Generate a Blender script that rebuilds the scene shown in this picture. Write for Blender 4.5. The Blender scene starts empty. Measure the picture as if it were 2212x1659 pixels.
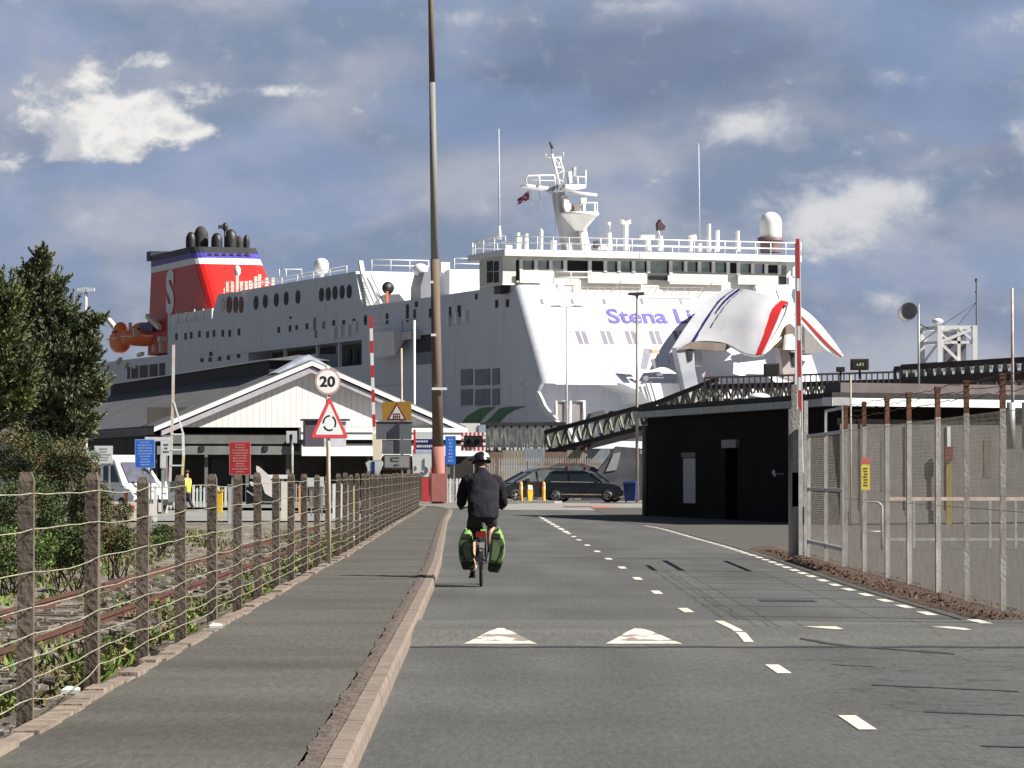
import bpy, bmesh, math, random
from mathutils import Vector, Matrix
R = math.radians
# ---------------------------------------------------------------- scene, camera, light
scn = bpy.context.scene
col = scn.collection
CAMZ = 1.52
FPX = 7800.0            # focal length in units of a 2212 px wide frame
HY = 1022.0             # horizon row in that frame
CX, CY = 1106.0, 829.5
pitch = math.atan((HY - CY) / FPX)
cam = bpy.data.cameras.new("camera"); camo = bpy.data.objects.new("camera", cam); col.objects.link(camo)
cam.sensor_width = 36.0; cam.lens = 36.0 * FPX / 2212.0
cam.clip_start = 0.5; cam.clip_end = 20000
camo.location = (0, 0, CAMZ); camo.rotation_euler = (R(90) + pitch, 0, 0)
scn.camera = camo
scn.view_settings.view_transform = 'Standard'; scn.view_settings.look = 'None'
scn.view_settings.gamma = 1.0; scn.view_settings.exposure = 1.0
try: scn.view_settings.use_curve_mapping = False
except Exception: pass
SUN_EL = R(40); SUN_DIR = Vector((0.955, -0.295, 0)).normalized() * math.cos(SUN_EL); SUN_DIR.z = math.sin(SUN_EL)
sl = bpy.data.lights.new("sun", 'SUN'); sl.energy = 5.0; sl.angle = R(0.5); sl.color = (1.0, 0.955, 0.88)
so = bpy.data.objects.new("sun", sl); col.objects.link(so); so.location = (40, -30, 60)
so.rotation_euler = SUN_DIR.to_track_quat('Z', 'Y').to_euler()

w = bpy.data.worlds.new("World"); scn.world = w; w.use_nodes = True
nt = w.node_tree; nt.nodes.clear(); N = nt.nodes; LK = nt.links
def nd(t, **k):
    n = N.new(t)
    for a, b in k.items(): setattr(n, a, b)
    return n
def mth(op, a, b=None, c=None, clamp=False):
    n = nd('ShaderNodeMath', operation=op); n.use_clamp = clamp
    for i, v in enumerate((a, b, c)):
        if v is None: continue
        if isinstance(v, (int, float)): n.inputs[i].default_value = v
        else: LK.new(v, n.inputs[i])
    return n.outputs[0]
def vmix(fac, a, b):
    n = nd('ShaderNodeMix', data_type='RGBA')
    if isinstance(fac, (int, float)): n.inputs[0].default_value = fac
    else: LK.new(fac, n.inputs[0])
    for s, v in ((n.inputs[6], a), (n.inputs[7], b)):
        if isinstance(v, tuple): s.default_value = (*v, 1)
        else: LK.new(v, s)
    return n.outputs[2]
def smooth(v, lo, hi, a=0.0, b=1.0):
    n = nd('ShaderNodeMapRange', interpolation_type='SMOOTHSTEP')
    LK.new(v, n.inputs[0]); n.inputs[1].default_value = lo; n.inputs[2].default_value = hi
    n.inputs[3].default_value = a; n.inputs[4].default_value = b
    return n.outputs[0]
sky = nd('ShaderNodeTexSky'); sky.sky_type = 'NISHITA'; sky.sun_disc = False
sky.sun_elevation = SUN_EL; sky.sun_rotation = math.atan2(SUN_DIR.x, SUN_DIR.y)
sky.air_density = 1.0; sky.dust_density = 0.6; sky.ozone_density = 1.3
tc = nd('ShaderNodeTexCoord'); sp = nd('ShaderNodeSeparateXYZ'); LK.new(tc.outputs['Generated'], sp.inputs[0])
az = mth('ARCTAN2', sp.outputs[0], sp.outputs[1]); el = mth('ARCSINE', sp.outputs[2])
def cvec(sx, sy, ox=0.0):
    c = nd('ShaderNodeCombineXYZ'); LK.new(mth('MULTIPLY', az, sx), c.inputs[0]); LK.new(mth('MULTIPLY', el, sy), c.inputs[1]); c.inputs[2].default_value = ox
    return c.outputs[0]
def noise(vec, scale, detail, rough=0.55, dist=0.0):
    n = nd('ShaderNodeTexNoise'); LK.new(vec, n.inputs['Vector']); n.inputs['Scale'].default_value = scale
    n.inputs['Detail'].default_value = detail; n.inputs['Roughness'].default_value = rough; n.inputs['Distortion'].default_value = dist
    return n.outputs[0]
n_big = noise(cvec(1, 1.9, 3.1), 15, 6, 0.5, 0.35)
n_mid = noise(cvec(1, 1.7, 7.7), 34, 7, 0.56, 0.3)
n_edge = noise(cvec(1, 1.4, 1.3), 90, 8, 0.6, 0.2)
n_lump = noise(cvec(1, 1.3, 4.9), 55, 8, 0.58, 0.25)
KEX = 2.0
def kc(r, g, b): return (r / KEX, g / KEX, b / KEX)
cov = smooth(n_big, 0.36, 0.52)
# banks of cloud seen in the photograph, as directions (azimuth, elevation) with widths, in radians
def bank(lst, nz, amt):
    tot = None
    for (px, py, rx, ry, wt) in lst:
        a0 = (px - CX) / FPX; e0 = (HY - py) / FPX
        dx = mth('DIVIDE', mth('SUBTRACT', az, a0), rx / FPX); dy = mth('DIVIDE', mth('SUBTRACT', el, e0), ry / FPX)
        d2 = mth('ADD', mth('MULTIPLY', dx, dx), mth('MULTIPLY', dy, dy))
        g = mth('MULTIPLY', mth('EXPONENT', mth('MULTIPLY', d2, -1.0)), wt)
        tot = g if tot is None else mth('ADD', tot, g)
    return mth('ADD', tot, mth('MULTIPLY', mth('SUBTRACT', nz, 0.5), amt))
cum = bank([(190, 270, 120, 55, 1.0), (330, 245, 120, 60, 1.05), (210, 335, 110, 32, .8), (420, 285, 95, 22, .75), (620, 200, 110, 18, .95), (190, 165, 60, 35, .6),
            (320, 135, 90, 22, .6), (20, 360, 60, 35, .7), (85, 235, 50, 60, .55)], n_edge, 2.3)
cum2 = bank([(1625, 270, 105, 38, .95), (1800, 480, 150, 75, 1.05), (1930, 420, 90, 40, .8), (1925, 165, 45, 30, .5), (2200, 285, 50, 40, .6), (1900, 655, 60, 28, .5),
             (1010, 40, 120, 26, .5), (1390, 15, 120, 20, .5), (610, 445, 80, 40, .35), (200, 490, 90, 45, .3), (2200, 60, 70, 40, .5)], n_edge, 1.6)
dark = bank([(1300, 160, 290, 130, 1.15), (1080, 260, 200, 80, .6), (1640, 110, 230, 95, .8), (1950, 210, 130, 90, .75), (2150, 240, 110, 95, .8), (760, 300, 190, 70, .45),
             (600, 380, 230, 60, .45), (300, 560, 300, 60, .35), (2190, 400, 120, 90, .6)], n_mid, 1.2)
blue = bank([(20, 130, 70, 110, .8), (780, 10, 200, 20, .8), (60, 500, 140, 90, .55), (2000, 600, 330, 120, .55), (500, 600, 500, 60, .6), (1200, 20, 60, 50, .6), (2080, 130, 90, 50, .6)], n_mid, 1.0)
n_big2 = noise(cvec(1, 1.7, 11.3), 17, 5, 0.5, 0.3)
bright = smooth(mth('ADD', mth('MULTIPLY', n_big2, 0.55), mth('ADD', mth('MULTIPLY', n_mid, 0.30), mth('MULTIPLY', n_lump, 0.15))), 0.40, 0.60)
ccol = vmix(bright, kc(.225, .285, .415), kc(.42, .445, .53))
ccol = vmix(mth('MULTIPLY', smooth(dark, 0.15, 1.0), 0.85), ccol, kc(.155, .205, .33))
ccol = vmix(mth('MULTIPLY', smooth(cum2, 0.05, 1.1), 0.92), ccol, kc(.74, .74, .75))
wht = vmix(smooth(n_lump, 0.40, 0.60), kc(.58, .59, .63), kc(.92, .90, .86))
ccol = vmix(mth('MULTIPLY', smooth(cum, 0.34, 0.98), .97), ccol, wht)
clear = mth('MULTIPLY', mth('MAXIMUM', smooth(blue, 0.2, 1.0), mth('SUBTRACT', 1.0, cov)), mth('SUBTRACT', 1.0, mth('MAXIMUM', smooth(cum, 0.34, 0.6), smooth(cum2, 0.3, 0.8))))
ccol = vmix(mth('MULTIPLY', clear, 0.55), ccol, kc(.245, .33, .55))
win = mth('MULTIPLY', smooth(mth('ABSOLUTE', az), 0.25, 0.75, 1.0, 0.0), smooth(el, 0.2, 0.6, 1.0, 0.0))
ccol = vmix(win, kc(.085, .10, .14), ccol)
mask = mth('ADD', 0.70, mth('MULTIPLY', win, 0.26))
# dark cloud added outside the framed part of the sky, to cut ambient fill
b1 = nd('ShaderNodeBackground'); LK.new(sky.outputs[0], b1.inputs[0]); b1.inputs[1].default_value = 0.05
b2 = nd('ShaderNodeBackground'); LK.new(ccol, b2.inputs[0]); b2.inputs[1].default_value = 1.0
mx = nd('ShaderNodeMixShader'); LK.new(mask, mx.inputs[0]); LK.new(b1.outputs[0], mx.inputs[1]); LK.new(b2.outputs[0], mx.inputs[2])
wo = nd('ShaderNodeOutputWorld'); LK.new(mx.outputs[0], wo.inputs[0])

# ---------------------------------------------------------------- survey helpers (pixel of the 2212 x 1659 frame -> point on a known plane)
def ray(x, y):
    f = Vector((0, math.cos(pitch), math.sin(pitch))); u = Vector((0, -math.sin(pitch), math.cos(pitch)))
    return f + Vector(((x - CX) / FPX, 0, 0)) + u * ((CY - y) / FPX)
CAMP = Vector((0, 0, CAMZ))
def W(x, y, Y):
    d = ray(x, y); return CAMP + d * (Y / d.y)
def G(x, y, z=0.0):
    d = ray(x, y); return CAMP + d * ((z - CAMZ) / d.z)
ZM = {'A': (0, 438.9, 3.6656), 'B': (548.6, 493.7, 4.032), 'C': (987.5, 274.3, 5.04), 'D': (1316.6, 384, 4.032), 'E': (987.5, 548.6, 4.032),
      'F': (1755.5, 548.6, 4.838), 'G': (795.5, 855.8, 8.064), 'H': (192, 932.6, 8.064), 'I': (466.3, 932.6, 8.064), 'J': (658.3, 757.1, 8.064),
      'K': (960, 960, 5.04), 'L': (1069.8, 987.5, 6.72), 'M': (1399, 740.6, 6.72), 'N': (548.6, 548.6, 8.064), 'O': (740.6, 548.6, 6.72),
      'P': (301.7, 466.3, 6.72), 'Q': (1014.9, 768, 5.76), 'R': (1591, 768, 6.72), 'S': (1892.7, 768, 6.72), 'T': (164.6, 658.3, 8.064)}
def q(k, X, Y):
    a, b, s = ZM[k]; return (a + X / s, b + Y / s)

# ---------------------------------------------------------------- materials
MATS = {}
def pm(name, c1, c2=None, scale=3.0, rough=0.6, metal=0.0, bump=0.0, bscale=None, detail=5, lo=.35, hi=.65, stretch=(1, 1, 1), spec=0.5, trans=0.0, dist=0.0):
    if name in MATS: return MATS[name]
    m = bpy.data.materials.new(name); m.use_nodes = True; t = m.node_tree; b = t.nodes['Principled BSDF']
    b.inputs['Roughness'].default_value = rough; b.inputs['Metallic'].default_value = metal
    b.inputs['Specular IOR Level'].default_value = spec
    if c2 is None: c2 = tuple(v * 0.82 for v in c1)
    tcn = t.nodes.new('ShaderNodeTexCoord'); mp = t.nodes.new('ShaderNodeMapping'); mp.inputs['Scale'].default_value = stretch
    t.links.new(tcn.outputs['Object'], mp.inputs[0])
    nz = t.nodes.new('ShaderNodeTexNoise'); nz.inputs['Scale'].default_value = scale; nz.inputs['Detail'].default_value = detail; nz.inputs['Distortion'].default_value = dist
    t.links.new(mp.outputs[0], nz.inputs['Vector'])
    mr = t.nodes.new('ShaderNodeMapRange'); mr.inputs[1].default_value = lo; mr.inputs[2].default_value = hi; t.links.new(nz.outputs[0], mr.inputs[0])
    mixn = t.nodes.new('ShaderNodeMix'); mixn.data_type = 'RGBA'; mixn.inputs[6].default_value = (*c1, 1); mixn.inputs[7].default_value = (*c2, 1)
    t.links.new(mr.outputs[0], mixn.inputs[0]); t.links.new(mixn.outputs[2], b.inputs['Base Color'])
    if bump > 0:
        nb = t.nodes.new('ShaderNodeTexNoise'); nb.inputs['Scale'].default_value = bscale or scale * 4; nb.inputs['Detail'].default_value = 4
        t.links.new(tcn.outputs['Object'], nb.inputs['Vector'])
        bp = t.nodes.new('ShaderNodeBump'); bp.inputs['Strength'].default_value = bump; bp.inputs['Distance'].default_value = 0.03
        t.links.new(nb.outputs[0], bp.inputs['Height']); t.links.new(bp.outputs[0], b.inputs['Normal'])
    MATS[name] = m; return m
def lines_mat(name, c1, c2, axis, freq, width, rough=.6, bump=.4, noise_c=None):
    """flat colour with a regular groove pattern (boards, corrugation) along one object axis"""
    m = pm(name, c1, noise_c or tuple(v * .9 for v in c1), 1.2, rough); t = m.node_tree; b = t.nodes['Principled BSDF']
    tcn = t.nodes.new('ShaderNodeTexCoord'); s = t.nodes.new('ShaderNodeSeparateXYZ'); t.links.new(tcn.outputs['Object'], s.inputs[0])
    a = t.nodes.new('ShaderNodeMath'); a.operation = 'MULTIPLY'; a.inputs[1].default_value = freq; t.links.new(s.outputs[axis], a.inputs[0])
    fr = t.nodes.new('ShaderNodeMath'); fr.operation = 'FRACT'; t.links.new(a.outputs[0], fr.inputs[0])
    lt = t.nodes.new('ShaderNodeMath'); lt.operation = 'LESS_THAN'; lt.inputs[1].default_value = width; t.links.new(fr.outputs[0], lt.inputs[0])
    old = b.inputs['Base Color'].links[0].from_socket
    mixn = t.nodes.new('ShaderNodeMix'); mixn.data_type = 'RGBA'; t.links.new(lt.outputs[0], mixn.inputs[0]); t.links.new(old, mixn.inputs[6]); mixn.inputs[7].default_value = (*c2, 1)
    t.links.new(mixn.outputs[2], b.inputs['Base Color'])
    return m

# ---------------------------------------------------------------- mesh builder
class MB:
    def __init__(s): s.v = []; s.f = []; s.m = []; s.sm = []
    def add(s, vs, fs, mi=0, smooth=False):
        o = len(s.v); s.v.extend([tuple(p) for p in vs])
        for f in fs: s.f.append([i + o for i in f]); s.m.append(mi); s.sm.append(smooth)
        return s
    def box(s, x0, x1, y0, y1, z0, z1, mi=0):
        vs = [(x0, y0, z0), (x1, y0, z0), (x1, y1, z0), (x0, y1, z0), (x0, y0, z1), (x1, y0, z1), (x1, y1, z1), (x0, y1, z1)]
        return s.add(vs, [(0, 3, 2, 1), (4, 5, 6, 7), (0, 1, 5, 4), (1, 2, 6, 5), (2, 3, 7, 6), (3, 0, 4, 7)], mi)
    def beam(s, p, e, wd, ht, mi=0, up=(0, 0, 1)):
        p = Vector(p); e = Vector(e); d = (e - p).normalized(); upv = Vector(up)
        if abs(d.dot(upv)) > .98: upv = Vector((0, 1, 0))
        a = d.cross(upv).normalized() * wd / 2; b = a.cross(d).normalized() * ht / 2
        vs = [p - a - b, p + a - b, p + a + b, p - a + b, e - a - b, e + a - b, e + a + b, e - a + b]
        return s.add(vs, [(0, 3, 2, 1), (4, 5, 6, 7), (0, 1, 5, 4), (1, 2, 6, 5), (2, 3, 7, 6), (3, 0, 4, 7)], mi)
    def tube(s, p, e, r, r2=None, n=8, mi=0, cap=True):
        return s.path([p, e], [r, r if r2 is None else r2], n, mi, cap)
    def path(s, pts, r, n=8, mi=0, cap=True, closed=False):
        pts = [Vector(p) for p in pts]; k = len(pts)
        if not isinstance(r, (list, tuple)): r = [r] * k
        vs = []; a = None
        for i, p in enumerate(pts):
            d = (pts[min(i + 1, k - 1)] - pts[max(i - 1, 0)])
            if closed: d = pts[(i + 1) % k] - pts[(i - 1) % k]
            d.normalize()
            if a is None:
                a = d.cross(Vector((0, 0, 1)))
                if a.length < .05: a = d.cross(Vector((0, 1, 0)))
            a = (a - d * a.dot(d)); a.normalize(); b = d.cross(a)
            for j in range(n):
                t = 2 * math.pi * j / n; vs.append(p + (a * math.cos(t) + b * math.sin(t)) * r[i])
        fs = []
        rng = k if closed else k - 1
        for i in range(rng):
            i2 = (i + 1) % k
            for j in range(n): fs.append((i * n + j, i * n + (j + 1) % n, i2 * n + (j + 1) % n, i2 * n + j))
        s.add(vs, fs, mi, True)
        if cap and not closed:
            o = len(s.v) - k * n
            s.f.append([o + j for j in reversed(range(n))]); s.m.append(mi); s.sm.append(False)
            s.f.append([o + (k - 1) * n + j for j in range(n)]); s.m.append(mi); s.sm.append(False)
        return s
    def prism(s, poly, vec, mi=0, mi2=None):
        poly = [Vector(p) for p in poly]; vec = Vector(vec); n = len(poly)
        nor = Vector((0, 0, 0))
        for i in range(n): nor += poly[i].cross(poly[(i + 1) % n])
        if nor.dot(vec) > 0: poly = poly[::-1]
        vs = poly + [p + vec for p in poly]
        s.add(vs, [list(range(n))], mi)
        o = len(s.v) - 2 * n
        s.f.append([o + n + i for i in reversed(range(n))]); s.m.append(mi); s.sm.append(False)
        for i in range(n):
            j = (i + 1) % n; s.f.append([o + i, o + n + i, o + n + j, o + j]); s.m.append(mi if mi2 is None else mi2); s.sm.append(False)
        return s
    def sphere(s, c, r, n=12, k=8, mi=0, z0=-1.0, z1=1.0):
        if not isinstance(r, (list, tuple)): r = (r, r, r)
        vs = []; a0 = math.asin(z0); a1 = math.asin(z1)
        for i in range(k + 1):
            a = a0 + (a1 - a0) * i / k
            for j in range(n):
                t = 2 * math.pi * j / n
                vs.append((c[0] + r[0] * math.cos(a) * math.cos(t), c[1] + r[1] * math.cos(a) * math.sin(t), c[2] + r[2] * math.sin(a)))
        fs = [(i * n + j, i * n + (j + 1) % n, (i + 1) * n + (j + 1) % n, (i + 1) * n + j) for i in range(k) for j in range(n)]
        s.add(vs, fs, mi, True)
        o = len(s.v) - len(vs)
        for row, rev in ((0, True), (k, False)):
            ids = [o + row * n + j for j in range(n)]
            s.f.append(ids[::-1] if rev else ids); s.m.append(mi); s.sm.append(True)
        return s
    def lathe(s, prof, org=(0, 0, 0), n=16, mi=0, M=None):
        vs = []
        for (r, z) in prof:
            for j in range(n):
                t = 2 * math.pi * j / n; p = Vector((r * math.cos(t), r * math.sin(t), z))
                if M is not None: p = M @ p
                vs.append(p + Vector(org))
        k = len(prof)
        return s.add(vs, [(i * n + j, i * n + (j + 1) % n, (i + 1) * n + (j + 1) % n, (i + 1) * n + j) for i in range(k - 1) for j in range(n)], mi, True)
    def text(s, body, size, M, mi=0, depth=0.004, bold=0.0, sx=1.0):
        cu = bpy.data.curves.new('t', 'FONT'); cu.body = body; cu.size = size; cu.extrude = depth; cu.align_x = 'CENTER'; cu.align_y = 'CENTER'; cu.offset = bold; cu.resolution_u = 4
        ob = bpy.data.objects.new('t', cu); col.objects.link(ob)
        me = bpy.data.meshes.new_from_object(ob)
        s.add([M @ Vector((v.co.x * sx, v.co.y, v.co.z)) for v in me.vertices], [list(p.vertices) for p in me.polygons], mi)
        bpy.data.objects.remove(ob); bpy.data.curves.remove(cu); bpy.data.meshes.remove(me)
        return s
    def build(s, name, mats, parent=None, loc=None, rotz=0.0, shift=None):
        if not isinstance(mats, (list, tuple)): mats = [mats]
        vs = s.v
        if shift is not None: sv = Vector(shift); vs = [Vector(p) - sv for p in vs]
        me = bpy.data.meshes.new(name); me.from_pydata([tuple(p) for p in vs], [], s.f)
        for m_ in mats: me.materials.append(m_)
        me.polygons.foreach_set('material_index', s.m); me.polygons.foreach_set('use_smooth', s.sm); me.update()
        o = bpy.data.objects.new(name, me); col.objects.link(o)
        if parent is not None: o.parent = parent
        if loc is not None: o.location = loc
        elif shift is not None: o.location = shift
        o.rotation_euler[2] = rotz
        return o
def tag(o, label=None, cat=None, group=None, kind=None):
    if label: o['label'] = label
    if cat: o['category'] = cat
    if group: o['group'] = group
    if kind: o['kind'] = kind
    return o
def empty(name, loc, rz, label, cat, group=None):
    o = bpy.data.objects.new(name, None); col.objects.link(o); o.location = loc; o.rotation_euler[2] = rz
    o.empty_display_size = .2
    return tag(o, label, cat, group)
def dup(root, loc, rz=None, label=None):
    c = root.copy(); col.objects.link(c); c.location = loc
    if rz is not None: c.rotation_euler[2] = rz
    if label: c['label'] = label
    def rec(a, b):
        for ch in [x for x in bpy.data.objects if x.parent == a]:
            d = ch.copy(); col.objects.link(d); d.parent = b; rec(ch, d)
    rec(root, c)
    return c
def setting(o): o['kind'] = 'structure'; return o
def face_cam(M_loc, rz=0.0):
    """local frame: text lies in XZ plane facing -Y"""
    return Matrix.Translation(M_loc) @ Matrix.Rotation(rz, 4, 'Z') @ Matrix.Rotation(R(90), 4, 'X')
def skin(name, pts, edges, mat, parent, root=0, sub=2, loc=None):
    """pts: list of (x,y,z,r) or (x,y,z,rx,ry)"""
    me = bpy.data.meshes.new(name); me.from_pydata([p[:3] for p in pts], edges, []); me.materials.append(mat)
    o = bpy.data.objects.new(name, me); col.objects.link(o)
    if parent is not None: o.parent = parent
    if loc is not None: o.location = loc
    sk = o.modifiers.new('skin', 'SKIN'); sk.use_smooth_shade = True
    for i, p in enumerate(pts):
        d = me.skin_vertices[0].data[i]; d.radius = (p[3], p[4] if len(p) > 4 else p[3]); d.use_root = (i == root)
    sb = o.modifiers.new('sub', 'SUBSURF'); sb.levels = sub; sb.render_levels = sub
    return o
def lerp(a, b, t): return a + (b - a) * t
def interp(tab, x):
    if x <= tab[0][0]: return tab[0][1]
    for (x0, y0), (x1, y1) in zip(tab, tab[1:]):
        if x <= x1: return lerp(y0, y1, (x - x0) / (x1 - x0))
    return tab[-1][1]
rnd = random.Random(7)

# common materials
def plated(m, seam=(.4, .4, .42), amt=.35, streak=(.40, .34, .29), samt=.35):
    t = m.node_tree; b = t.nodes['Principled BSDF']; tcn = t.nodes.new('ShaderNodeTexCoord'); s = t.nodes.new('ShaderNodeSeparateXYZ'); t.links.new(tcn.outputs['Object'], s.inputs[0])
    ad = t.nodes.new('ShaderNodeMath'); ad.operation = 'ADD'; t.links.new(s.outputs[0], ad.inputs[0]); t.links.new(s.outputs[1], ad.inputs[1])
    c = t.nodes.new('ShaderNodeCombineXYZ'); t.links.new(ad.outputs[0], c.inputs[0]); t.links.new(s.outputs[2], c.inputs[1])
    br = t.nodes.new('ShaderNodeTexBrick'); t.links.new(c.outputs[0], br.inputs['Vector']); br.inputs['Scale'].default_value = 1.0; br.inputs['Brick Width'].default_value = 6.0; br.inputs['Row Height'].default_value = 2.4; br.inputs['Mortar Size'].default_value = .035; br.inputs['Mortar Smooth'].default_value = .4
    br.inputs['Color1'].default_value = (0, 0, 0, 1); br.inputs['Color2'].default_value = (.12, .12, .12, 1); br.inputs['Mortar'].default_value = (1, 1, 1, 1)
    f1 = t.nodes.new('ShaderNodeMath'); f1.operation = 'MULTIPLY'; f1.inputs[1].default_value = amt; t.links.new(br.outputs[0], f1.inputs[0])
    old = b.inputs['Base Color'].links[0].from_socket
    m1 = t.nodes.new('ShaderNodeMix'); m1.data_type = 'RGBA'; t.links.new(f1.outputs[0], m1.inputs[0]); t.links.new(old, m1.inputs[6]); m1.inputs[7].default_value = (*seam, 1)
    mp = t.nodes.new('ShaderNodeMapping'); mp.inputs['Scale'].default_value = (1, 1, .07); t.links.new(tcn.outputs['Object'], mp.inputs[0])
    nz = t.nodes.new('ShaderNodeTexNoise'); nz.inputs['Scale'].default_value = 1.3; nz.inputs['Detail'].default_value = 6; t.links.new(mp.outputs[0], nz.inputs['Vector'])
    mr = t.nodes.new('ShaderNodeMapRange'); mr.inputs[1].default_value = .55; mr.inputs[2].default_value = .75; mr.inputs[4].default_value = samt; t.links.new(nz.outputs[0], mr.inputs[0])
    m2 = t.nodes.new('ShaderNodeMix'); m2.data_type = 'RGBA'; t.links.new(mr.outputs[0], m2.inputs[0]); t.links.new(m1.outputs[2], m2.inputs[6]); m2.inputs[7].default_value = (*streak, 1); t.links.new(m2.outputs[2], b.inputs['Base Color'])
    return m
m_white = pm('white_paint', (.78, .78, .77), (.70, .70, .69), 1.5, .45)
m_black = pm('black_paint', (.012, .012, .013), (.02, .02, .02), 8, .5)
m_steel = pm('galvanised_steel', (.34, .35, .35), (.24, .24, .24), 7, .5, .35)
m_steel_l = pm('pale_galvanised_steel', (.52, .53, .52), (.36, .35, .33), 6, .5, .2)
m_rust = pm('rusty_steel', (.16, .065, .035), (.07, .035, .025), 9, .85, bump=.3)
m_red = pm('red_paint', (.55, .03, .03), (.45, .03, .03), 4, .45)
m_yellow = pm('yellow_paint', (.75, .52, .02), (.65, .42, .02), 4, .5)
m_orange = pm('orange_paint', (.75, .16, .02), (.62, .13, .02), 4, .5)
m_blue = pm('blue_sign', (.02, .12, .55), (.03, .16, .6), 4, .4)
m_lblue = pm('pale_blue_lettering', (.28, .4, .78), (.24, .36, .7), 4, .4)
m_navy = pm('navy_sign', (.015, .02, .12), None, 4, .4)
m_signw = pm('sign_white', (.62, .64, .64), (.55, .57, .57), 3, .35)
m_signk = pm('sign_black', (.008, .008, .009), None, 3, .4)
m_greyback = pm('sign_back_grey', (.17, .18, .19), (.13, .14, .15), 5, .55, .2)
m_dkgrey = pm('dark_grey_paint', (.05, .05, .055), (.035, .035, .04), 5, .6)
m_glass = pm('dark_glass', (.015, .02, .025), (.02, .03, .03), 1, .08, spec=.8)
m_rubber = pm('rubber', (.015, .015, .015), (.022, .022, .022), 20, .8)
m_conc = pm('concrete', (.3, .28, .25), (.22, .2, .18), 5, .9, bump=.3)
# ================================================================ SETTING
KERB = [(4, -.78), (17.7, -.86), (34.3, -.985), (47.9, -1.10), (60, -1.24), (69, -1.39), (80, -1.56), (95, -1.8), (111, -2.05), (128, -2.22), (140, -2.38), (150, -2.9), (156, -4.2)]
FENX = [(4, -2.70), (20.3, -2.735), (34, -2.82), (50, -2.93), (60, -2.95), (90, -3.25), (120, -3.5), (143, -3.72), (170, -4.0)]
REDGE = [(4, 5.05), (30, 4.62), (48, 4.40), (66, 4.47), (75, 4.42), (83, 4.30), (98, 4.12), (104, 3.9), (110, 3.3)]
CLINE = [(4, 2.25), (22, 2.10), (33, 2.03), (45, 1.85), (58, 1.77), (69, 1.66), (83, 1.51), (93, 1.40), (110, 1.17), (127, .96)]
def hump(y):
    if y < 31.6 or y > 37.2: return 0.0
    if y < 33.2: t = (y - 31.6) / 1.6; return .078 * t * t * (3 - 2 * t)
    if y < 35.4: return .078
    t = (37.2 - y) / 1.8; return .078 * t * t * (3 - 2 * t)

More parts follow.
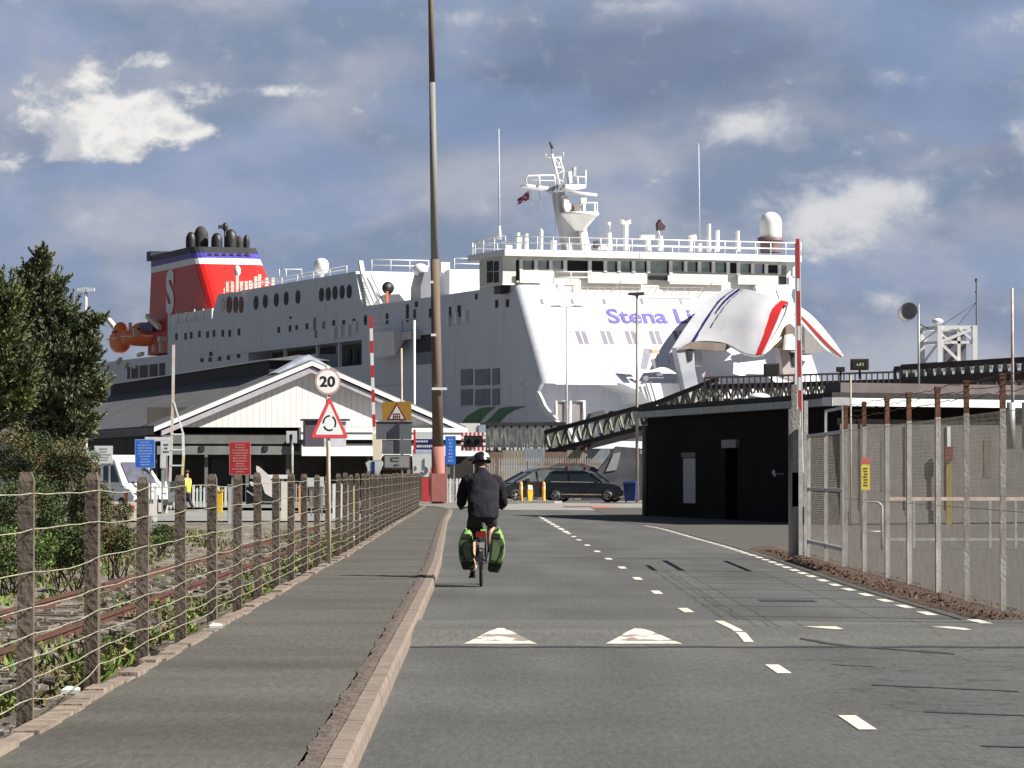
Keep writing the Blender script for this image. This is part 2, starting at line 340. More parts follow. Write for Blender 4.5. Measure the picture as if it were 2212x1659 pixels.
def asphalt(name, c1, c2, cracks=False):
    m = pm(name, c1, c2, .35, .88, bump=.35, bscale=90, lo=.3, hi=.7, spec=.3); t = m.node_tree; b = t.nodes['Principled BSDF']
    tcn = t.nodes.new('ShaderNodeTexCoord')
    sp_ = t.nodes.new('ShaderNodeTexNoise'); sp_.inputs['Scale'].default_value = 26; sp_.inputs['Detail'].default_value = 8; sp_.inputs['Roughness'].default_value = .75
    mp = t.nodes.new('ShaderNodeMapping'); mp.inputs['Scale'].default_value = (1, .13, 1); t.links.new(tcn.outputs['Object'], mp.inputs[0]); t.links.new(mp.outputs[0], sp_.inputs['Vector'])
    mr = t.nodes.new('ShaderNodeMapRange'); mr.inputs[1].default_value = .3; mr.inputs[2].default_value = .7; mr.inputs[3].default_value = .68; mr.inputs[4].default_value = 1.32; t.links.new(sp_.outputs[0], mr.inputs[0])
    old = b.inputs['Base Color'].links[0].from_socket
    mu = t.nodes.new('ShaderNodeMix'); mu.data_type = 'RGBA'; mu.blend_type = 'MULTIPLY'; mu.inputs[0].default_value = 1; t.links.new(old, mu.inputs[6]); t.links.new(mr.outputs[0], mu.inputs[7])
    out = mu.outputs[2]
    # streaks of wear along the carriageway and darker seams
    st = t.nodes.new('ShaderNodeTexNoise'); st.inputs['Scale'].default_value = 1.0; st.inputs['Detail'].default_value = 6; m2 = t.nodes.new('ShaderNodeMapping')
    m2.inputs['Scale'].default_value = (.9, .10, 1) if name == 'road_asphalt' else (.25, .9, 1)
    t.links.new(tcn.outputs['Object'], m2.inputs[0]); t.links.new(m2.outputs[0], st.inputs['Vector'])
    r2 = t.nodes.new('ShaderNodeMapRange'); r2.inputs[1].default_value = .35; r2.inputs[2].default_value = .65; r2.inputs[3].default_value = .84; r2.inputs[4].default_value = 1.14; t.links.new(st.outputs[0], r2.inputs[0])
    mu2 = t.nodes.new('ShaderNodeMix'); mu2.data_type = 'RGBA'; mu2.blend_type = 'MULTIPLY'; mu2.inputs[0].default_value = 1; t.links.new(out, mu2.inputs[6]); t.links.new(r2.outputs[0], mu2.inputs[7]); out = mu2.outputs[2]
    if cracks:
        vo = t.nodes.new('ShaderNodeTexVoronoi'); vo.feature = 'DISTANCE_TO_EDGE'; vo.inputs['Scale'].default_value = 1.3
        wn = t.nodes.new('ShaderNodeTexNoise'); wn.inputs['Scale'].default_value = 2.5; wn.inputs['Detail'].default_value = 5; t.links.new(tcn.outputs['Object'], wn.inputs['Vector'])
        ad = t.nodes.new('ShaderNodeVectorMath'); ad.operation = 'MULTIPLY_ADD'; t.links.new(wn.outputs['Color'], ad.inputs[0]); ad.inputs[1].default_value = (.9, .9, 0); t.links.new(tcn.outputs['Object'], ad.inputs[2])
        mp3 = t.nodes.new('ShaderNodeMapping'); mp3.inputs['Scale'].default_value = (.7, .9, 1); t.links.new(ad.outputs[0], mp3.inputs[0]); t.links.new(mp3.outputs[0], vo.inputs['Vector'])
        lt = t.nodes.new('ShaderNodeMapRange'); lt.inputs[1].default_value = 0; lt.inputs[2].default_value = .035; lt.inputs[3].default_value = 1; lt.inputs[4].default_value = 0; t.links.new(vo.outputs['Distance'], lt.inputs[0])
        sx = t.nodes.new('ShaderNodeSeparateXYZ'); t.links.new(tcn.outputs['Object'], sx.inputs[0])
        # only the worn outbound lane is cracked: x > 2, y < 34
        ax = t.nodes.new('ShaderNodeMapRange'); ax.inputs[1].default_value = 1.8; ax.inputs[2].default_value = 2.5; t.links.new(sx.outputs[0], ax.inputs[0])
        ay = t.nodes.new('ShaderNodeMapRange'); ay.inputs[1].default_value = 37; ay.inputs[2].default_value = 31; t.links.new(sx.outputs[1], ay.inputs[0])
        p1 = t.nodes.new('ShaderNodeMath'); p1.operation = 'MULTIPLY'; t.links.new(ax.outputs[0], p1.inputs[0]); t.links.new(ay.outputs[0], p1.inputs[1])
        p2 = t.nodes.new('ShaderNodeMath'); p2.operation = 'MULTIPLY'; t.links.new(p1.outputs[0], p2.inputs[0]); t.links.new(lt.outputs[0], p2.inputs[1])
        p3 = t.nodes.new('ShaderNodeMath'); p3.operation = 'MULTIPLY'; p3.inputs[1].default_value = .75; t.links.new(p2.outputs[0], p3.inputs[0])
        mc = t.nodes.new('ShaderNodeMix'); mc.data_type = 'RGBA'; t.links.new(p3.outputs[0], mc.inputs[0]); t.links.new(out, mc.inputs[6]); mc.inputs[7].default_value = (.035, .034, .03, 1); out = mc.outputs[2]
    t.links.new(out, b.inputs['Base Color'])
    return m
m_road = asphalt('road_asphalt', (.096, .096, .091), (.074, .074, .070), True)
m_path = asphalt('footway_asphalt', (.096, .090, .076), (.074, .070, .060))
m_yard = asphalt('yard_asphalt', (.20, .19, .175), (.15, .145, .135))
m_hump = asphalt('hump_asphalt', (.118, .116, .106), (.096, .095, .088))
m_paveb = pm('brown_paving', (.078, .069, .061), (.060, .053, .047), 2.2, .9, bump=.25, bscale=40)
m_kerb = pm('kerb_stone', (.215, .172, .14), (.16, .126, .10), 6, .85, bump=.3, bscale=30)
m_joint = pm('gritty_kerb_joint', (.125, .095, .076), (.07, .054, .044), 14, .95, bump=.6, bscale=40)
m_line = pm('road_line_paint', (.64, .61, .52), (.42, .40, .35), 14, .65, lo=.48, hi=.72)
m_linew = pm('worn_line_paint', (.60, .57, .50), (.22, .21, .19), 9, .7, lo=.46, hi=.58)

# far ground, level with the water front
setting(MB().add([(-3000, -50, -.6), (3000, -50, -.6), (3000, 6000, -.6), (-3000, 6000, -.6)], [(0, 1, 2, 3)]).build('ground', pm('far_ground', (.12, .115, .10), (.09, .085, .075), .05, .95)))
# carriageway with the speed hump as real relief
def strip(mb, ys, left, right, zf, nx=10, mi=0):
    vs = []; 
    for y in ys:
        a = left(y); b = right(y)
        for i in range(nx + 1):
            x = lerp(a, b, i / nx); vs.append((x, y, zf(x, y)))
    fs = [(r * (nx + 1) + i, r * (nx + 1) + i + 1, (r + 1) * (nx + 1) + i + 1, (r + 1) * (nx + 1) + i) for r in range(len(ys) - 1) for i in range(nx)]
    return mb.add(vs, fs, mi, True)
ys = [4 + i * 2 for i in range(14)] + [31.4 + i * .2 for i in range(31)] + [38 + i * 2 for i in range(61)]
ys = sorted(set(ys))
mb = MB(); strip(mb, [y for y in ys if y <= 31.6], lambda y: interp(KERB, y) + .03, lambda y: 12 if y < 20 else interp(REDGE, y) + .55, lambda x, y: 0)
strip(mb, [y for y in ys if 31.59 <= y <= 37.21], lambda y: interp(KERB, y) + .03, lambda y: interp(REDGE, y) + .55, lambda x, y: hump(y), 10, 1)
strip(mb, [37.2] + [y for y in ys if y > 37.3 and y < 112], lambda y: interp(KERB, y) + .03, lambda y: interp(REDGE, y) + .55, lambda x, y: 0)
strip(mb, [110, 130, 140, 150, 158], lambda y: interp(KERB, y) + .03, lambda y: 5.6, lambda x, y: 0)
setting(mb.build('road', [m_road, m_hump]))
setting(MB().add([(-9, 157.9, -.004), (60, 157.9, -.004), (60, 330, -.004), (-60, 330, -.004), (-60, 185, -.004)], [(0, 1, 2, 3, 4)]).build('yard', m_yard))
# strip of paler concrete in front of the parked cars
setting(MB().add([(-1.5, 150, .004), (6.5, 146, .004), (7, 186, .004), (-3, 184, .004)], [(0, 1, 2, 3)]).build('forecourt', pm('forecourt_concrete', (.26, .25, .23), (.2, .19, .17), .8, .9)))
# footway, kerb
mb = MB(); strip(mb, [4 + i * 4 for i in range(37)], lambda y: interp(FENX, y) + .16, lambda y: interp(KERB, y) - .17, lambda x, y: .12, 4)
mb.add([(-3.6, 148, .12), (-3.0, 148, .12), (-3.6, 151, .12), (-5.5, 158, .12), (-9, 158, .12), (-9, 150, .12)], [(0, 1, 2, 3, 4, 5)])
setting(mb.build('footway', m_path))
mb = MB(); pr = rnd
kys = [4 + i * .915 for i in range(167)]
for a, b in zip(kys, kys[1:]):
    if a > 155: break
    xa = interp(KERB, a); xb = interp(KERB, b); jz = pr.uniform(-.002, .002); jx = pr.uniform(-.002, .002); g_ = .003
    prof = [(-.055, -.1), (.078, -.1), (.066, .085), (.048, .122), (-.055, .124)]
    vs = [(xa + p[0] + jx, a + g_, p[1] + jz) for p in prof] + [(xb + p[0] + jx, b - g_, p[1] + jz) for p in prof]
    mb.add(vs, [(0, 1, 6, 5), (1, 2, 7, 6), (2, 3, 8, 7), (3, 4, 9, 8), (4, 3, 2, 1, 0), (5, 6, 7, 8, 9), (4, 0, 5, 9)])
setting(mb.build('kerb', m_kerb))
mb = MB(); vs = []; fs = []
kk = [4 + i * .12 for i in range(1260)]
for i, y in enumerate(kk):
    x = interp(KERB, y); wv = .028 * math.sin(y * 3.1) * math.sin(y * 1.3) + pr.uniform(-.014, .014)
    vs += [(x - .054, y, .117 + pr.uniform(-.006, .004)), (x - .11, y, .126 + pr.uniform(-.01, .008)), (x - .165 + wv * .6, y, .125)]
    if i: o = 3 * i; fs += [(o - 3, o, o + 1, o - 2), (o - 2, o + 1, o + 2, o - 1)]
mb.add(vs, fs); setting(mb.build('kerb_joint', m_joint))
# edging along the foot of the post-and-wire fence: broken concrete edging with grit
mb = MB()
y = 5.0
while y < 150:
    x = interp(FENX, y); L = pr.uniform(.5, 1.0); y2 = y + L
    z = pr.uniform(.125, .16)
    mb.box(x + .06 + pr.uniform(-.02, .02), x + .185 + pr.uniform(-.02, .02), y, y2 - .02, -.2, z); y = y2
setting(mb.build('footway_edging', pm('edging_concrete', (.25, .20, .155), (.15, .115, .09), 5, .95, bump=.5)))
mb = MB(); vs = []; fs = []; n = 0
for i in range(500):
    y = 5 + i * .3; x = interp(FENX, y)
    vs += [(x - .6 + pr.uniform(-.1, .1), y, -.12 + pr.uniform(-.04, .04)), (x - .2, y, .02 + pr.uniform(-.03, .04)), (x + .10, y, .115 + pr.uniform(-.01, .015))]
    if i: o = 3 * i; fs += [(o - 3, o - 2, o + 1, o), (o - 2, o - 1, o + 2, o + 1)]
mb.add(vs, fs, 0, True); setting(mb.build('fence_verge', pm('gritty_verge', (.20, .155, .115), (.09, .075, .045), 9, .95, bump=.6)))
# low ground with the railway: rough ballast and soil sheet
m_ballast = pm('ballast', (.23, .195, .16), (.085, .075, .06), 5.5, .95, bump=1.0, bscale=16, detail=9, lo=.38, hi=.6)
mb = MB(); vs = []; fs = []; NX, NY = 120, 420
from mathutils import noise as mnoise
for j in range(NY + 1):
    y = 6 + (190 - 6) * (j / NY) ** 1.35
    xr = interp(FENX, y) - .35
    for i in range(NX + 1):
        t = i / NX; x = xr - 34 * t ** 1.6
        z = -.325 + .07 * mnoise.noise(Vector((x * 1.6, y * .8, 0))) + .05 * mnoise.noise(Vector((x * 5, y * 2.4, 3)))
        if x > xr - .7: z = lerp(z, -.04, (x - (xr - .7)) / .7)
        if y > 112: z = lerp(z, -.22, min(1, (y - 112) / 12))
        vs.append((x, y, z))
for j in range(NY):
    for i in range(NX): a = j * (NX + 1) + i; fs.append((a, a + NX + 1, a + NX + 2, a + 1))
mb.add(vs, fs, 0, True); setting(mb.build('trackside_ground', m_ballast))
# level crossing roadway beyond the scrub
setting(MB().add([(-22, 128, -.17), (-3.9, 128, -.17), (-4.2, 183, -.10), (-46, 183, -.10)], [(0, 1, 2, 3)]).build('crossing_road', pm('crossing_asphalt', (.24, .235, .22), (.18, .175, .165), .7, .9)))
# right hand paving, verge of dead leaves
mb = MB(); strip(mb, [4, 20, 34, 48, 60, 75, 83, 98, 104, 110, 158], lambda y: interp(REDGE, y) + .12, lambda y: 70, lambda x, y: .008, 4)
setting(mb.build('brown_paving', m_paveb))
mb = MB(); vs = []; fs = []
for i in range(300):
    y = 30 + i * .14; x = interp(REDGE, y); z0 = .012
    for t in range(7):
        xx = lerp(x + .26, 5.28, t / 6); 
        vs.append((xx + pr.uniform(-.03, .03), y, z0 + (.012 * t if 0 < t < 6 else .0) + pr.uniform(0, .03) * (0 < t < 6) + (.022 if t == 6 else 0)))
    if i:
        for t in range(6): a = (i - 1) * 7 + t; fs.append((a, a + 1, a + 8, a + 7))
mb.add(vs, fs, 0, True); setting(mb.build('leaf_strewn_verge', pm('leaf_litter', (.115, .068, .044), (.06, .04, .028), 14, .95, bump=.6)))

# road markings
def paint(mb, pts, mi=0, dz=.005):
    mb.add([(p[0], p[1], hump(p[1]) + dz) for p in pts], [list(range(len(pts)))], mi)
mb = MB(); y = 21.4
while y < 92:
    L = 1.25; x0 = interp(CLINE, y); x1 = interp(CLINE, y + L)
    if not (30.2 < y < 36.5): paint(mb, [(x0 - .055, y), (x0 + .055, y), (x1 + .055, y + L), (x1 - .055, y + L)])
    y += 6.0 if y < 78 else 4.3
y = 92
while y < 128:
    L = 3.0; x0 = interp(CLINE, y); x1 = interp(CLINE, y + L); paint(mb, [(x0 - .07, y), (x0 + .07, y), (x1 + .07, y + L), (x1 - .07, y + L)]); y += 4.6
paint(mb, [(.96, 128), (1.3, 128), (1.35, 130.5), (1.0, 130.5)]); 
for i in range(5):
    ya = 32.1 + i * .62; paint(mb, [(2.06 - i * .018, ya), (2.145 - i * .018, ya), (2.127 - i * .018, ya + .62), (2.042 - i * .018, ya + .62)], 0)
setting(mb.build('centre_line', m_line))
mb = MB(); y = 34.6
while y < 66:
    L = 1.0; x0 = interp(REDGE, y) - .02; x1 = interp(REDGE, y + L) - .02
    if y > 37 or y < 36: paint(mb, [(x0 - .06, y), (x0 + .06, y), (x1 + .06, y + L), (x1 - .06, y + L)])
    y += 2.0 if y < 52 else 1.7
while y < 104:
    x0 = interp(REDGE, y) - .02; x1 = interp(REDGE, y + 1.6) - .02; paint(mb, [(x0 - .07, y), (x0 + .07, y), (x1 + .07, y + 1.35), (x1 - .07, y + 1.35)], 1); y += 1.75
setting(mb.build('edge_line', [m_line, m_linew]))
# worn arrowheads painted on the hump ramps
mb = MB()
def hpt(x, y):  # pixel -> point on the ramp (iterated)
    z = 0.0
    for _ in range(8): p = G(x, y, z); z = hump(p.y)
    return (p.x, p.y)
for tri in ([(1008, 1391), (1152, 1392), (1100, 1372), (1085, 1361), (1070, 1363)], [(1317, 1397), (1471, 1398), (1412, 1381), (1392, 1369), (1378, 1371)]):
    a, b, c = hpt(*tri[0]), hpt(*tri[1]), hpt(*tri[3])
    mx_ = (a[0] + b[0]) / 2
    y0 = 31.95; y1 = 33.55
    for k in range(8):
        t0, t1 = k / 8, (k + 1) / 8; h0 = (b[0] - a[0]) / 2 * (1 - t0) ** 1.35 + .03; h1 = (b[0] - a[0]) / 2 * (1 - t1) ** 1.35 + .03
        paint(mb, [(mx_ - h0, lerp(y0, y1, t0)), (mx_ + h0, lerp(y0, y1, t0)), (mx_ + h1, lerp(y0, y1, t1)), (mx_ - h1, lerp(y0, y1, t1))], 1 if k > 0 else 0)
paint(mb, [(2.72, 33.95), (2.98, 33.30), (3.06, 33.35), (3.04, 33.95)], 0); paint(mb, [(3.93, 33.9), (4.14, 33.15), (4.22, 33.2), (4.2, 33.6), (4.1, 33.9)], 0)
setting(mb.build('hump_markings', [m_line, pm('scuffed_line_paint', (.62, .58, .50), (.24, .20, .165), 5, .7, lo=.48, hi=.57, stretch=(1, .6, 1))]))
# dark tar seams and a plain dark bar on the right lane
m_tar_bar = pm('tar_and_bar_black', (.02, .02, .021), (.035, .035, .035), 6, .7)
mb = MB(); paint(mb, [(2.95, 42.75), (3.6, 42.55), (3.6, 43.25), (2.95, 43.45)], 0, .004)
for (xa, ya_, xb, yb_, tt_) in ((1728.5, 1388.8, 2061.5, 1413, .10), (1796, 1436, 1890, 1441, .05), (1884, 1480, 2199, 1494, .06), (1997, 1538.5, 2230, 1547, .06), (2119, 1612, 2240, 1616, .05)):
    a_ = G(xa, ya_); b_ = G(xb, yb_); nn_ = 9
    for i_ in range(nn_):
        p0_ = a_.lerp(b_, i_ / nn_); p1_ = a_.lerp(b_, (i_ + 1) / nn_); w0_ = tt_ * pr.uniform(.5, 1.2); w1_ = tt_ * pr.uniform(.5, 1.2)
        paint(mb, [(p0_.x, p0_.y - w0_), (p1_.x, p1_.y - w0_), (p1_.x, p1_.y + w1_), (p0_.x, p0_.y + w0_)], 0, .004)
vs = []
for i in range(36):
    x0 = -.9 + i * .15; yb = 31.62 + .05 * math.sin(i * .9)
    paint(mb, [(x0, yb - .16), (x0 + .15, yb - .16), (x0 + .15, yb + pr.uniform(.06, .10)), (x0, yb + .08)], 0, .003)
setting(mb.build('tar_seams_and_bar', m_tar_bar))
mb = MB()   # red arrow shaped patch on the far carriageway
paint(mb, [(2.3, 160.0), (3.6, 160.0), (3.6, 165), (2.3, 165)], 0, .009); paint(mb, [(3.6, 157.5), (5.0, 162), (3.6, 167)], 1, .009); setting(mb.build('red_patch', [pm('red_dark', (.16, .03, .02)), pm('red_surface', (.55, .14, .09))]))

# ================================================================ RAILWAY
m_rail = pm('rail_rust', (.10, .032, .020), (.05, .024, .017), 6, .8)
m_sleeper = pm('old_sleeper', (.11, .085, .065), (.06, .045, .035), 6, .9)
mb = MB(); 
for i in range(190): 
    y = 12 + i * .72; mb.box(-6.75, -4.25, y, y + .25, -.52, -.312 + rnd.uniform(-.01, .01))
setting(mb.build('railway_sleepers', m_sleeper))
for xr in (-6.32, -4.93):
    mb = MB()
    for a in range(24):
        ya, yb = 8 + a * 6, 14 + a * 6
        mb.box(xr - .07, xr + .07, ya, yb, -.335, -.318); mb.box(xr - .012, xr + .012, ya, yb, -.318, -.22); mb.box(xr - .036, xr + .036, ya, yb, -.22, -.185)
    setting(mb.build('railway_rail', m_rail))

# ================================================================ POST AND WIRE FENCE
m_post = pm('weathered_concrete_post', (.125, .097, .076), (.068, .052, .041), 6, .95, bump=.5, bscale=25, stretch=(1, 1, .35))
m_wire = pm('old_fence_wire', (.38, .38, .27), (.22, .20, .13), 8, .6, .1)
fen = empty('wire_fence', (interp(FENX, 16.9), 16.9, .05), 0, 'weathered concrete post and wire fence between the footway and the railway', 'fence')
O = Vector(fen.location)
py = 16.9; k = 0; posts = []
while py < 144:
    x = interp(FENX, py); posts.append((x, py)); hgt = 1.37 + rnd.uniform(-.02, .02); tilt = rnd.uniform(-.012, .012); wpx = .046
    mb = MB()
    b0 = [(-wpx, -.055, -.25), (wpx, -.055, -.25), (wpx, .055, -.25), (-wpx, .055, -.25)]
    t0 = [(p[0] * .93 + tilt * 1.3, p[1] * .95, hgt - .03) for p in b0]; t1 = [(tilt * 1.3 + p[0] * .62, p[1] * .6, hgt + .02) for p in b0]
    mb.add(b0 + t0 + t1, [(0, 1, 5, 4), (1, 2, 6, 5), (2, 3, 7, 6), (3, 0, 4, 7), (4, 5, 9, 8), (5, 6, 10, 9), (6, 7, 11, 10), (7, 4, 8, 11), (8, 9, 10, 11)])
    o = mb.build('post', m_post, fen, Vector((x, py, .12)) - O, rotz=rnd.uniform(-.05, .05))
    k += 1; py += 3.42
for hz in (1.29, 1.08, .85, .65, .49, .37, .24, .14):
    mb = MB(); pts = []
    for (x0, y0), (x1, y1) in zip(posts, posts[1:]):
        sag = rnd.uniform(.0, .022) if rnd.random() > .15 or y0 > 60 or hz > .4 else rnd.uniform(.03, .06)
        hh = hz + rnd.uniform(-.012, .012)
        for t in range(6):
            u = t / 6; pts.append((lerp(x0, x1, u) + rnd.uniform(-.004, .004) + .045, lerp(y0, y1, u), .12 + hh - sag * 4 * u * (1 - u) + rnd.uniform(-.005, .005)))
    mb.path([Vector(p) - O for p in pts], .0039, 4); mb.build('wire', m_wire, fen)

# ================================================================ CHAIN LINK FENCE (right)
m_link = pm('chain_link_wire', (.30, .28, .25), (.19, .165, .14), 5, .6, .2)
m_cpost = pm('pale_concrete_fence_post', (.50, .48, .45), (.30, .27, .24), 7, .9, bump=.3, stretch=(1, 1, .4))
ch = empty('chain_link_fence', (5.11, 37.6, .03), 0, 'tall chain link fence with rust topped posts and barbed wire along the right verge', 'fence')
O = Vector(ch.location); FX = 5.11
pys = [34.7, 37.6, 40.6, 43.35, 46.5, 49.2, 52.4, 55.3]
for i, y in enumerate(pys):
    mb = MB(); mb.box(-.03, .03, -.035, .035, -.3, 2.16); mb.build('post', m_cpost, ch, (0, y - O.y, 0), rotz=rnd.uniform(-.1, .1))
    mb = MB(); mb.box(-.03, .03, -.03, .03, 2.14, 2.50); mb.box(-.035, .035, -.035, .035, 2.47, 2.53); mb.build('barbed_wire_arm', m_rust, ch, (0, y - O.y, 0), rotz=rnd.uniform(-.1, .1))
mb = MB(); rw = .0009; H2 = 2.12; pitchw = .09; Y0, Y1 = 33.0, 55.3
nseg = int((Y1 - Y0) / pitchw)
for i in range(-int(H2 / pitchw), nseg):
    for sgn in (1, -1):
        ya = Y0 + i * pitchw; za = 0.02; yb = ya + H2; zb = za + H2
        if ya < Y0: za += Y0 - ya; ya = Y0
        if yb > Y1: zb -= yb - Y1; yb = Y1
        if sgn < 0: ya, yb = Y0 + Y1 - ya, Y0 + Y1 - yb
        p = Vector((sgn * .002, ya - O.y, za)); e = Vector((sgn * .002, yb - O.y, zb)); d = (e - p).normalized(); nrm = Vector((0, -d.z, d.y)) * rw; xx = Vector((rw, 0, 0))
        mb.add([p - nrm, p + xx, p + nrm, p - xx, e - nrm, e + xx, e + nrm, e - xx], [(0, 1, 5, 4), (1, 2, 6, 5), (2, 3, 7, 6), (3, 0, 4, 7)])
mb.build('mesh_panel', m_link, ch)
for z in (.06, 1.1, 2.13):
    MB().tube((0, Y0 - O.y, z), (0, Y1 - O.y, z), .004, n=4).build('line_wire', m_link, ch)
for dx, z in ((0, 2.33), (-.02, 2.5), (.02, 2.42)):
    pts = []
    for i in range(8 * 7): 
        t = i / 55; pts.append((dx + rnd.uniform(-.01, .01), lerp(Y0, 55.3, t) - O.y, z + rnd.uniform(-.02, .02)))
    MB().path(pts, .005, 4).build('barbed_wire', m_rust, ch)

# gate at the far end of the chain link fence
m_gate = m_steel_l
gt = empty('mesh_gate', (5.11, 55.6, .03), 0, 'galvanised mesh gate with raised frame at the far end of the chain link fence', 'gate')
mb = MB()
for y in (.0, 3.2, 6.6): mb.box(-.03, .03, y - .03, y + .03, 0, 2.16 if y else 2.5)
for z in (.32, 1.22, 2.13): mb.box(-.02, .02, .03, 6.57, z - .025, z + .025)
mb.box(-.02, .02, .03, 3.17, 2.48, 2.52); mb.box(-.02, .02, 3.18, 3.22, 2.16, 2.5); mb.build('gate_frame', m_gate, gt)
mb = MB()
for i in range(90):
    for sgn in (1, -1):
        ya = .05 + i * .072; yb = ya + .55
        mb.tube((sgn * .003, ya if sgn > 0 else 6.6 - ya, .05), (sgn * .003, min(6.5, ya + 2.05) if sgn > 0 else max(.05, 6.6 - ya - 2.05), .05 + min(2.05, 6.5 - ya)), .0011, n=4, cap=False)
mb.build('mesh_panel', m_link, gt)
for i, (y, hh) in enumerate(((7.2, 2.75), (7.9, 2.3), (8.5, 2.2))):
    t_ = MB().box(-.035, .035, -.035, .035, 0, hh).build('gate_post', [m_cpost, m_steel_l, m_rust][i], None, (5.11 - .04 * i, 55.6 + y, .03))
    tag(t_, ['tall pale gate post just right of the raised barrier arm', 'slim galvanised post behind the raised barrier arm', 'rusty post left of the raised barrier arm'][i], 'post', 'posts around the raised barrier')
# notice on the gate
t_ = empty('warning_notice', (5.03, 51.4, 1.28), 0, 'yellow notice with red heading fixed on the chain link fence', 'notice')
mb = MB().box(-.012, .012, -.01, .01, 0, .01); 
nb = MB().box(-.062, .062, -.012, .0, 0, .36); nb.build('board', pm('notice_yellow', (.78, .62, .10), (.7, .54, .1), 4, .5), t_)
MB().box(-.062, .062, -.016, -.0125, .37, .455).build('heading', pm('notice_red', (.62, .14, .12)), t_)
nb = MB()
for i in range(7): nb.box(-.03 + .006 * (i % 3), .03 - .005 * (i % 2), -.0155, -.0125, .30 - i * .04, .314 - i * .04)
nb.build('lettering', m_dkgrey, t_)

# level crossing barrier arm standing raised beside the fence
ba = empty('raised_barrier', (5.02, 63.6, .03), 0, 'tall barrier arm with red and white bands raised upright beside the gate', 'barrier')
m_wthr = pm('weathered_grey_wood', (.42, .41, .39), (.15, .13, .12), 5, .9, bump=.5, stretch=(1, 1, .15))
mb = MB(); mb.box(-.15, .05, -.05, .06, -.2, 2.62); mb.box(-.10, .0, -.04, .05, 2.62, 3.05); mb.build('post', m_wthr, ba)
armx = lambda z: .04 - (z - 3) * .016
for z0, z1, c in ((5.62, 4.92, 1), (4.92, 4.70, 0), (4.70, 4.08, 1), (4.08, 3.83, 0), (3.83, 3.18, 1), (3.18, 2.95, 0), (2.95, 2.58, 1)):
    mb = MB(); mb.prism([(armx(z1) - .015, -.034, z1), (armx(z1) + .055, -.034, z1), (armx(z0) + .045, -.034, z0), (armx(z0) - .012, -.034, z0)], (0, .06, 0))
    mb.build('red_band' if c else 'white_band', m_red if c else m_white, ba)
mb = MB(); mb.prism([(.095, -.036, 1.5), (.115, -.036, 1.5), (armx(5.6) + .062, -.036, 5.6), (armx(5.6) + .048, -.036, 5.6)], (0, .072, 0)); mb.prism([(armx(2.6) - .085, -.028, 2.6), (armx(2.6) + .05, -.028, 2.6), (armx(5.55) + .042, -.028, 5.55), (armx(5.55) - .03, -.028, 5.55)], (0, .05, 0)); mb.prism([(armx(2.66) - .045, -.03, 1.6), (armx(2.66) + .045, -.03, 1.6), (armx(2.66) + .055, -.03, 2.66), (armx(2.66) - .045, -.03, 2.66)], (0, .06, 0)); mb.build('arm_edge', m_white, ba)
mb = MB(); mb.box(-.09, .14, -.05, .05, .9, 1.5); mb.box(.02, .06, -.04, .04, 0, .9); mb.box(-.02, .2, -.03, .03, 1.2, 1.28); mb.build('counterweight', m_steel, ba)

# pedestrian guardrails behind the fence
def guardrail(x0, x1, y, zt, lab, n, arch=False):
    g = empty('guardrail', (x0, y, .03), 0, lab, 'guardrail'); L = x1 - x0
    MB().beam((0, 0, zt), (L, 0, zt), .05, .07).build('top_rail', pm('pinkish_rail', (.80, .66, .58), (.6, .42, .36), 6, .7), g)
    MB().beam((0, 0, .18), (L, 0, .18), .04, .05).build('bottom_rail', m_steel_l, g)
    for i in range(n + 1): MB().box(-.022, .022, -.022, .022, 0, zt - .03).build('upright', m_steel_l, g, (L * i / n, 0, 0))
    return g
guardrail(7.45, 14.5, 71.5, .98, 'pink topped pedestrian guardrail behind the chain link fence', 14)
g = empty('hoop_barrier', (7.02, 70.5, .03), 0, 'short hooped steel cycle barrier left of the pink topped guardrail', 'barrier')
MB().path([(-.2, 0, 0), (-.2, 0, .85), (-.15, 0, .93), (.12, 0, .93), (.2, 0, .85), (.2, 0, 0)], .025, 6).build('hoop', m_steel_l, g)
MB().tube((-.2, 0, .35), (.2, 0, .35), .02, n=6).build('crossbar', m_steel_l, g)
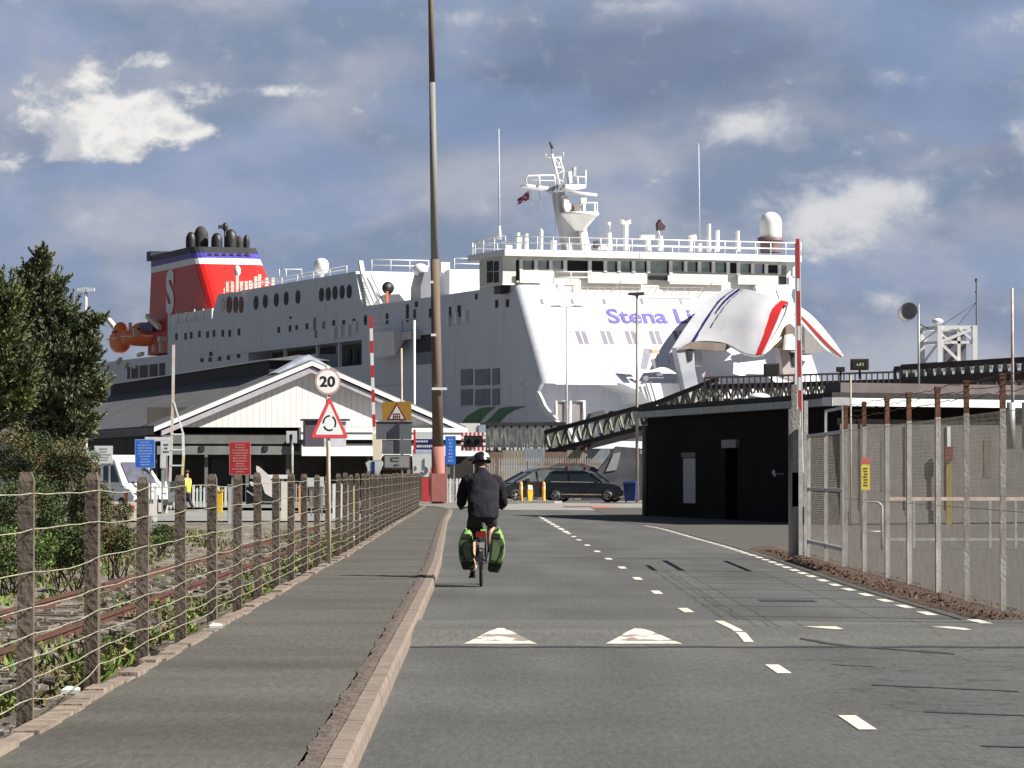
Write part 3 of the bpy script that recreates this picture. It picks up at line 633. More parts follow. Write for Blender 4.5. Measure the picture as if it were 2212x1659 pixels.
# ================================================================ BRICK BUILDING (right)
def brick(name, c1, c2, mortar):
    m = bpy.data.materials.new(name); m.use_nodes = True; t = m.node_tree; b = t.nodes['Principled BSDF']; b.inputs['Roughness'].default_value = .9; b.inputs['Specular IOR Level'].default_value = .08
    tcn = t.nodes.new('ShaderNodeTexCoord'); s = t.nodes.new('ShaderNodeSeparateXYZ'); c = t.nodes.new('ShaderNodeCombineXYZ'); t.links.new(tcn.outputs['Object'], s.inputs[0])
    a = t.nodes.new('ShaderNodeMath'); a.operation = 'ADD'; t.links.new(s.outputs[0], a.inputs[0]); t.links.new(s.outputs[1], a.inputs[1])
    t.links.new(a.outputs[0], c.inputs[0]); t.links.new(s.outputs[2], c.inputs[1])
    br = t.nodes.new('ShaderNodeTexBrick'); t.links.new(c.outputs[0], br.inputs['Vector']); br.inputs['Scale'].default_value = 4.4; br.inputs['Color1'].default_value = (*c1, 1); br.inputs['Color2'].default_value = (*c2, 1); br.inputs['Mortar'].default_value = (*mortar, 1); br.inputs['Mortar Size'].default_value = .02
    nz = t.nodes.new('ShaderNodeTexNoise'); nz.inputs['Scale'].default_value = .8; nz.inputs['Detail'].default_value = 7; t.links.new(tcn.outputs['Object'], nz.inputs['Vector'])
    mr = t.nodes.new('ShaderNodeMapRange'); mr.inputs[1].default_value = .3; mr.inputs[2].default_value = .7; mr.inputs[3].default_value = .7; mr.inputs[4].default_value = 1.25; t.links.new(nz.outputs[0], mr.inputs[0])
    mu = t.nodes.new('ShaderNodeMix'); mu.data_type = 'RGBA'; mu.blend_type = 'MULTIPLY'; mu.inputs[0].default_value = 1; t.links.new(br.outputs[0], mu.inputs[6]); t.links.new(mr.outputs[0], mu.inputs[7]); t.links.new(mu.outputs[2], b.inputs['Base Color'])
    return m
m_brick = brick('dark_brick', (.014, .012, .011), (.007, .006, .006), (.018, .017, .015))
m_fascia = pm('grey_fascia', (.42, .43, .42), (.33, .34, .33), 2, .6)
m_roofk = pm('black_roof_felt', (.018, .017, .02), (.03, .028, .03), 4, .9)
m_roofb = pm('brown_roof_felt', (.14, .115, .115), (.1, .08, .08), 1.2, .9)
A_ = Vector((4.83, 128.6, 0)); B_ = Vector((9.46, 105, 0)); C_ = B_ + Vector((.857, .515, 0)) * 14; D_ = C_ + Vector((-.2, .98, 0)) * 22
bld = empty('brick_building', B_, 0, 'low dark brick building with flat black roof and pale fascia right of the road', 'building')
def L_(p, z=0): p = Vector(p) - B_; p.z = z; return p
uL = (A_ - B_).normalized(); uF = (C_ - B_).normalized(); nL = Vector((-uL.y, uL.x, 0)); nL = nL if nL.x < 0 else -nL; nF = Vector((uF.y, -uF.x, 0))
MB().prism([L_(A_), L_(B_), L_(C_), L_(D_)], (0, 0, 3.48)).build('wall', m_brick, bld)
def off(dl, df): # footprint grown by overhangs
    c0 = A_ + nL * dl + uL * .5; c1 = B_ + nL * dl + nF * df; c2 = C_ + nF * df + uF * .4
    return c0, c1, c2
mb = MB(); c0, c1, c2 = off(.42, .45)
mb.prism([L_(c0, 3.48), L_(c1, 3.48), L_(c1 - nL * .6 - nF * .0, 3.48), L_(c0 - nL * .6, 3.48)], (0, 0, .22)); mb.build('fascia', m_fascia, bld)
mb = MB(); mb.prism([L_(c1 + nF * .004 + nL * .004, 3.47), L_(c2 + nF * .004, 3.47), L_(c2 - nF * .5, 3.47), L_(c1 - nF * .5 + nL * .004, 3.47)], (0, 0, .25)); mb.build('fascia', m_white, bld)['label'] = 'white front fascia board of the brick building'
mb = MB(); c0, c1, c2 = off(.45, .48); D2 = D_ + nL * -.0
mb.prism([L_(c0, 3.722), L_(c1, 3.722), L_(c2, 3.722), L_(D_, 3.722)], (0, 0, .14)); c0, c1, c2 = off(-.6, -1.0); mb.build('roof', m_roofk, bld)
mb = MB(); c1 = B_ + uF * 1.0 - nF * 1.2; c2 = C_ - nF * 1.2
mb.prism([L_(c1, 3.865), L_(c2, 3.865), L_(c2 - nF * .8, 3.865), L_(c1 - nF * .8, 3.865)], (0, 0, .33)); mb.build('roof_upstand', m_roofb, bld)
# openings in the shaded side wall
def on_side(px, z, out=.0): # px column -> point along the side wall
    d = ray(px, 1000); k_ = d.x / d.y
    t = (B_.x - k_ * B_.y) / (k_ * uL.y - uL.x); p = B_ + uL * t + nL * out; return L_(p, z)
def side_panel(x0, x1, z0, z1, o0, o1, name, mat):
    a, b = on_side(x0, z0, o0), on_side(x1, z0, o0); up = Vector((0, 0, z1 - z0))
    return MB().prism([a, b, b + up, a + up], nL * (o1 - o0)).build(name, mat, bld)
side_panel(1477, 1503, .5, 2.02, -.02, .02, 'window', pm('grey_shutter', (.32, .33, .35), (.24, .25, .27), 5, .5))
side_panel(1475, 1505, 2.05, 2.22, -.02, .05, 'lintel', pm('dark_lintel', (.07, .07, .07)))
side_panel(1569, 1592, .05, 2.3, -.02, .03, 'door', pm('matte_black', (.004, .004, .004), (.006, .006, .006), 3, 1.0, spec=.0))
side_panel(1566, 1597, 2.34, 2.6, -.02, .12, 'door_canopy', pm('grey_lintel', (.22, .21, .2)))
# fittings on the front wall seen through the fence
def on_front(px, z, out=.0):
    d = ray(px, 1000); k_ = d.x / d.y; t = (B_.x - k_ * B_.y) / (k_ * uF.y - uF.x); p = B_ + uF * t + nF * out; return L_(p, z)
def front_panel(x0, x1, z0, z1, o0, o1, name, mat):
    a, b = on_front(x0, z0, o0), on_front(x1, z0, o0); up = Vector((0, 0, z1 - z0))
    return MB().prism([a, b, b + up, a + up], nF * (o1 - o0)).build(name, mat, bld)
m_render = pm('grey_brown_render', (.085, .080, .073), (.058, .055, .051), 1.4, .9, bump=.2, bscale=30)
front_panel(1812, 2230, .02, 2.95, 0.0, .06, 'render_panel', m_render)
front_panel(1900, 1925, 1.0, 2.5, .062, .075, 'window', pm('dull_pane', (.06, .06, .06), (.09, .09, .085), 2, .3))
front_panel(2122, 2139, 1.4, 2.5, .062, .08, 'window', pm('brown_pane', (.07, .06, .045), None, 2, .4))
front_panel(1950, 1962, .3, 2.9, .062, .12, 'downpipe', pm('dark_pipe', (.06, .06, .06)))
front_panel(2040, 2047, .3, 2.9, .062, .14, 'downpipe', m_fascia)
front_panel(1830, 2230, .05, .42, .062, .10, 'plinth', pm('plinth_grey', (.08, .075, .07)))
o = empty('fire_point', on_front(2027, 0, .5) + B_, 0, 'slim yellow stand with a dark red box on top by the front wall', 'fire point')
MB().box(-.08, .08, -.05, .05, 0, 1.9).build('stand', pm('dull_yellow', (.35, .26, .04)), o); MB().box(-.12, .12, -.1, .1, 1.9, 2.3).build('red_box', pm('dull_red', (.2, .03, .03)), o)
o = MB().sphere((0, 0, 0), (.36, .36, .16), 16, 6, 0, 0, 1).build('roof_dome', m_white, None, (7.7, 112.5, 3.862)); tag(o, 'shallow white roof dome on the black felt roof', 'skylight')
o = empty('security_light', Vector(L_(A_, 0)) * 0 + B_ + on_side(1694, 1.5, .0), 0, 'small bright security light on the side wall of the brick building', 'light')
MB().beam((0, 0, 0), (-.25, 0, 0), .04, .04).build('bracket', m_steel, o); MB().prism([(-.25, -.08, -.08), (-.25, .08, -.08), (-.33, .08, .02), (-.25, .08, .1)][:3] + [(-.3, 0, .12)], (-.05, 0, 0)).build('lamp_head', m_white, o)

# poles and dish on the brick building
def pole(name, x, y0, y1, Y, r, mat, lab, cat, r2=None, zb=None, n=8):
    p = W(x, y0, Y); b = W(x, y1, Y); zb_ = b.z if zb is None else zb
    o = MB().tube((0, 0, 0), (0, 0, p.z - zb_), r, r2, n=n).build(name, mat, None, (p.x, Y, zb_)); return tag(o, lab, cat)
sd = empty('satellite_dish', (W(1985, 900, 108.2).x, 108.2, 3.05), 0, 'grey satellite dish on a slim pole above the white fascia', 'dish')
MB().tube((0, 0, 0), (0, 0, 3.55), .032, n=8).build('pole', m_steel, sd)
T = Matrix.Translation((-.34, -.1, 3.3)) @ Matrix.Rotation(R(-28), 4, 'Z') @ Matrix.Rotation(R(68), 4, 'X') @ Matrix.Rotation(R(0), 4, 'Y')
prof = [(0.001, -.09), (.1, -.083), (.2, -.055), (.31, .0), (.315, .0), (.205, -.065), (.1, -.095), (.001, -.10)]
MB().lathe(prof, (0, 0, 0), 20, 0, T).build('dish', pm('dish_grey', (.34, .32, .30), (.25, .24, .22), 3, .6), sd)
MB().beam((-.05, 0, 3.3), (.0, 0, 3.3), .06, .06).beam((0, 0, 2.95), (.3, -.05, 2.8), .025, .025).beam((.0, 0, 2.75), (.2, -.03, 2.6), .02, .02).build('bracket', m_dkgrey, sd)
pole('pole', 1837.5, 811, 930, 100, .026, pm('beige_pole', (.42, .36, .28), (.3, .25, .19), 3, .7), 'thin beige pole in front of the fascia near the gate', 'pole', zb=.03)
pole('pole', 2186.5, 622, 905, 104, .05, pm('mottled_pale_pole', (.55, .5, .45), (.33, .22, .18), 2, .7), 'pale pole near the right edge rising above the dark truss', 'pole', r2=.035)
g = empty('flue_pipe', (W(2184, 880, 101).x, 101, 2.2), 0, 'pair of short grey metal flues under the white fascia at far right', 'flue')
for dx in (0, .42): MB().tube((dx, 0, 0), (dx, 0, 1.3), .12, n=10).build('flue', m_steel, g)

# ================================================================ STATION SHED (left)
m_boards = lines_mat('white_boarding', (.74, .72, .69), (.56, .53, .52), 0, 3.0, .16)
m_sroof = pm('grey_sheet_roof', (.135, .132, .138), (.10, .098, .103), .8, .9, lo=.3, hi=.7, stretch=(1, .5, 1), spec=.1)
m_sroof2 = pm('moss_streak', (.24, .235, .22), None, 2, .95)
sh = empty('station_shed', (-18.5, 190, 0), R(15), 'long station shed with white boarded gable and dark grey pitched roof', 'building')
Wd, EZ, AZ, LEN = 16.2, 4.05, 7.42, 60
ax_ = Wd / 2
mb = MB(); mb.prism([(.25, .35, EZ - .1), (Wd - .25, .35, EZ - .1), (ax_, .35, AZ - .25)], (0, .3, 0)); mb.build('gable_wall', m_boards, sh)
mb = MB()
for s_, x0, x1 in ((0, -.35, ax_), (1, Wd + .35, ax_)):
    z0 = EZ - .14; z1 = AZ
    mb.prism([(x0, -.15, z0), (x1, -.15, z1), (x1, LEN, z1), (x0, LEN, z0)], (0, 0, .12))
mb.build('roof', m_sroof, sh)
mb = MB()
for x0, x1 in ((-.37, ax_), (Wd + .37, ax_)): mb.prism([(x0, -.2, EZ - .36), (x1, -.2, AZ - .18), (x1, -.2, AZ + .06), (x0, -.2, EZ - .12)], (0, .05, 0))
mb.build('barge_board', m_white, sh)
mb = MB()
for x0, x1 in ((0.05, ax_), (Wd - .05, ax_)): mb.prism([(x0, -.1, EZ - .56), (x1, -.1, AZ - .56), (x1, -.1, AZ - .26), (x0, -.1, EZ - .3)], (0, .4, 0))
mb.build('soffit', pm('grey_soffit', (.40, .38, .42)), sh)
# ridge lantern, its side's shade painted near black, pale louvre at near end
mb = MB(); mb.box(ax_ - 1.6, ax_ + 1.6, 3.5, LEN, AZ - .75, AZ + .22); mb.build('ridge_lantern', pm('lantern_side_shade', (.012, .012, .016), (.02, .02, .024), 2, .8), sh)
mb = MB(); mb.prism([(ax_ - 1.75, 3.2, AZ + .2), (ax_, 3.2, AZ + .5), (ax_ + 1.75, 3.2, AZ + .2)], (0, LEN - 3, 0)); mb.build('lantern_roof', pm('lantern_roof', (.17, .17, .18), (.12, .12, .13), 1, .8), sh)
mb = MB(); mb.prism([(ax_ - 1.8, .6, AZ - .55), (ax_, .6, AZ + .42), (ax_ + 1.8, .6, AZ - .55)], (0, 2.0, 0)); mb.build('ridge_hood', pm('blue_grey_hood', (.50, .54, .62), (.34, .38, .46), 2, .6), sh)
# streaks of moss on the near slope
mb = MB(); r2 = random.Random(5)
for i in range(46):
    yy = r2.uniform(3, 42); t0 = r2.uniform(.08, .55); t1 = t0 + r2.uniform(.1, .32); wd = r2.uniform(.04, .14)
    P = lambda t, y: (lerp(-.35, ax_, t), y, lerp(EZ - .14, AZ, t) + .126)
    MB().add([P(t0, yy), P(t0, yy + wd), P(t1, yy + wd * 1.5 + .4), P(t1, yy + .4)], [(0, 1, 2, 3)]).build('moss_streak', m_sroof2, sh)
# eaves beam, brackets, columns and dim interior
mb = MB(); mb.box(.1, 10.0, -.05, .3, EZ - .98, EZ - .52); mb.build('eaves_beam', pm('shaded_eaves_grey', (.13, .13, .125), (.09, .09, .085), 1, .7), sh)  # grey colour stands in for shade on this set-back fascia
mb = MB(); mb.box(-.2, Wd + .2, -.12, -.06, EZ - 1.55, EZ - 1.1); mb.build('lower_beam', pm('shaded_beam_grey', (.17, .18, .18), (.12, .13, .13), 1, .7), sh)  # lower band greyed the same way, shade put into its colour
mb = MB(); mb.box(7.4, Wd + .3, -.7, -.13, EZ - .75, EZ - .12); mb.box(7.4, Wd + 1.2, -.9, -.71, EZ - 1.62, EZ - .98); mb.build('canopy_fascia', m_white, sh)
mb = MB(); mb.box(7.42, Wd + .28, -.74, -.702, EZ - .42, EZ - .36); mb.box(7.42, Wd + 1.1, -.94, -.902, EZ - 1.02, EZ - .96); mb.build('canopy_trim', m_dkgrey, sh)
for i in range(8): MB().box(-.09, .09, -.09, .09, 0, EZ - 1.1).build('column', pm('column_grey', (.12, .12, .12)), sh, (.3 + i * 2.2, .4, 0))
for i in range(5): MB().box(-.12, .12, -.2, .0, -.16, .12).build('floodlight', m_black, sh, (2.2 + i * 1.7, -.0, EZ - 1.2))
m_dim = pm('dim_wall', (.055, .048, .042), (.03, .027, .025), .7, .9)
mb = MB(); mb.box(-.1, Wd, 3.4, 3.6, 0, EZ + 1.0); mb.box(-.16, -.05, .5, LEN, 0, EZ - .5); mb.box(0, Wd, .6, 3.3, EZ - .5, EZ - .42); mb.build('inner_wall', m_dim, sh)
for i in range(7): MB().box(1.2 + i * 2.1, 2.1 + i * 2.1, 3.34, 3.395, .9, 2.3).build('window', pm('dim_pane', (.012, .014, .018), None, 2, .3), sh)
mb = MB(); mb.box(-.42, -.32, .0, LEN, EZ - .5, EZ - .16); mb.build('gutter', pm('grey_gutter', (.15, .14, .13), (.1, .1, .09), 1, .8), sh)
# small hut roof and cabin against the gable
hb = empty('gable_cabin', (W(706, 920, 189).x - 1.1, 188.2, 2.9), R(8), 'small dark and white box cabin high on the gable behind the round sign', 'cabin')
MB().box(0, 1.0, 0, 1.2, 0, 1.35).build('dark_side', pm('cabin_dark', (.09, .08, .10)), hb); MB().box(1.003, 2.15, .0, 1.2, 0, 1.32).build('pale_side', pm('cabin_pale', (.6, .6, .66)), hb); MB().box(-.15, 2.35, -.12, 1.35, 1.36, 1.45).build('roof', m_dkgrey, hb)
# flat canopy to the right of the shed
cp = empty('flat_canopy', (W(893, 930, 200).x, 200, 0), 0, 'low building with a wide bright white fascia behind the tall mast', 'building')
wC = (1035 - 893) / 39.0
MB().box(0, wC, 0, 5, 3.75, 4.28).build('fascia', m_white, cp); MB().box(.1, wC - .1, .4, 4.6, 0, 3.74).build('wall', m_dim, cp); MB().box(wC - .02, wC + .35, -.05, .2, 3.3, 4.2).build('end_trim', pm('pale_blue_trim', (.35, .42, .5)), cp)

# ================================================================ TRUSSES
m_tk = pm('black_truss_steel', (.022, .018, .022), (.04, .03, .03), 2, .7)
m_tg = pm('pale_green_brace', (.25, .25, .20), (.09, .085, .075), 1.5, .8)
m_tn = pm('white_node', (.66, .68, .66), (.5, .5, .48), 3, .6)
def truss(name, p, e, h0, h1, dep, nb, lab, deck=True, rail=.0, style=0, seed=1, mid=False):
    p = Vector(p); e = Vector(e); O = Vector(p); e = e - p; rr = random.Random(seed)
    t = empty(name, O, 0, lab, 'truss bridge')
    for k_, yy in enumerate((0, dep)):
        MB().beam((0, yy, h0), e + Vector((0, yy, h1)), .2, .22).build('top_chord', m_tk, t)
        MB().beam((0, yy, 0), e + Vector((0, yy, 0)), .18, .26).build('bottom_chord', m_tk, t)
        mb = MB(); nbx = MB()
        for i in range(nb):
            a = e * (i / nb); b = e * ((i + 1) / nb); ha = lerp(h0, h1, i / nb); hb_ = lerp(h0, h1, (i + 1) / nb); m_ = (a + b) / 2
            o_ = Vector((0, yy, 0))
            mb.beam(a + o_ + Vector((0, 0, ha)), m_ + o_, .13, .1); mb.beam(m_ + o_, b + o_ + Vector((0, 0, hb_)), .13, .1)
            if i % 2 == 0: mb.beam(a + o_, a + o_ + Vector((0, 0, ha)), .09, .09)
            if k_ == 0:
                nbx.box(m_.x - .09, m_.x + .09, yy - .14, yy - .1, m_.z + .0, m_.z + .2)
                if rr.random() > .4: nbx.box(a.x - .05, a.x + .06, yy - .14, yy - .1, a.z + .02, a.z + .16)
        mb.build('brace', m_tg, t)
        if k_ == 0: nbx.build('node_plate', m_tn, t)
    if deck: MB().prism([(0, .2, -.45), (e.x, .2, e.z - .45), (e.x, .2, e.z - .13), (0, .2, -.13)], (0, dep - .4, 0)).build('deck', m_tk, t)
    if mid:
        MB().beam((0, -.05, h0 * .55), e + Vector((0, -.05, h1 * .55)), .3, .42).build('walkway_girder', m_tk, t)
        mb = MB()
        for i in range(nb * 2): c = e * ((i + .5) / nb / 2); mb.box(c.x - .07, c.x + .07, -.3, -.22, c.z + h0 * .80, c.z + h0 * .80 + .16)
        mb.build('lamp_row', m_tg, t)
    if rail:
        mb = MB(); mb.beam((0, -.12, h0 + rail), e + Vector((0, -.12, h1 + rail)), .08, .1)
        n2 = nb * 2
        for i in range(n2 + 1): c = e * (i / n2); mb.beam(c + Vector((0, -.12, 0)), c + Vector((0, -.12, lerp(h0, h1, i / n2) + rail)), .06, .06)
        mb.build('handrail', m_tk, t)
    return t
truss('footbridge_truss', (-2.1, 236, 3.0), (3.6, 236, 3.02), 1.7, 1.74, 3.0, 11, 'level lattice truss bridge above the grey palisade fence', seed=2)
truss('linkspan_truss', (2.0, 214, 2.75), (9.2, 206, 4.55), 1.2, 1.25, 3.2, 12, 'sloping lattice truss ramp rising right behind the thin lamp post', seed=3)
truss('linkspan_truss', (7.0, 192, 4.25), (10.9, 190, 5.5), .75, 1.0, 2.5, 7, 'short sloping lattice rising from the far roof corner to the dark truss', seed=6)
truss('linkspan_truss', (9.6, 180, 5.1), (19.6, 180, 5.2), .72, .92, 3.0, 18, 'dark lattice truss above the black roof below the raised bow visor', rail=.45, seed=4)
truss('linkspan_truss', (17.9, 166, 4.85), (25, 164, 5.2), 1.55, 1.6, 3.0, 17, 'dark lattice truss at far right under the white gantry', rail=.0, seed=5, mid=True)
for x, Y in ((1218, 215), (1264, 213)):
    t_ = pole('support_post', x, 960, 1058, Y, .13, m_rust, 'rusty steel post under the sloping truss, ' + ('left' if x < 1240 else 'right') + ' of the pair', 'post', zb=0)
    t_['group'] = 'rusty posts under the truss'
def crate(name, x0, y0, x1, y1, Y, dep, mat, lab, cat, extra=None):
    a = W(x0, y1, Y); b = W(x1, y0, Y); o = empty(name, ((a.x + b.x) / 2, Y, a.z), 0, lab, cat); w2 = (b.x - a.x) / 2; h = b.z - a.z
    MB().box(-w2, w2, 0, dep, 0, h).build('housing', mat, o); MB().box(-w2 * .85, w2 * .85, -.02, .0, h * .12, h * .88).build('face', m_black, o); MB().box(-.05, .05, .2, .3, -.45, 0).build('stem', m_tk, o)
    if extra: extra(o, w2, h)
    return o
def led(o, w2, h):
    mb = MB()
    for i, (dx, zz) in enumerate(((-.35, .5), (-.3, .42), (-.05, .5), (0, .42), (0, .58), (.25, .5), (.29, .44), (.29, .56))): mb.box(w2 * dx - .02, w2 * dx + .04, -.03, -.021, h * zz - .03, h * zz + .03)
    mb.build('lit_characters', pm('led_pale', (.6, .7, .45)), o)
m_browncab = pm('brown_cabinet', (.09, .05, .05), (.06, .035, .035), 2, .7)
crate('equipment_box', 1651, 785, 1684, 813, 178.5, .6, m_browncab, 'brown equipment box on the dark truss below the visor', 'box')
crate('display_box', 1839, 775, 1877, 799, 178.5, .6, m_browncab, 'wide dark display box on the truss with faint characters', 'display', led)
crate('equipment_box', 1808, 792.5, 1825, 803, 178.4, .5, m_tk, 'small black box on the truss left of the display box', 'box')

# white steel gantry tower and its slender mast
gt2 = empty('gantry_tower', (W(2030, 790, 262).x, 262, 5.0), 0, 'white steel gantry tower with crossed bracing above the right hand truss', 'tower')
zt = W(2030, 703, 262).z - 5; w1 = (2108 - 2032) / 29.8; w0 = -(2032 - 2003) / 29.8; mb = MB(); zb = zt - 2.75; 
P4 = [(0, 0), (w1, 0), (w0 + w1, 2.6), (w0, 2.6)]
for (x, y) in P4: MB().box(x - .17, x + .17, y - .17, y + .17, 0, zt).build('leg', m_white, gt2)
mb = MB(); z2 = (zt + zb) / 2 + .25
for za, th in ((zt - .15, .28), (z2 - .1, .2), (zb, .22)):
    for i in range(4): a = P4[i]; b = P4[(i + 1) % 4]; mb.beam((*a, za), (*b, za), .2, th)
mb.build('cross_beam', m_white, gt2)
mb = MB(); mb.beam((0, -.05, z2 - .1), (w1, -.05, zt - .2), .18, .2); mb.beam((0, -.05, z2 - .1), (w1 * .62, -.05, zb), .18, .2); mb.beam((w1 * .55, -.05, z2 + .9), (w1, -.05, z2 - .1), .16, .16); mb.box(w1 * .55 - .12, w1 * .55 + .1, -.1, .1, zb, z2 + .9); mb.beam((0, -.05, z2 + .6), (w1 * .35, -.05, z2 - .1), .12, .12)
mb.beam((0, 0, zt - .2), (w0, 2.6, z2), .14, .14); mb.beam((0, 0, z2), (w0, 2.6, zb), .14, .14); mb.build('bracing', m_white, gt2)
MB().box(.5, w1 - .5, 1.0, 2.0, zb, zt - .4).build('machinery', pm('lilac_machinery', (.20, .19, .24), (.12, .11, .15), 1.5, .7), gt2)
MB().sphere((w0 * .0 - .1, .4, zt + .32), (.42, .42, .22), 12, 6).box(-.14, -.06, .3, .4, zt, zt + .2).build('lamp', m_white, gt2)
ms = empty('radio_mast', (W(2110, 790, 264).x, 264, 5), 0, 'very thin guyed radio mast beside the white gantry', 'mast'); zt2 = W(2110, 606, 264).z - 5
MB().tube((0, 0, 0), (0, 0, zt2), .06, n=5).box(-.12, .06, -.03, .03, zt2 - .1, zt2 + .15).box(-.12, .03, -.03, .03, zt2 - .9, zt2 - .8).build('pole', m_dkgrey, ms)
for dx in (-2.8, -1.5): MB().tube((0, 0, zt2 - 1.6), (dx, .3, zt - .1), .018, n=4).build('guy_wire', m_dkgrey, ms)

# ================================================================ LAMP POSTS AND MAST
m_lamp = pm('lamp_metal', (.45, .44, .43), (.34, .33, .32), 3, .5, .1)
lp = empty('lamp_post', (W(1224, 900, 230).x, 230, 0), 0, 'slim pale lamp post with two horizontal arms in front of the ship', 'lamp post'); zt = W(1224, 664, 230).z
MB().tube((0, 0, 0), (0, 0, zt), .085, .055, n=8).build('pole', m_lamp, lp)
for s in (-1, 1): MB().beam((0, 0, zt), (s * .35, 0, zt + .06), .05, .05).build('arm', m_lamp, lp); MB().prism([(s * .35, -.12, zt), (s * 1.05, -.12, zt + .03), (s * 1.0, -.12, zt + .12), (s * .4, -.12, zt + .14)], (0, .24, 0)).build('lamp_head', m_lamp, lp)
lp = empty('lamp_post', (W(1376, 900, 192).x, 192, 0), 0, 'dark topped lamp post with a flat lamp head under the letters', 'lamp post'); zt = W(1376, 639, 192).z
MB().tube((0, 0, 0), (0, 0, zt), .085, .065, n=8).build('pole', pm('mottled_pole', (.42, .38, .33), (.16, .13, .14), .35, .7), lp)
MB().beam((-.08, 0, zt), (.08, 0, zt + .02), .1, .1).build('arm', m_dkgrey, lp); MB().prism([(-.5, -.12, zt + .05), (-.1, -.12, zt), (.4, -.12, zt + .04), (.38, -.12, zt + .2), (-.45, -.12, zt + .16)], (0, .24, 0)).build('lamp_head', pm('dark_lamp', (.05, .03, .05)), lp)
lp = empty('lamp_post', (W(185, 900, 150).x, 150, -.15), 0, 'white lamp post rising behind the pine tree', 'lamp post'); zt = W(185, 631, 150).z + .15
MB().tube((0, 0, 0), (0, 0, zt), .10, .055, n=8).build('pole', pm('cream_pole', (.66, .64, .57), (.5, .48, .43), 1, .5), lp)
for s in (-1, 1): MB().prism([(s * .02, -.12, zt), (s * .36, -.12, zt + .04), (s * .36, -.12, zt + .17), (s * .02, -.12, zt + .19)], (0, .24, 0)).build('lamp_head', pm('lamp_cap', (.5, .55, .62)), lp)
lp = empty('lighting_mast', (W(948, 1080, 181).x, 181, 0), 0, 'very tall brown and grey lighting mast with a red painted foot', 'mast')
m_mb = pm('rusty_brown_mast', (.15, .108, .075), (.085, .058, .045), .9, .8, stretch=(1, 1, .12)); m_mg = pm('bleached_grey_mast', (.235, .235, .222), (.17, .16, .14), 1.2, .7, stretch=(1, 1, .1)); m_mr = pm('faded_red_foot', (.36, .15, .12), (.30, .12, .10), 1, .8)
def mzz(y): return W(948, y, 181).z
segs = [(0, mzz(965), .34, .33, m_mr, 'painted_foot'), (mzz(965), mzz(560), .285, .215, m_mb, 'shaft'), (mzz(560), mzz(178), .205, .155, m_mg, 'shaft'), (mzz(178), mzz(-120), .152, .125, m_mb, 'shaft')]
lean = -.0165
for z0, z1, ra, rb, mt, nm in segs:
    MB().tube((z0 * lean + .0, 0, z0), (z1 * lean, 0, z1), ra, rb, n=14).build(nm, mt, lp)
for yy, dx in ((840, .5), (610, -.1), (724, .0)):
    z = mzz(yy); MB().beam((z * lean - .25, -.3, z), (z * lean + dx, -.3, z), .12, .12).build('floodlight', m_white, lp)
MB().box(-.4, .4, -.5, -.36, 0.1, 1.5).box(-.42, -.36, -.5, .3, 0, 1.8).build('door_panel', pm('faded_red_door', (.40, .15, .125)), lp)
zt = mzz(-120); MB().lathe([(.5, 0), (.9, .1), (.9, .3), (.4, .4)], (zt * lean, 0, zt), 12).build('head_ring', m_lamp, lp)

# ================================================================ PALISADE FENCE AND CAR PARK FURNITURE
pf = empty('palisade_fence', (-1.7, 206, 0), 0, 'grey steel palisade fence behind the parked black cars', 'fence')
m_pal = pm('palisade_grey', (.40, .42, .43), (.34, .25, .19), .9, .7, lo=.42, hi=.6)
mb = MB(); r2 = random.Random(3)
for i in range(74):
    x = i * .14; 
    if r2.random() < .04: continue
    mb.prism([(x - .038, 0, .1), (x + .038, 0, .1), (x + .038, 0, 2.3), (x, 0, 2.42), (x - .038, 0, 2.3)], (0, .02, 0))
mb.build('pales', m_pal, pf)
MB().box(0, 10.4, .03, .08, .5, .56).box(0, 10.4, .03, .08, 2.0, 2.06).build('rails', m_pal, pf)
for i in range(5): MB().box(-.05, .05, .08, .18, 0, 2.3).build('post', m_pal, pf, (i * 2.6, 0, 0))
bf = empty('board_wall', (-1.8, 210, 0), 0, 'brown and grey boarded wall behind the palisade fence', 'wall')
for i in range(9): MB().box(i * 1.25, i * 1.25 + 1.23, 0, .15, 0, 2.75 + .1 * ((i * 7) % 3)).build('panel', [pm('board_brown', (.23, .165, .12), (.15, .11, .085), 2, .9, stretch=(6, 1, .6)), pm('board_grey', (.27, .31, .34), (.18, .2, .22), 2, .9, stretch=(6, 1, .6)), pm('board_buff', (.34, .3, .24), (.22, .19, .15), 2, .9, stretch=(6, 1, .6))][(i * 2) % 3], bf)
for i, (x, yt, rr_, mt, lab) in enumerate(((1125.5, 1038, .085, m_orange, 'orange yellow bollard, left one in front of the cars'), (1174.5, 1039, .085, m_orange, 'orange yellow bollard next to the rear of the black estate car'))):
    p = W(x, 1050, 183); o = empty('bollard', (p.x, 183, 0), 0, lab, 'bollard', 'bollards in front of the parked cars')
    MB().lathe([(.085, 0), (.085, .98), (.06, 1.06), (.0, 1.1)], n=10).build('tube', pm('amber_paint', (.80, .42, .06), (.7, .34, .05), 4, .5), o); MB().lathe([(.09, .7), (.09, .84)], n=10).build('reflective_band', pm('cream_band', (.8, .65, .4)), o)
p = W(1146, 1050, 182.6); o = empty('keep_left_marker', (p.x, 182.6, 0), R(12), 'rounded yellow marker bollard between the two straight bollards', 'bollard')
MB().prism([(-.1, 0, .1), (.08, 0, .0), (.14, 0, .5), (.1, 0, .9), (-.12, 0, .95), (-.14, 0, .6)], (0, .14, 0)).build('body', m_yellow, o); MB().box(-.12, .1, -.02, 0, .68, .9).build('white_face', m_white, o)
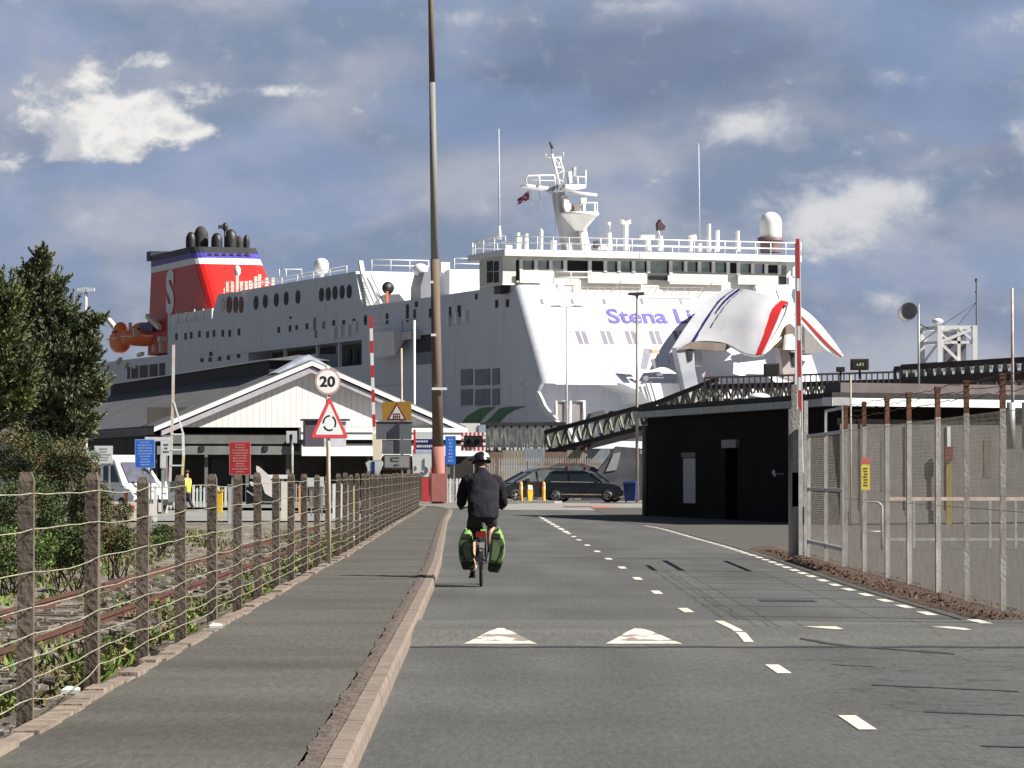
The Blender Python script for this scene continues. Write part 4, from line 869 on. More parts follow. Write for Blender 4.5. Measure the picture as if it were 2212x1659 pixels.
o = empty('island_kerb', (W(1150, 1083, 182).x, 182, 0), 0, 'low concrete island under the yellow bollards', 'island'); MB().prism([(-1.0, -.7, 0), (1.1, -.7, 0), (1.5, 0, 0), (1.1, .9, 0), (-1.0, .9, 0)], (0, 0, .12)).build('kerbing', m_conc, o)
o = empty('ramp_wedge', (W(1100, 1085, 180).x, 178, 0), 0, 'pale concrete wedge by the rider’s right elbow'.replace('’', "'"), 'ramp'); MB().prism([(-.5, 0, 0), (.55, 0, 0), (.15, 0, .22), (-.5, 0, .34)], (0, .8, 0)).build('wedge', m_conc, o)
# blue wheeled bin and dark tarpaulin lean-to by the brick building
p = W(1362, 1083, 187); o = empty('wheeled_bin', (p.x, 187, 0), R(-10), 'dark blue wheeled bin beside the nose of the black estate car', 'bin')
m_bin = pm('bin_blue', (.012, .03, .14), None, 3, .5); MB().prism([(-.26, -.3, .08), (.26, -.3, .08), (.33, -.38, 1.0), (-.33, -.38, 1.0)], (0, .62, 0)).build('body', m_bin, o); MB().prism([(-.35, -.42, 1.0), (.35, -.42, 1.0), (.3, -.38, 1.1), (-.3, -.38, 1.1)], (0, .78, 0)).build('lid', m_bin, o)
for s in (-1, 1): MB().tube((s * .24, .3, .12), (s * .3, .3, .12), .12, n=10).build('wheel', m_rubber, o)
o = empty('tarpaulin_shelter', (W(1320, 1080, 200).x, 200, 0), 0, 'dark slanted tarpaulin shelter under the end of the sloping truss', 'shelter')
MB().prism([(-1.6, 0, 0), (1.6, 0, 0), (1.6, 0, 2.9), (.3, 0, 3.0), (-1.2, 0, 1.0)], (0, 3, 0)).build('cover', pm('grey_tarp', (.055, .055, .065), (.10, .10, .11), 1.2, .8), o)
MB().prism([(-.3, -.02, 1.6), (.3, -.02, 1.7), (.55, -.02, 2.7), (.15, -.02, 2.6)], (0, -.03, 0)).build('window_patch', pm('pale_patch', (.32, .34, .36)), o)
o = empty('screen_wall', (W(1362, 1070, 204).x - .9, 204, 0), 0, 'dull green grey screen wall left of the brick building', 'wall')
MB().box(0, 2.8, 0, .2, 0, 2.6).build('panel', pm('screen_green', (.075, .075, .06), (.05, .055, .04), 1, .9), o); MB().box(.3, .42, -.06, 0, 0, 2.7).build('post', m_steel, o)
pole('post', 1393, 920, 1108, 127, .10, pm('brown_grey_post', (.2, .18, .16)), 'stout grey post at the far corner of the brick building', 'post', zb=0)

# quay wall and fenders between the yard and the ship
setting(MB().box(-60, 60, 262, 268, -1, 3.3).build('quay_wall', pm('quay_dark', (.09, .088, .09), (.05, .05, .052), .4, .9, stretch=(1, 1, .2))))
# ================================================================ FERRY
FO = Vector((.23, 300, 0)); FR = R(20)
FM = Matrix.Translation(FO) @ Matrix.Rotation(FR, 4, 'Z'); FI = FM.inverted(); FI3 = FI.to_3x3()
def ship(k_, X, Y, n, d):   # survey point -> point on ship plane n.p = d, ship axes (x across, y aft, z up)
    px, py = q(k_, X, Y) if k_ else (X, Y)
    o = FI @ CAMP; r = FI3 @ ray(px, py); n = Vector(n); t = (d - n.dot(o)) / n.dot(r); return o + r * t
def SX(k_, X, Y, c=0.0): return ship(k_, X, Y, (1, 0, 0), c)
def SY(k_, X, Y, c=0.0): return ship(k_, X, Y, (0, 1, 0), c)
FN = Vector((0, 1, -.7766)); FD = -.7766 * 17.2
def SF(k_, X, Y, out=0.0): return ship(k_, X, Y, FN, FD - out * FN.length)
m_hull = pm('hull_white', (.65, .67, .73), (.60, .615, .67), .25, .5, lo=.3, hi=.7, stretch=(1, 1, .3), spec=.3)
m_hullf = pm('superstructure_white', (.80, .80, .79), (.74, .73, .71), .4, .5, stretch=(1, 1, .5))
plated(m_hull); plated(m_hullf, (.62, .62, .62), .3, (.6, .55, .48), .35)
m_cream = pm('cream_deckhouse', (.66, .64, .59), (.60, .58, .53), .6, .6)
m_hglass = pm('ship_window', (.012, .014, .018), (.02, .022, .026), .6, .5, spec=.15)
m_skyglass = pm('bridge_glass_sky_tint', (.30, .37, .34), (.17, .22, .20), 1.1, .3, spec=.5)  # pale green base colour stands in for sky reflected in the panes
m_sgrey = pm('ship_grey_panel', (.20, .21, .24), (.16, .17, .2), .6, .6)
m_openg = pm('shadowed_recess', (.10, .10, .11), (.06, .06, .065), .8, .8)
fer = empty('ferry', FO, FR, 'large white car ferry with red funnel and raised bow visor behind the station', 'ferry')
BW = 25.0
def yz(pts): return [(0, y, z) for y, z in pts]
P1 = [(0, 17.2), (-6.5, 8.83), (-1.6, 8.95), (-2.6, 4.2), (-14, 4), (-14, -1), (42, -1), (42, 17.15)]
P1m = [(-.82, 16.15), (-6.5, 8.83), (-1.6, 8.95), (-2.6, 4.2), (-14, 4), (-14, -1), (42, -1), (42, 17.15), (8, 17.15), (8, 16.15)]
P1s = [(-6.3, 8.83), (-5.3, 8.2), (-5.9, 7.25), (-7.5, 6.4), (-9.6, 5.7), (-12.3, 5.2), (-14, 4), (-2.6, 4), (-1.6, 8.83)]
P2 = [(42, 14.05), (114.3, 14.05), (114.3, 18.3), (95.3, 18.2), (95, 19), (93, 20.7), (43.9, 20.6), (42.0, 17.3)]
P3 = [(42, -1), (152, -1), (152, 14.9), (114.3, 14.9), (114.3, 14.05), (81, 14.05), (81, 13.2), (57, 13.2), (57, 11.7), (42, 11.7)]
mb = MB(); RC = 1.1; NS = 12; secs = []
for i in range(NS + 1):
    t = RC * i / NS; sft = RC - math.sqrt(max(0, RC * RC - (RC - t) ** 2)); secs.append([(t, y + (sft if y < 1 and z > 8 and (y < -2 or z > 15) else 0), z) for y, z in P1])
n_ = len(P1); mb.add([p for s_ in secs for p in s_], [(i * n_ + j, i * n_ + (j + 1) % n_, (i + 1) * n_ + (j + 1) % n_, (i + 1) * n_ + j) for i in range(NS) for j in range(n_)], 0, False); mb.add(secs[0], [list(range(n_))[::-1]])
mb.prism([(RC, y, z) for y, z in P1], (3.6 - RC, 0, 0)); mb.prism([(3.6, y, z) for y, z in P1m], (20.2, 0, 0)); mb.prism([(23.8, y, z) for y, z in P1], (BW - 23.8, 0, 0)); mb.prism(yz(P1s), (.3, 0, 0)); mb.prism(yz(P2), (BW, 0, 0)); mb.prism(yz(P3), (2.4, 0, 0)); mb.prism([(2.4, 42, -1), (2.4, 152, -1), (2.4, 152, 14.88), (2.4, 114.3, 14.88), (2.4, 114.3, 14.05), (2.4, 42, 14.05)], (BW - 2.4, 0, 0))
hull = mb.build('hull', m_hull, fer)
MB().box(-.12, 0, 30, 93, 14.05, 14.25).box(-.1, 0, 26, 114, 9.6, 9.75).build('rubbing_strake', m_hull, hull)
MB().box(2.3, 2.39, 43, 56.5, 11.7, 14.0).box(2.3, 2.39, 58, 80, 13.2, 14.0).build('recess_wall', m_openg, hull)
mb = MB()
for i in range(5): y = 43.2 + i * 2.3; mb.box(2.2, 2.29, y, y + 1.1, 12.1, 13.6)
mb.build('recess_windows', m_hglass, hull)
for y in (49.5, 56.8, 68): MB().box(.05, .35, y - .15, y + .15, 11.7 if y < 57 else 13.2, 14.05).build('recess_pillar', m_hull, hull)
# aft open mooring deck
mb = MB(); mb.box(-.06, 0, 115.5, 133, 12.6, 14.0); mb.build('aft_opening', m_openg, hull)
for y in (118, 122.5, 127, 131): MB().box(-.14, -.065, y - .2, y + .2, 12.6, 14.0).build('aft_pillar', m_hull, hull)
# white bow block carrying the visor, doors and the lit crescent of plating
F3 = [(6.6, 8.9), (8.6, 8.1), (9.0, 7.3), (10.2, 6.9), (10.2, 3), (24.9, 3), (24.9, 8.9)]
MB().prism([(x, -7.2, z) for x, z in F3], (0, 7.2, 0)).build('bow_block', m_hullf, fer)
mb = MB(); mb.box(1.1, BW, -6.7, -6.45, 8.74, 8.82)
mb.build('knuckle_lip', m_hullf, fer)
mb = MB(); cr = [SX('E', *p) for p in ((700, 1195), (705, 1235), (735, 1320), (790, 1400), (860, 1450))]; ci = [SX('E', *p) for p in ((725, 1200), (755, 1260), (780, 1320), (830, 1385), (885, 1435))]
mb.prism([p for p in cr] + [p for p in reversed(ci)], (-.2, 0, 0)); mb.build('bulwark_edge', m_hullf, fer)
# flat raised edge lines of forecastle bulwark
MB().prism([SF('E', 880, 262, -.1), SF('E', 912, 262, -.1), SF('E', 1030, 366, -.1), SF('E', 880, 366, -.1)], (0, .5, .0)).build('forecastle_bulwark', m_hullf, fer)
MB().prism([SF('D', 1270, 940, -.1), SF('D', 1600, 930, -.1), SF('D', 1570, 1080, -.1), SF('D', 1300, 1040, -.1)], (0, 1.0, 0)).build('forecastle_bulwark', m_hullf, fer)
# slanted paired windows and small ports on the raked front
def fpan(k_, pts, name, mat, out=.16, par=None, th=.05): return MB().prism([SF(k_, x, y, out) for x, y in pts], Vector(FN).normalized() * .06).build(name, mat, par or fer)
m_lil = pm('lilac_grey_window', (.16, .15, .20), (.22, .21, .25), .8, .5)
for x in (1025, 1243, 1455, 1665, 1875):
    for dx in (0, 52): fpan('E', [(x + dx, 670), (x + dx + 38, 670), (x + dx + 78, 785), (x + dx + 38, 785)], 'window', m_lil, .02)
for x in (720, 985, 1262, 1590, 1930): fpan('E', [(x, 390), (x + 24, 390), (x + 38, 436), (x + 12, 436)], 'porthole', m_lil, .02)
# ship name, painted on the raked front
a = SF('E', 1330, 610, .03); b = SF('E', 1870, 610, .03); up = (SF('E', 1330, 500, .03) - a).normalized(); rt = (b - a).normalized(); up = (up - rt * up.dot(rt)).normalized(); hgt = (SF('E', 1330, 490, .03) - a).length
fwd = rt.cross(up); M0 = Matrix((rt, up, fwd)).transposed().to_4x4(); size = hgt * 1.40
cu_w = (b - a).length
mb = MB(); mb.text('Stena Line', size, Matrix.Identity(4), 0, .02, .05)
xs = [v[0] for v in mb.v]; x0 = min(xs); wtot = max(xs) - x0
scl = cu_w / (wtot * .555); M1 = Matrix.Translation(a + up * hgt * .5) @ M0
mb.v = [tuple(M1 @ Vector(((v[0] - x0) * scl, v[1], v[2]))) for v in mb.v]
mb.build('lettering', pm('violet_lettering', (.10, .075, .33), (.13, .10, .40), 1, .5), fer)
# undercut: framed rails and doors
for x0, x1 in ((860, 950), (985, 1105)):
    a = SY('E', x0, 1280, -9.5); b = SY('E', x1, 1455, -9.5)
    MB().path([(a.x, -9.5, b.z - .6), (a.x, -9.5, a.z), (b.x, -9.5, a.z), (b.x, -9.5, b.z - .6)], .12, 6).build('door_frame', m_hullf, fer)
    MB().box(a.x + .1, b.x - .1, -9.4, -9.3, b.z - .6, a.z - .1).build('door_leaf', pm('grey_brown_door', (.24, .21, .21), (.18, .17, .17), 1, .7), fer)
mb = MB(); p = SY('E', 1130, 1370, -8); e_ = SY('E', 1500, 1350, -8); mb.prism([(p.x, -8, p.z - 1.0), (p.x + .4, -8, p.z - .2), (lerp(p.x, e_.x, .4), -8, p.z + .1), (lerp(p.x, e_.x, .5), -8, p.z - .5), (lerp(p.x, e_.x, .62), -8, p.z + .05), (e_.x, -8, e_.z - .1), (e_.x, -8, p.z - 1.2)], (0, .8, 0)); mb.build('winch', m_dkgrey, fer)
# large panelled port area in the side and green swoosh
for r0, r1 in ((1005, 1145), (1180, 1320)):
    for c0, c1 in ((35, 135), (160, 285), (310, 370)):
        lo = 0 if c0 < 300 else -6
        MB().prism([SX('E', c0, r0 + 2 + lo, -.02), SX('E', c1, r0 - 6 + lo, -.02), SX('E', c1, r1 - 6 + lo, -.02), SX('E', c0, r1 + 2, -.02)], (-.05, 0, 0)).build('side_panel', m_sgrey, fer)
m_green = pm('green_stripe', (.025, .15, .03), (.02, .11, .025), 1, .5); m_gwh = m_hull
MB().prism([SX('E', x, y, -.02) for x, y in ((45, 1470), (90, 1410), (190, 1350), (250, 1335), (335, 1333), (260, 1390), (190, 1470))], (-.04, 0, 0)).build('green_stripe', m_green, fer)
MB().prism([SX('E', x, y, -.02) for x, y in ((205, 1500), (290, 1430), (370, 1345), (450, 1331), (600, 1326), (500, 1360), (430, 1400), (335, 1500))], (-.04, 0, 0)).build('green_stripe', m_green, fer)
# side windows
def oval(k_, X, Y, w_, h_, name='window', mat=None, par=None, c=-.02):
    p = SX(k_, X, Y, c); a = SX(k_, X - w_ / 2, Y, c); u = SX(k_, X, Y - h_ / 2, c); ry = abs(p.y - a.y); rz = abs(u.z - p.z)
    pts = [(c, p.y + ry * math.cos(t) , p.z + rz * math.copysign(abs(math.sin(t)) ** .8, math.sin(t))) for t in [2 * math.pi * i / 16 for i in range(16)]]
    return MB().prism(pts, (-.05, 0, 0)).build(name, mat or m_hglass, par or fer)
for X, Y in ((35, 850), (198, 825), (390, 800), (562, 775), (765, 750)): oval('N', X, Y, 74, 235)
for X, Y in ((1178, 710), (1295, 698), (1412, 674), (1537, 662), (1660, 652)): oval('N', X, Y, 78, 235)
for X, w_ in ((1300, 75), (1395, 65), (1475, 58)): oval('P', X, 1290, w_, 240, 'red_window', pm('red_window', (.20, .035, .035), (.12, .03, .03), 1, .6))
oval('P', 1200, 1300, 60, 210, 'pale_window', pm('pale_window', (.62, .62, .55)))
for X, Y in ((1398, 1060), (1470, 1058), (1515, 1050), (1580, 1040), (1645, 1045), (1695, 1035), (1765, 1035), (1820, 1035), (1893, 1025)):
    p = SX('A', X, Y); MB().box(-.05, -.005, p.y - .45, p.y + .45, p.z - .3, p.z + .42).build('porthole', m_hglass, fer)
for X, Y in ((1600, 1245), (1665, 1240), (1740, 1235), (1810, 1225), (1890, 1210), (1670, 1195)):
    p = SX('A', X, Y); MB().box(-.05, -.005, p.y - .6, p.y + .6, p.z - .2, p.z + .25).build('porthole', m_hglass, fer)
for X, Y, h_ in ((435, 1320, 55), (630, 1300, 55), (745, 1280, 40), (925, 1260, 50), (1060, 1220, 110), (1080, 1400, 60), (1215, 1240, 60), (1390, 1200, 45), (1565, 1190, 40), (1745, 1175, 45), (1945, 1150, 40), (640, 1110, 20)):
    p = SX('N', X, Y); h_ = h_ / 8.064 / 22; MB().box(-.05, -.005, p.y - .38, p.y + .38, p.z - h_, p.z + h_).build('side_door', m_sgrey if X in (1060, 1080, 1215) else m_hglass, fer)
for X, Y in ((1415, 1370), (1533, 1350), (1665, 1340), (1783, 1270)):
    p = SX('N', X, Y); MB().box(-.28, -.03, p.y - .3, p.y + .2, p.z - .55, p.z + .55).build('lit_gap_post', m_hullf, fer)  # white posts stand in for lit gaps along the ship's side
for X, Y in ((1550, 970), (1672, 930), (1797, 905)):
    p = SX('O', X, Y); MB().box(-.28, -.03, p.y - .3, p.y + .2, p.z - .5, p.z + .5).build('lit_gap_post', m_hullf, fer)
for X, Y, a_, b_ in ((940, 860, .35, .8), (1070, 730, .35, .25), (1045, 870, .25, .4), (1270, 860, .25, .4), (1690, 830, .4, .5), (1560, 850, .25, .5), (330, 960, .3, .45), (645, 940, .3, .5), (1940, 620, .25, .25)):
    p = SX('O', X, Y); MB().box(-.05, -.005, p.y - a_, p.y + a_, p.z - b_, p.z + b_).build('porthole', m_hglass, fer)
for X, Y in ((347, 435), (440, 430)): p = SX('E', X, Y); MB().box(-.05, -.005, p.y - .35, p.y + .35, p.z - .32, p.z + .32).build('porthole', m_hglass, fer)
# shell door opening and lifeboat platform with lit triangular end
a = SX('O', 1060, 1190); b = SX('O', 1300, 1430); MB().box(-.05, -.005, b.y, a.y, b.z, a.z).build('shell_opening', pm('black_opening', (.008, .008, .012)), fer)
a = SX('O', 1060, 1440); b = SX('O', 1300, 1590); MB().box(-.06, -.005, b.y, a.y, b.z, a.z).build('shell_door', m_sgrey, fer)
a = SY('O', 570, 1115, 27.5); b = SY('O', 820, 1120, 27.5); c = SY('O', 600, 1420, 27.5)
wx = (b.x - a.x); 
mb = MB(); mb.prism([(-wx, 27.5, a.z), (0.02, 27.5, a.z), (-wx * .9, 27.5, a.z - 2.2)], (0, 7.5, 0)); mb.build('side_platform', m_hullf, fer)
mb = MB()
for y in (27.6, 31, 34.8): mb.box(-wx, -wx + .06, y - .04, y + .04, a.z, a.z + 1.1)
mb.box(-wx, -wx + .05, 27.5, 35, a.z + 1.05, a.z + 1.12); mb.box(-wx, -wx + .05, 27.5, 35, a.z + .5, a.z + .56); mb.build('platform_rail', m_hullf, fer)
a = SX('O', 860, 960, -.9); b = SX('O', 985, 1120, -.9); MB().path([(-.9, a.y, b.z), (-.9, a.y, a.z), (-.9, b.y, a.z), (-.9, b.y, b.z)], .08, 6).box(-.95, 0, b.y - .3, a.y + .3, b.z - .7, b.z).build('pilot_platform', m_cream, fer)

# deck behind the forward house, seen against the sky
y_, z_ = 44.0, 20.6
mb = MB(); mb.prism([(.3, 41.9, 17.2), (24.7, 41.9, 17.2), (24.7, 43.6, 20.6), (.3, 43.6, 20.6)], (0, -.12, .0)); mb.build('deckhouse_front', m_hullf, fer)
for pts, nm in (([(290, 480), (340, 745), (460, 730), (250, 290), (235, 95), (300, 95), (300, 280)], 'stair_side'),):
    MB().prism([SY('O', x, y, 41.2) for x, y in ((235, 95), (295, 95), (330, 300), (600, 710), (345, 748))], (0, .4, 0)).build('stairway', m_hullf, fer)
mb = MB()
for i in range(9): t = i / 8; p = SY('O', lerp(300, 350, t), lerp(420, 745, t), 40.9); mb.box(p.x - .1, p.x + .18, 40.8, 41.15, p.z - .05, p.z + .03)
mb.beam(SY('O', 275, 290, 41), SY('O', 455, 730, 41), .05, .12); mb.beam(SY('O', 400, 290, 41), SY('O', 590, 710, 41), .05, .12); mb.build('stair_tread', m_sgrey, fer)
mb = MB(); mb.prism([SY('O', x, y, 38) for x, y in ((1185, 260), (1310, 250), (1310, 660), (1130, 660), (1130, 480))], (0, 3, 0)); mb.build('shaded_column', m_sgrey, fer)  # grey column holds a side face's shade in its colour
mb = MB(); mb.prism([SY('O', x, y, 30) for x, y in ((1550, 225), (2050, 225), (2000, 300), (1940, 560), (1740, 585), (1720, 640), (1550, 640))], (0, 4, 0)); mb.build('deck_locker', m_hullf, fer)
mb = MB(); mb.prism([SY('O', x, y, 31) for x, y in ((1425, 120), (1555, 120), (1555, 230), (1500, 320), (1430, 250))], (0, 2, 0)); mb.build('deck_locker', m_hullf, fer)
p = SY('O', 650, 510, 41.0); MB().lathe([(.6, 0), (.62, .04), (.001, .06)], (0, 0, 0), 14, 0, Matrix.Translation((p.x, 40.9, p.z + .1)) @ Matrix.Rotation(R(90), 4, 'X')).build('round_opening', m_black, fer)
p = SY('O', 635, 620, 40.7); MB().box(p.x - .1, p.x + .14, 40.5, 40.7, p.z - .6, p.z + .5).build('lifebuoy_locker', pm('dull_orange', (.5, .12, .05)), fer)
p = SY('O', 1120, 230, 40); MB().sphere((p.x, 40, p.z), (.75, .75, .6), 12, 8).build('small_dome', m_hullf, fer)
def rail(pts, nm='deck_rail', r_=.045, h_=1.05, step=1.6, par=None):
    mb = MB()
    for a, b in zip(pts, pts[1:]):
        a = Vector(a); b = Vector(b); L = (b - a).length; n = max(1, int(L / step))
        for i in range(n + 1): c = a + (b - a) * (i / n); mb.tube(c, c + Vector((0, 0, h_)), r_, n=4)
        for hh in (h_, h_ * .52): mb.tube(a + Vector((0, 0, hh)), b + Vector((0, 0, hh)), r_, n=4)
    return mb.build(nm, m_hullf, par or fer)
a = SY('O', 420, 245, 44); b = SY('O', 1245, 245, 44); rail([(a.x, 44, 20.65), (b.x, 44, 20.65)], h_=1.12)
a = SY('O', 1620, 220, 30); b = SY('O', 2040, 220, 30); rail([(a.x, 30, a.z), (b.x, 30, a.z)], h_=1.0)
rail([(.4, 48, 20.65), (.4, 92, 20.65)], h_=.7, step=5)
p = SY('N', 1175, 350, 60); mb = MB(); mb.lathe([(.2, 0), (.2, .5), (.55, .75), (.72, 1.0), (.72, 1.6), (.6, 1.95), (.3, 2.15), (.001, 2.2)], (p.x, 60, 20.6), 16); mb.build('radome', m_hullf, fer)
for X0, X1 in ((440, 560), (560, 830)):
    a = SY('N', X0, 480, 58); b = SY('N', X1, 480, 58); MB().path([(a.x, 58, 20.6), (a.x, 58, 21.5), (b.x, 58, 21.5), (b.x, 58, 20.6)], .06, 5).build('deck_frame', m_hullf, fer)
# ------------------------------------------------ bridge
br = MB().prism([(0.02, .9, 15.6), (BW - .02, .9, 15.6), (BW - .02, .9, 19.55), (0.02, .9, 19.55)], (0, 8, 0)).build('bridge_house', m_cream, fer)
MB().box(-1.0, 26.0, -.35, 9, 19.58, 20.12).build('bridge_roof', m_hullf, fer)
MB().box(11.0, 11.05, -.37, -.352, 19.6, 20.1).build('roof_seam', m_sgrey, fer)
# wings project over the ship's side
mb = MB(); mb.prism([(-.86, .55, 17.35), (.3, .55, 17.35), (.3, .55, 19.57), (-.86, .55, 19.57)], (0, 4.9, 0)); mb.build('bridge_wing', m_cream, fer)
mb = MB(); mb.prism([(25.0, .55, 17.2), (25.9, .55, 17.35), (25.9, .55, 19.57), (25.0, .55, 19.57)], (0, 4.9, 0)); mb.build('bridge_wing', m_hullf, fer)
MB().box(-.95, .2, .4, 6, 17.18, 17.34).build('wing_underside', m_hullf, fer); MB().box(-.9, -.2, 1.0, 2.6, 16.5, 17.17).build('wing_lamp_box', m_black, fer)
for X0, X1 in ((262, 312), (322, 362)):
    for (y0, y1) in ((66, 145), (160, 245)):
        a = SX('E', X0, y0, -.862); b = SX('E', X1, y1, -.862); MB().box(-.90, -.865, b.y, a.y, b.z, a.z).build('wing_window', m_hglass, fer)
def bpan(k_, x0, y0, x1, y1, nm, mat, yl=.52, dp=.05, frame=False):
    a = SY(k_, x0, y0, yl); b = SY(k_, x1, y1, yl); o = MB().box(a.x, b.x, yl, yl + dp, b.z, a.z).build(nm, mat, fer); return o
WN = [('E', 430, 52, 540, 232, 0), ('E', 560, 58, 670, 130, 1), ('E', 690, 58, 800, 130, 2), ('E', 815, 58, 925, 132, 2), ('E', 962, 56, 1140, 152, 0), ('E', 1170, 60, 1275, 146, 0), ('E', 1292, 62, 1395, 148, 1), ('E', 1415, 62, 1522, 150, 1), ('E', 1545, 64, 1652, 152, 1), ('E', 1672, 60, 1845, 170, 1), ('E', 1665, 188, 1832, 230, 0),
      ('D', 535, 727, 648, 812, 1), ('D', 665, 730, 768, 815, 1), ('D', 785, 732, 890, 820, 1), ('D', 908, 735, 1018, 824, 1), ('D', 1038, 740, 1108, 832, 0), ('D', 1128, 748, 1232, 825, 1), ('D', 1246, 752, 1350, 828, 2), ('D', 1366, 760, 1466, 830, 0), ('D', 1482, 765, 1592, 850, 1), ('D', 1482, 862, 1560, 925, 0)]
MB().box(-.8, 25.9, .64, .92, 18.35, 19.57).build('window_band', m_cream, fer)
for k_, x0, y0, x1, y1, g_ in WN:
    o = bpan(k_, x0, y0, x1, y1, 'bridge_window', (m_hglass, m_skyglass, pm('blue_grey_glass', (.36, .40, .45), (.25, .28, .33), 1.1, .3))[g_], .60, .03)
    a = SY(k_, x0, y0, .55); b = SY(k_, x1, y1, .55); MB().box(b.x, b.x + .28, .42, .63, b.z - .1, a.z + .05).build('frame', m_hullf, o)
    if g_: MB().box(b.x - .18, b.x - .02, .585, .6, b.z, a.z).build('blind', m_hglass, o)
bpan('E', 548, 140, 838, 255, 'balcony_front', m_hullf, .1, .1); bpan('E', 1145, 155, 1655, 262, 'lower_front', m_cream, .50, .1); bpan('D', 525, 830, 1030, 935, 'lower_front', m_cream, .50, .1); bpan('D', 1120, 838, 1470, 935, 'lower_front', m_cream, .50, .1)
a = SY('E', 840, 255, .1); b = SY('E', 1140, 255, .1); rail([(a.x, .1, a.z), (b.x, .1, b.z)], h_=.95, step=1.5)
rail([(-.9, -.2, 20.12), (26, -.2, 20.12)], 'roof_rail', .05, 1.08, 1.35); rail([(-.9, -.2, 20.12), (-.9, 8, 20.12)], 'roof_rail', .05, 1.08, 2.5); rail([(-.5, 8.5, 20.12), (25.8, 8.5, 20.12)], 'roof_rail', .04, 1.08, 2.0)
# brackets along the mooring deck edge
mb = MB()
for X in range(960, 2140, 75): mb.beam(SY('E', X, 360, .2), SY('E', X + (60 if (X // 75) % 2 else 30), 290, .2), .06, .06)
mb.beam(SY('E', 950, 288, .2), SY('E', 2140, 292, .2), .06, .05); mb.build('rail_bracket', pm('tan_bracket', (.40, .34, .31)), fer)
for k_, x0, y0, x1, y1 in (('E', 1320, 345, 1430, 235), ('D', 760, 1050, 900, 910)):
    MB().beam(SY(k_, x0, y0, -.3), SY(k_, x1, y1, -.3), .07, .07).build('small_davit', pm('tan_davit', (.35, .27, .22)), fer)
# ------------------------------------------------ masts and gear above the bridge
def mst(x0, y0, x1, y1, r_, nm='whip_aerial', yl=4, mat=None, k_=None):
    a = SY(k_, x0, y0, yl); b = SY(k_, x1, y1, yl); return MB().tube(a, b, r_, r_ * .5, n=5).build(nm, mat or m_hullf, fer)
m_aer = pm('aerial_grey', (.50, .54, .60)); mst(1079, 517, 1077.5, 278, .085, mat=m_aer); mst(1511, 520, 1509, 310, .085, yl=5, mat=m_aer); mst(1079, 517, 1079, 488, .2)
YM = 6.0
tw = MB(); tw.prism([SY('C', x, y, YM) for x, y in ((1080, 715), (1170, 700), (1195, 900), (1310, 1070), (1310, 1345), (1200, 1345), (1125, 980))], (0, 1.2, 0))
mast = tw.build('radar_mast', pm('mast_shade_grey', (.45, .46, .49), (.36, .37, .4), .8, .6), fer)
MB().prism([SY('C', x, y, YM - .5) for x, y in ((1335, 1065), (1400, 1065), (1460, 1345), (1370, 1345))], (0, 1.0, 0)).build('mast_leg', m_hullf, mast)
MB().prism([SY('C', x, y, YM - .4) for x, y in ((1150, 745), (1215, 740), (1250, 900), (1190, 930))], (0, .6, 0)).build('mast_front', m_hullf, mast)
c = SY('C', 1335, 960, YM - .4); s = (SY('C', 1530, 960, YM - .4) - c).length
MB().lathe([(.4, -1.35), (.9, -.75), (s * .9, -.1), (s, 0), (s, .22), (.01, .24)], c, 18).build('lower_platform', m_hullf, mast)
c = SY('C', 1290, 640, YM); MB().prism([SY('C', x, y, YM - 1) for x, y in ((1180, 625), (1400, 625), (1400, 665), (1270, 690), (1180, 660))], (0, 2.4, 0)).build('upper_platform', m_hullf, mast)
MB().prism([SY('C', x, y, YM - .8) for x, y in ((750, 620), (1000, 648), (985, 680), (760, 642))], (0, 1.6, 0)).build('yardarm_platform', m_hullf, mast)
MB().prism([SY('C', x, y, YM - .6) for x, y in ((1010, 690), (1130, 620), (1185, 628), (1080, 715))], (0, 1.2, 0)).build('strut', m_sgrey, mast)
def cpath(pts, r_, nm, yl=YM - .9, mat=None, par=None): return MB().path([SY('C', x, y, yl) for x, y in pts], r_, 5).build(nm, mat or m_hullf, par or mast)
cpath([(760, 620), (750, 570), (775, 530), (1060, 525)], .07, 'platform_rail'); cpath([(895, 640), (890, 530)], .09, 'platform_rail'); cpath([(1060, 525), (1070, 640)], .05, 'platform_rail'); cpath([(775, 580), (1060, 585)], .04, 'platform_rail')
cpath([(1265, 540), (1395, 545), (1400, 650)], .07, 'platform_rail'); cpath([(1310, 540), (1315, 650)], .09, 'platform_rail'); cpath([(1400, 660), (1400, 470)], .06, 'aerial')
cpath([(1340, 825), (1525, 825), (1525, 960)], .07, 'platform_rail'); cpath([(1345, 825), (1340, 960)], .06, 'platform_rail'); cpath([(1500, 830), (1498, 960)], .06, 'platform_rail')
cpath([(1230, 710), (1520, 742)], .13, 'radar_scanner'); MB().prism([SY('C', x, y, YM - 1) for x, y in ((1350, 770), (1410, 770), (1410, 830), (1350, 830))], (0, .7, 0)).build('scanner_motor', m_hullf, mast)
MB().prism([SY('C', x, y, YM - 1.1) for x, y in ((1370, 830), (1400, 830), (1400, 930), (1380, 930))], (0, .5, 0)).build('scanner_post', m_hullf, mast)
MB().prism([SY('C', x, y, YM - .6) for x, y in ((1165, 770), (1210, 775), (1235, 890), (1190, 950), (1165, 860))], (0, .5, 0)).build('searchlight', m_hullf, mast)
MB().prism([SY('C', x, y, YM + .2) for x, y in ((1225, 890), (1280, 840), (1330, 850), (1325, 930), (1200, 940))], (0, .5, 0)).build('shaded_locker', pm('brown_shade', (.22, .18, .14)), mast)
for x, y in ((1235, 480),): MB().prism([SY('C', a_, b_, YM - .9) for a_, b_ in ((1210, 490), (1250, 475), (1255, 610), (1225, 615))], (0, .5, 0)).build('lamp_column', m_hullf, mast)
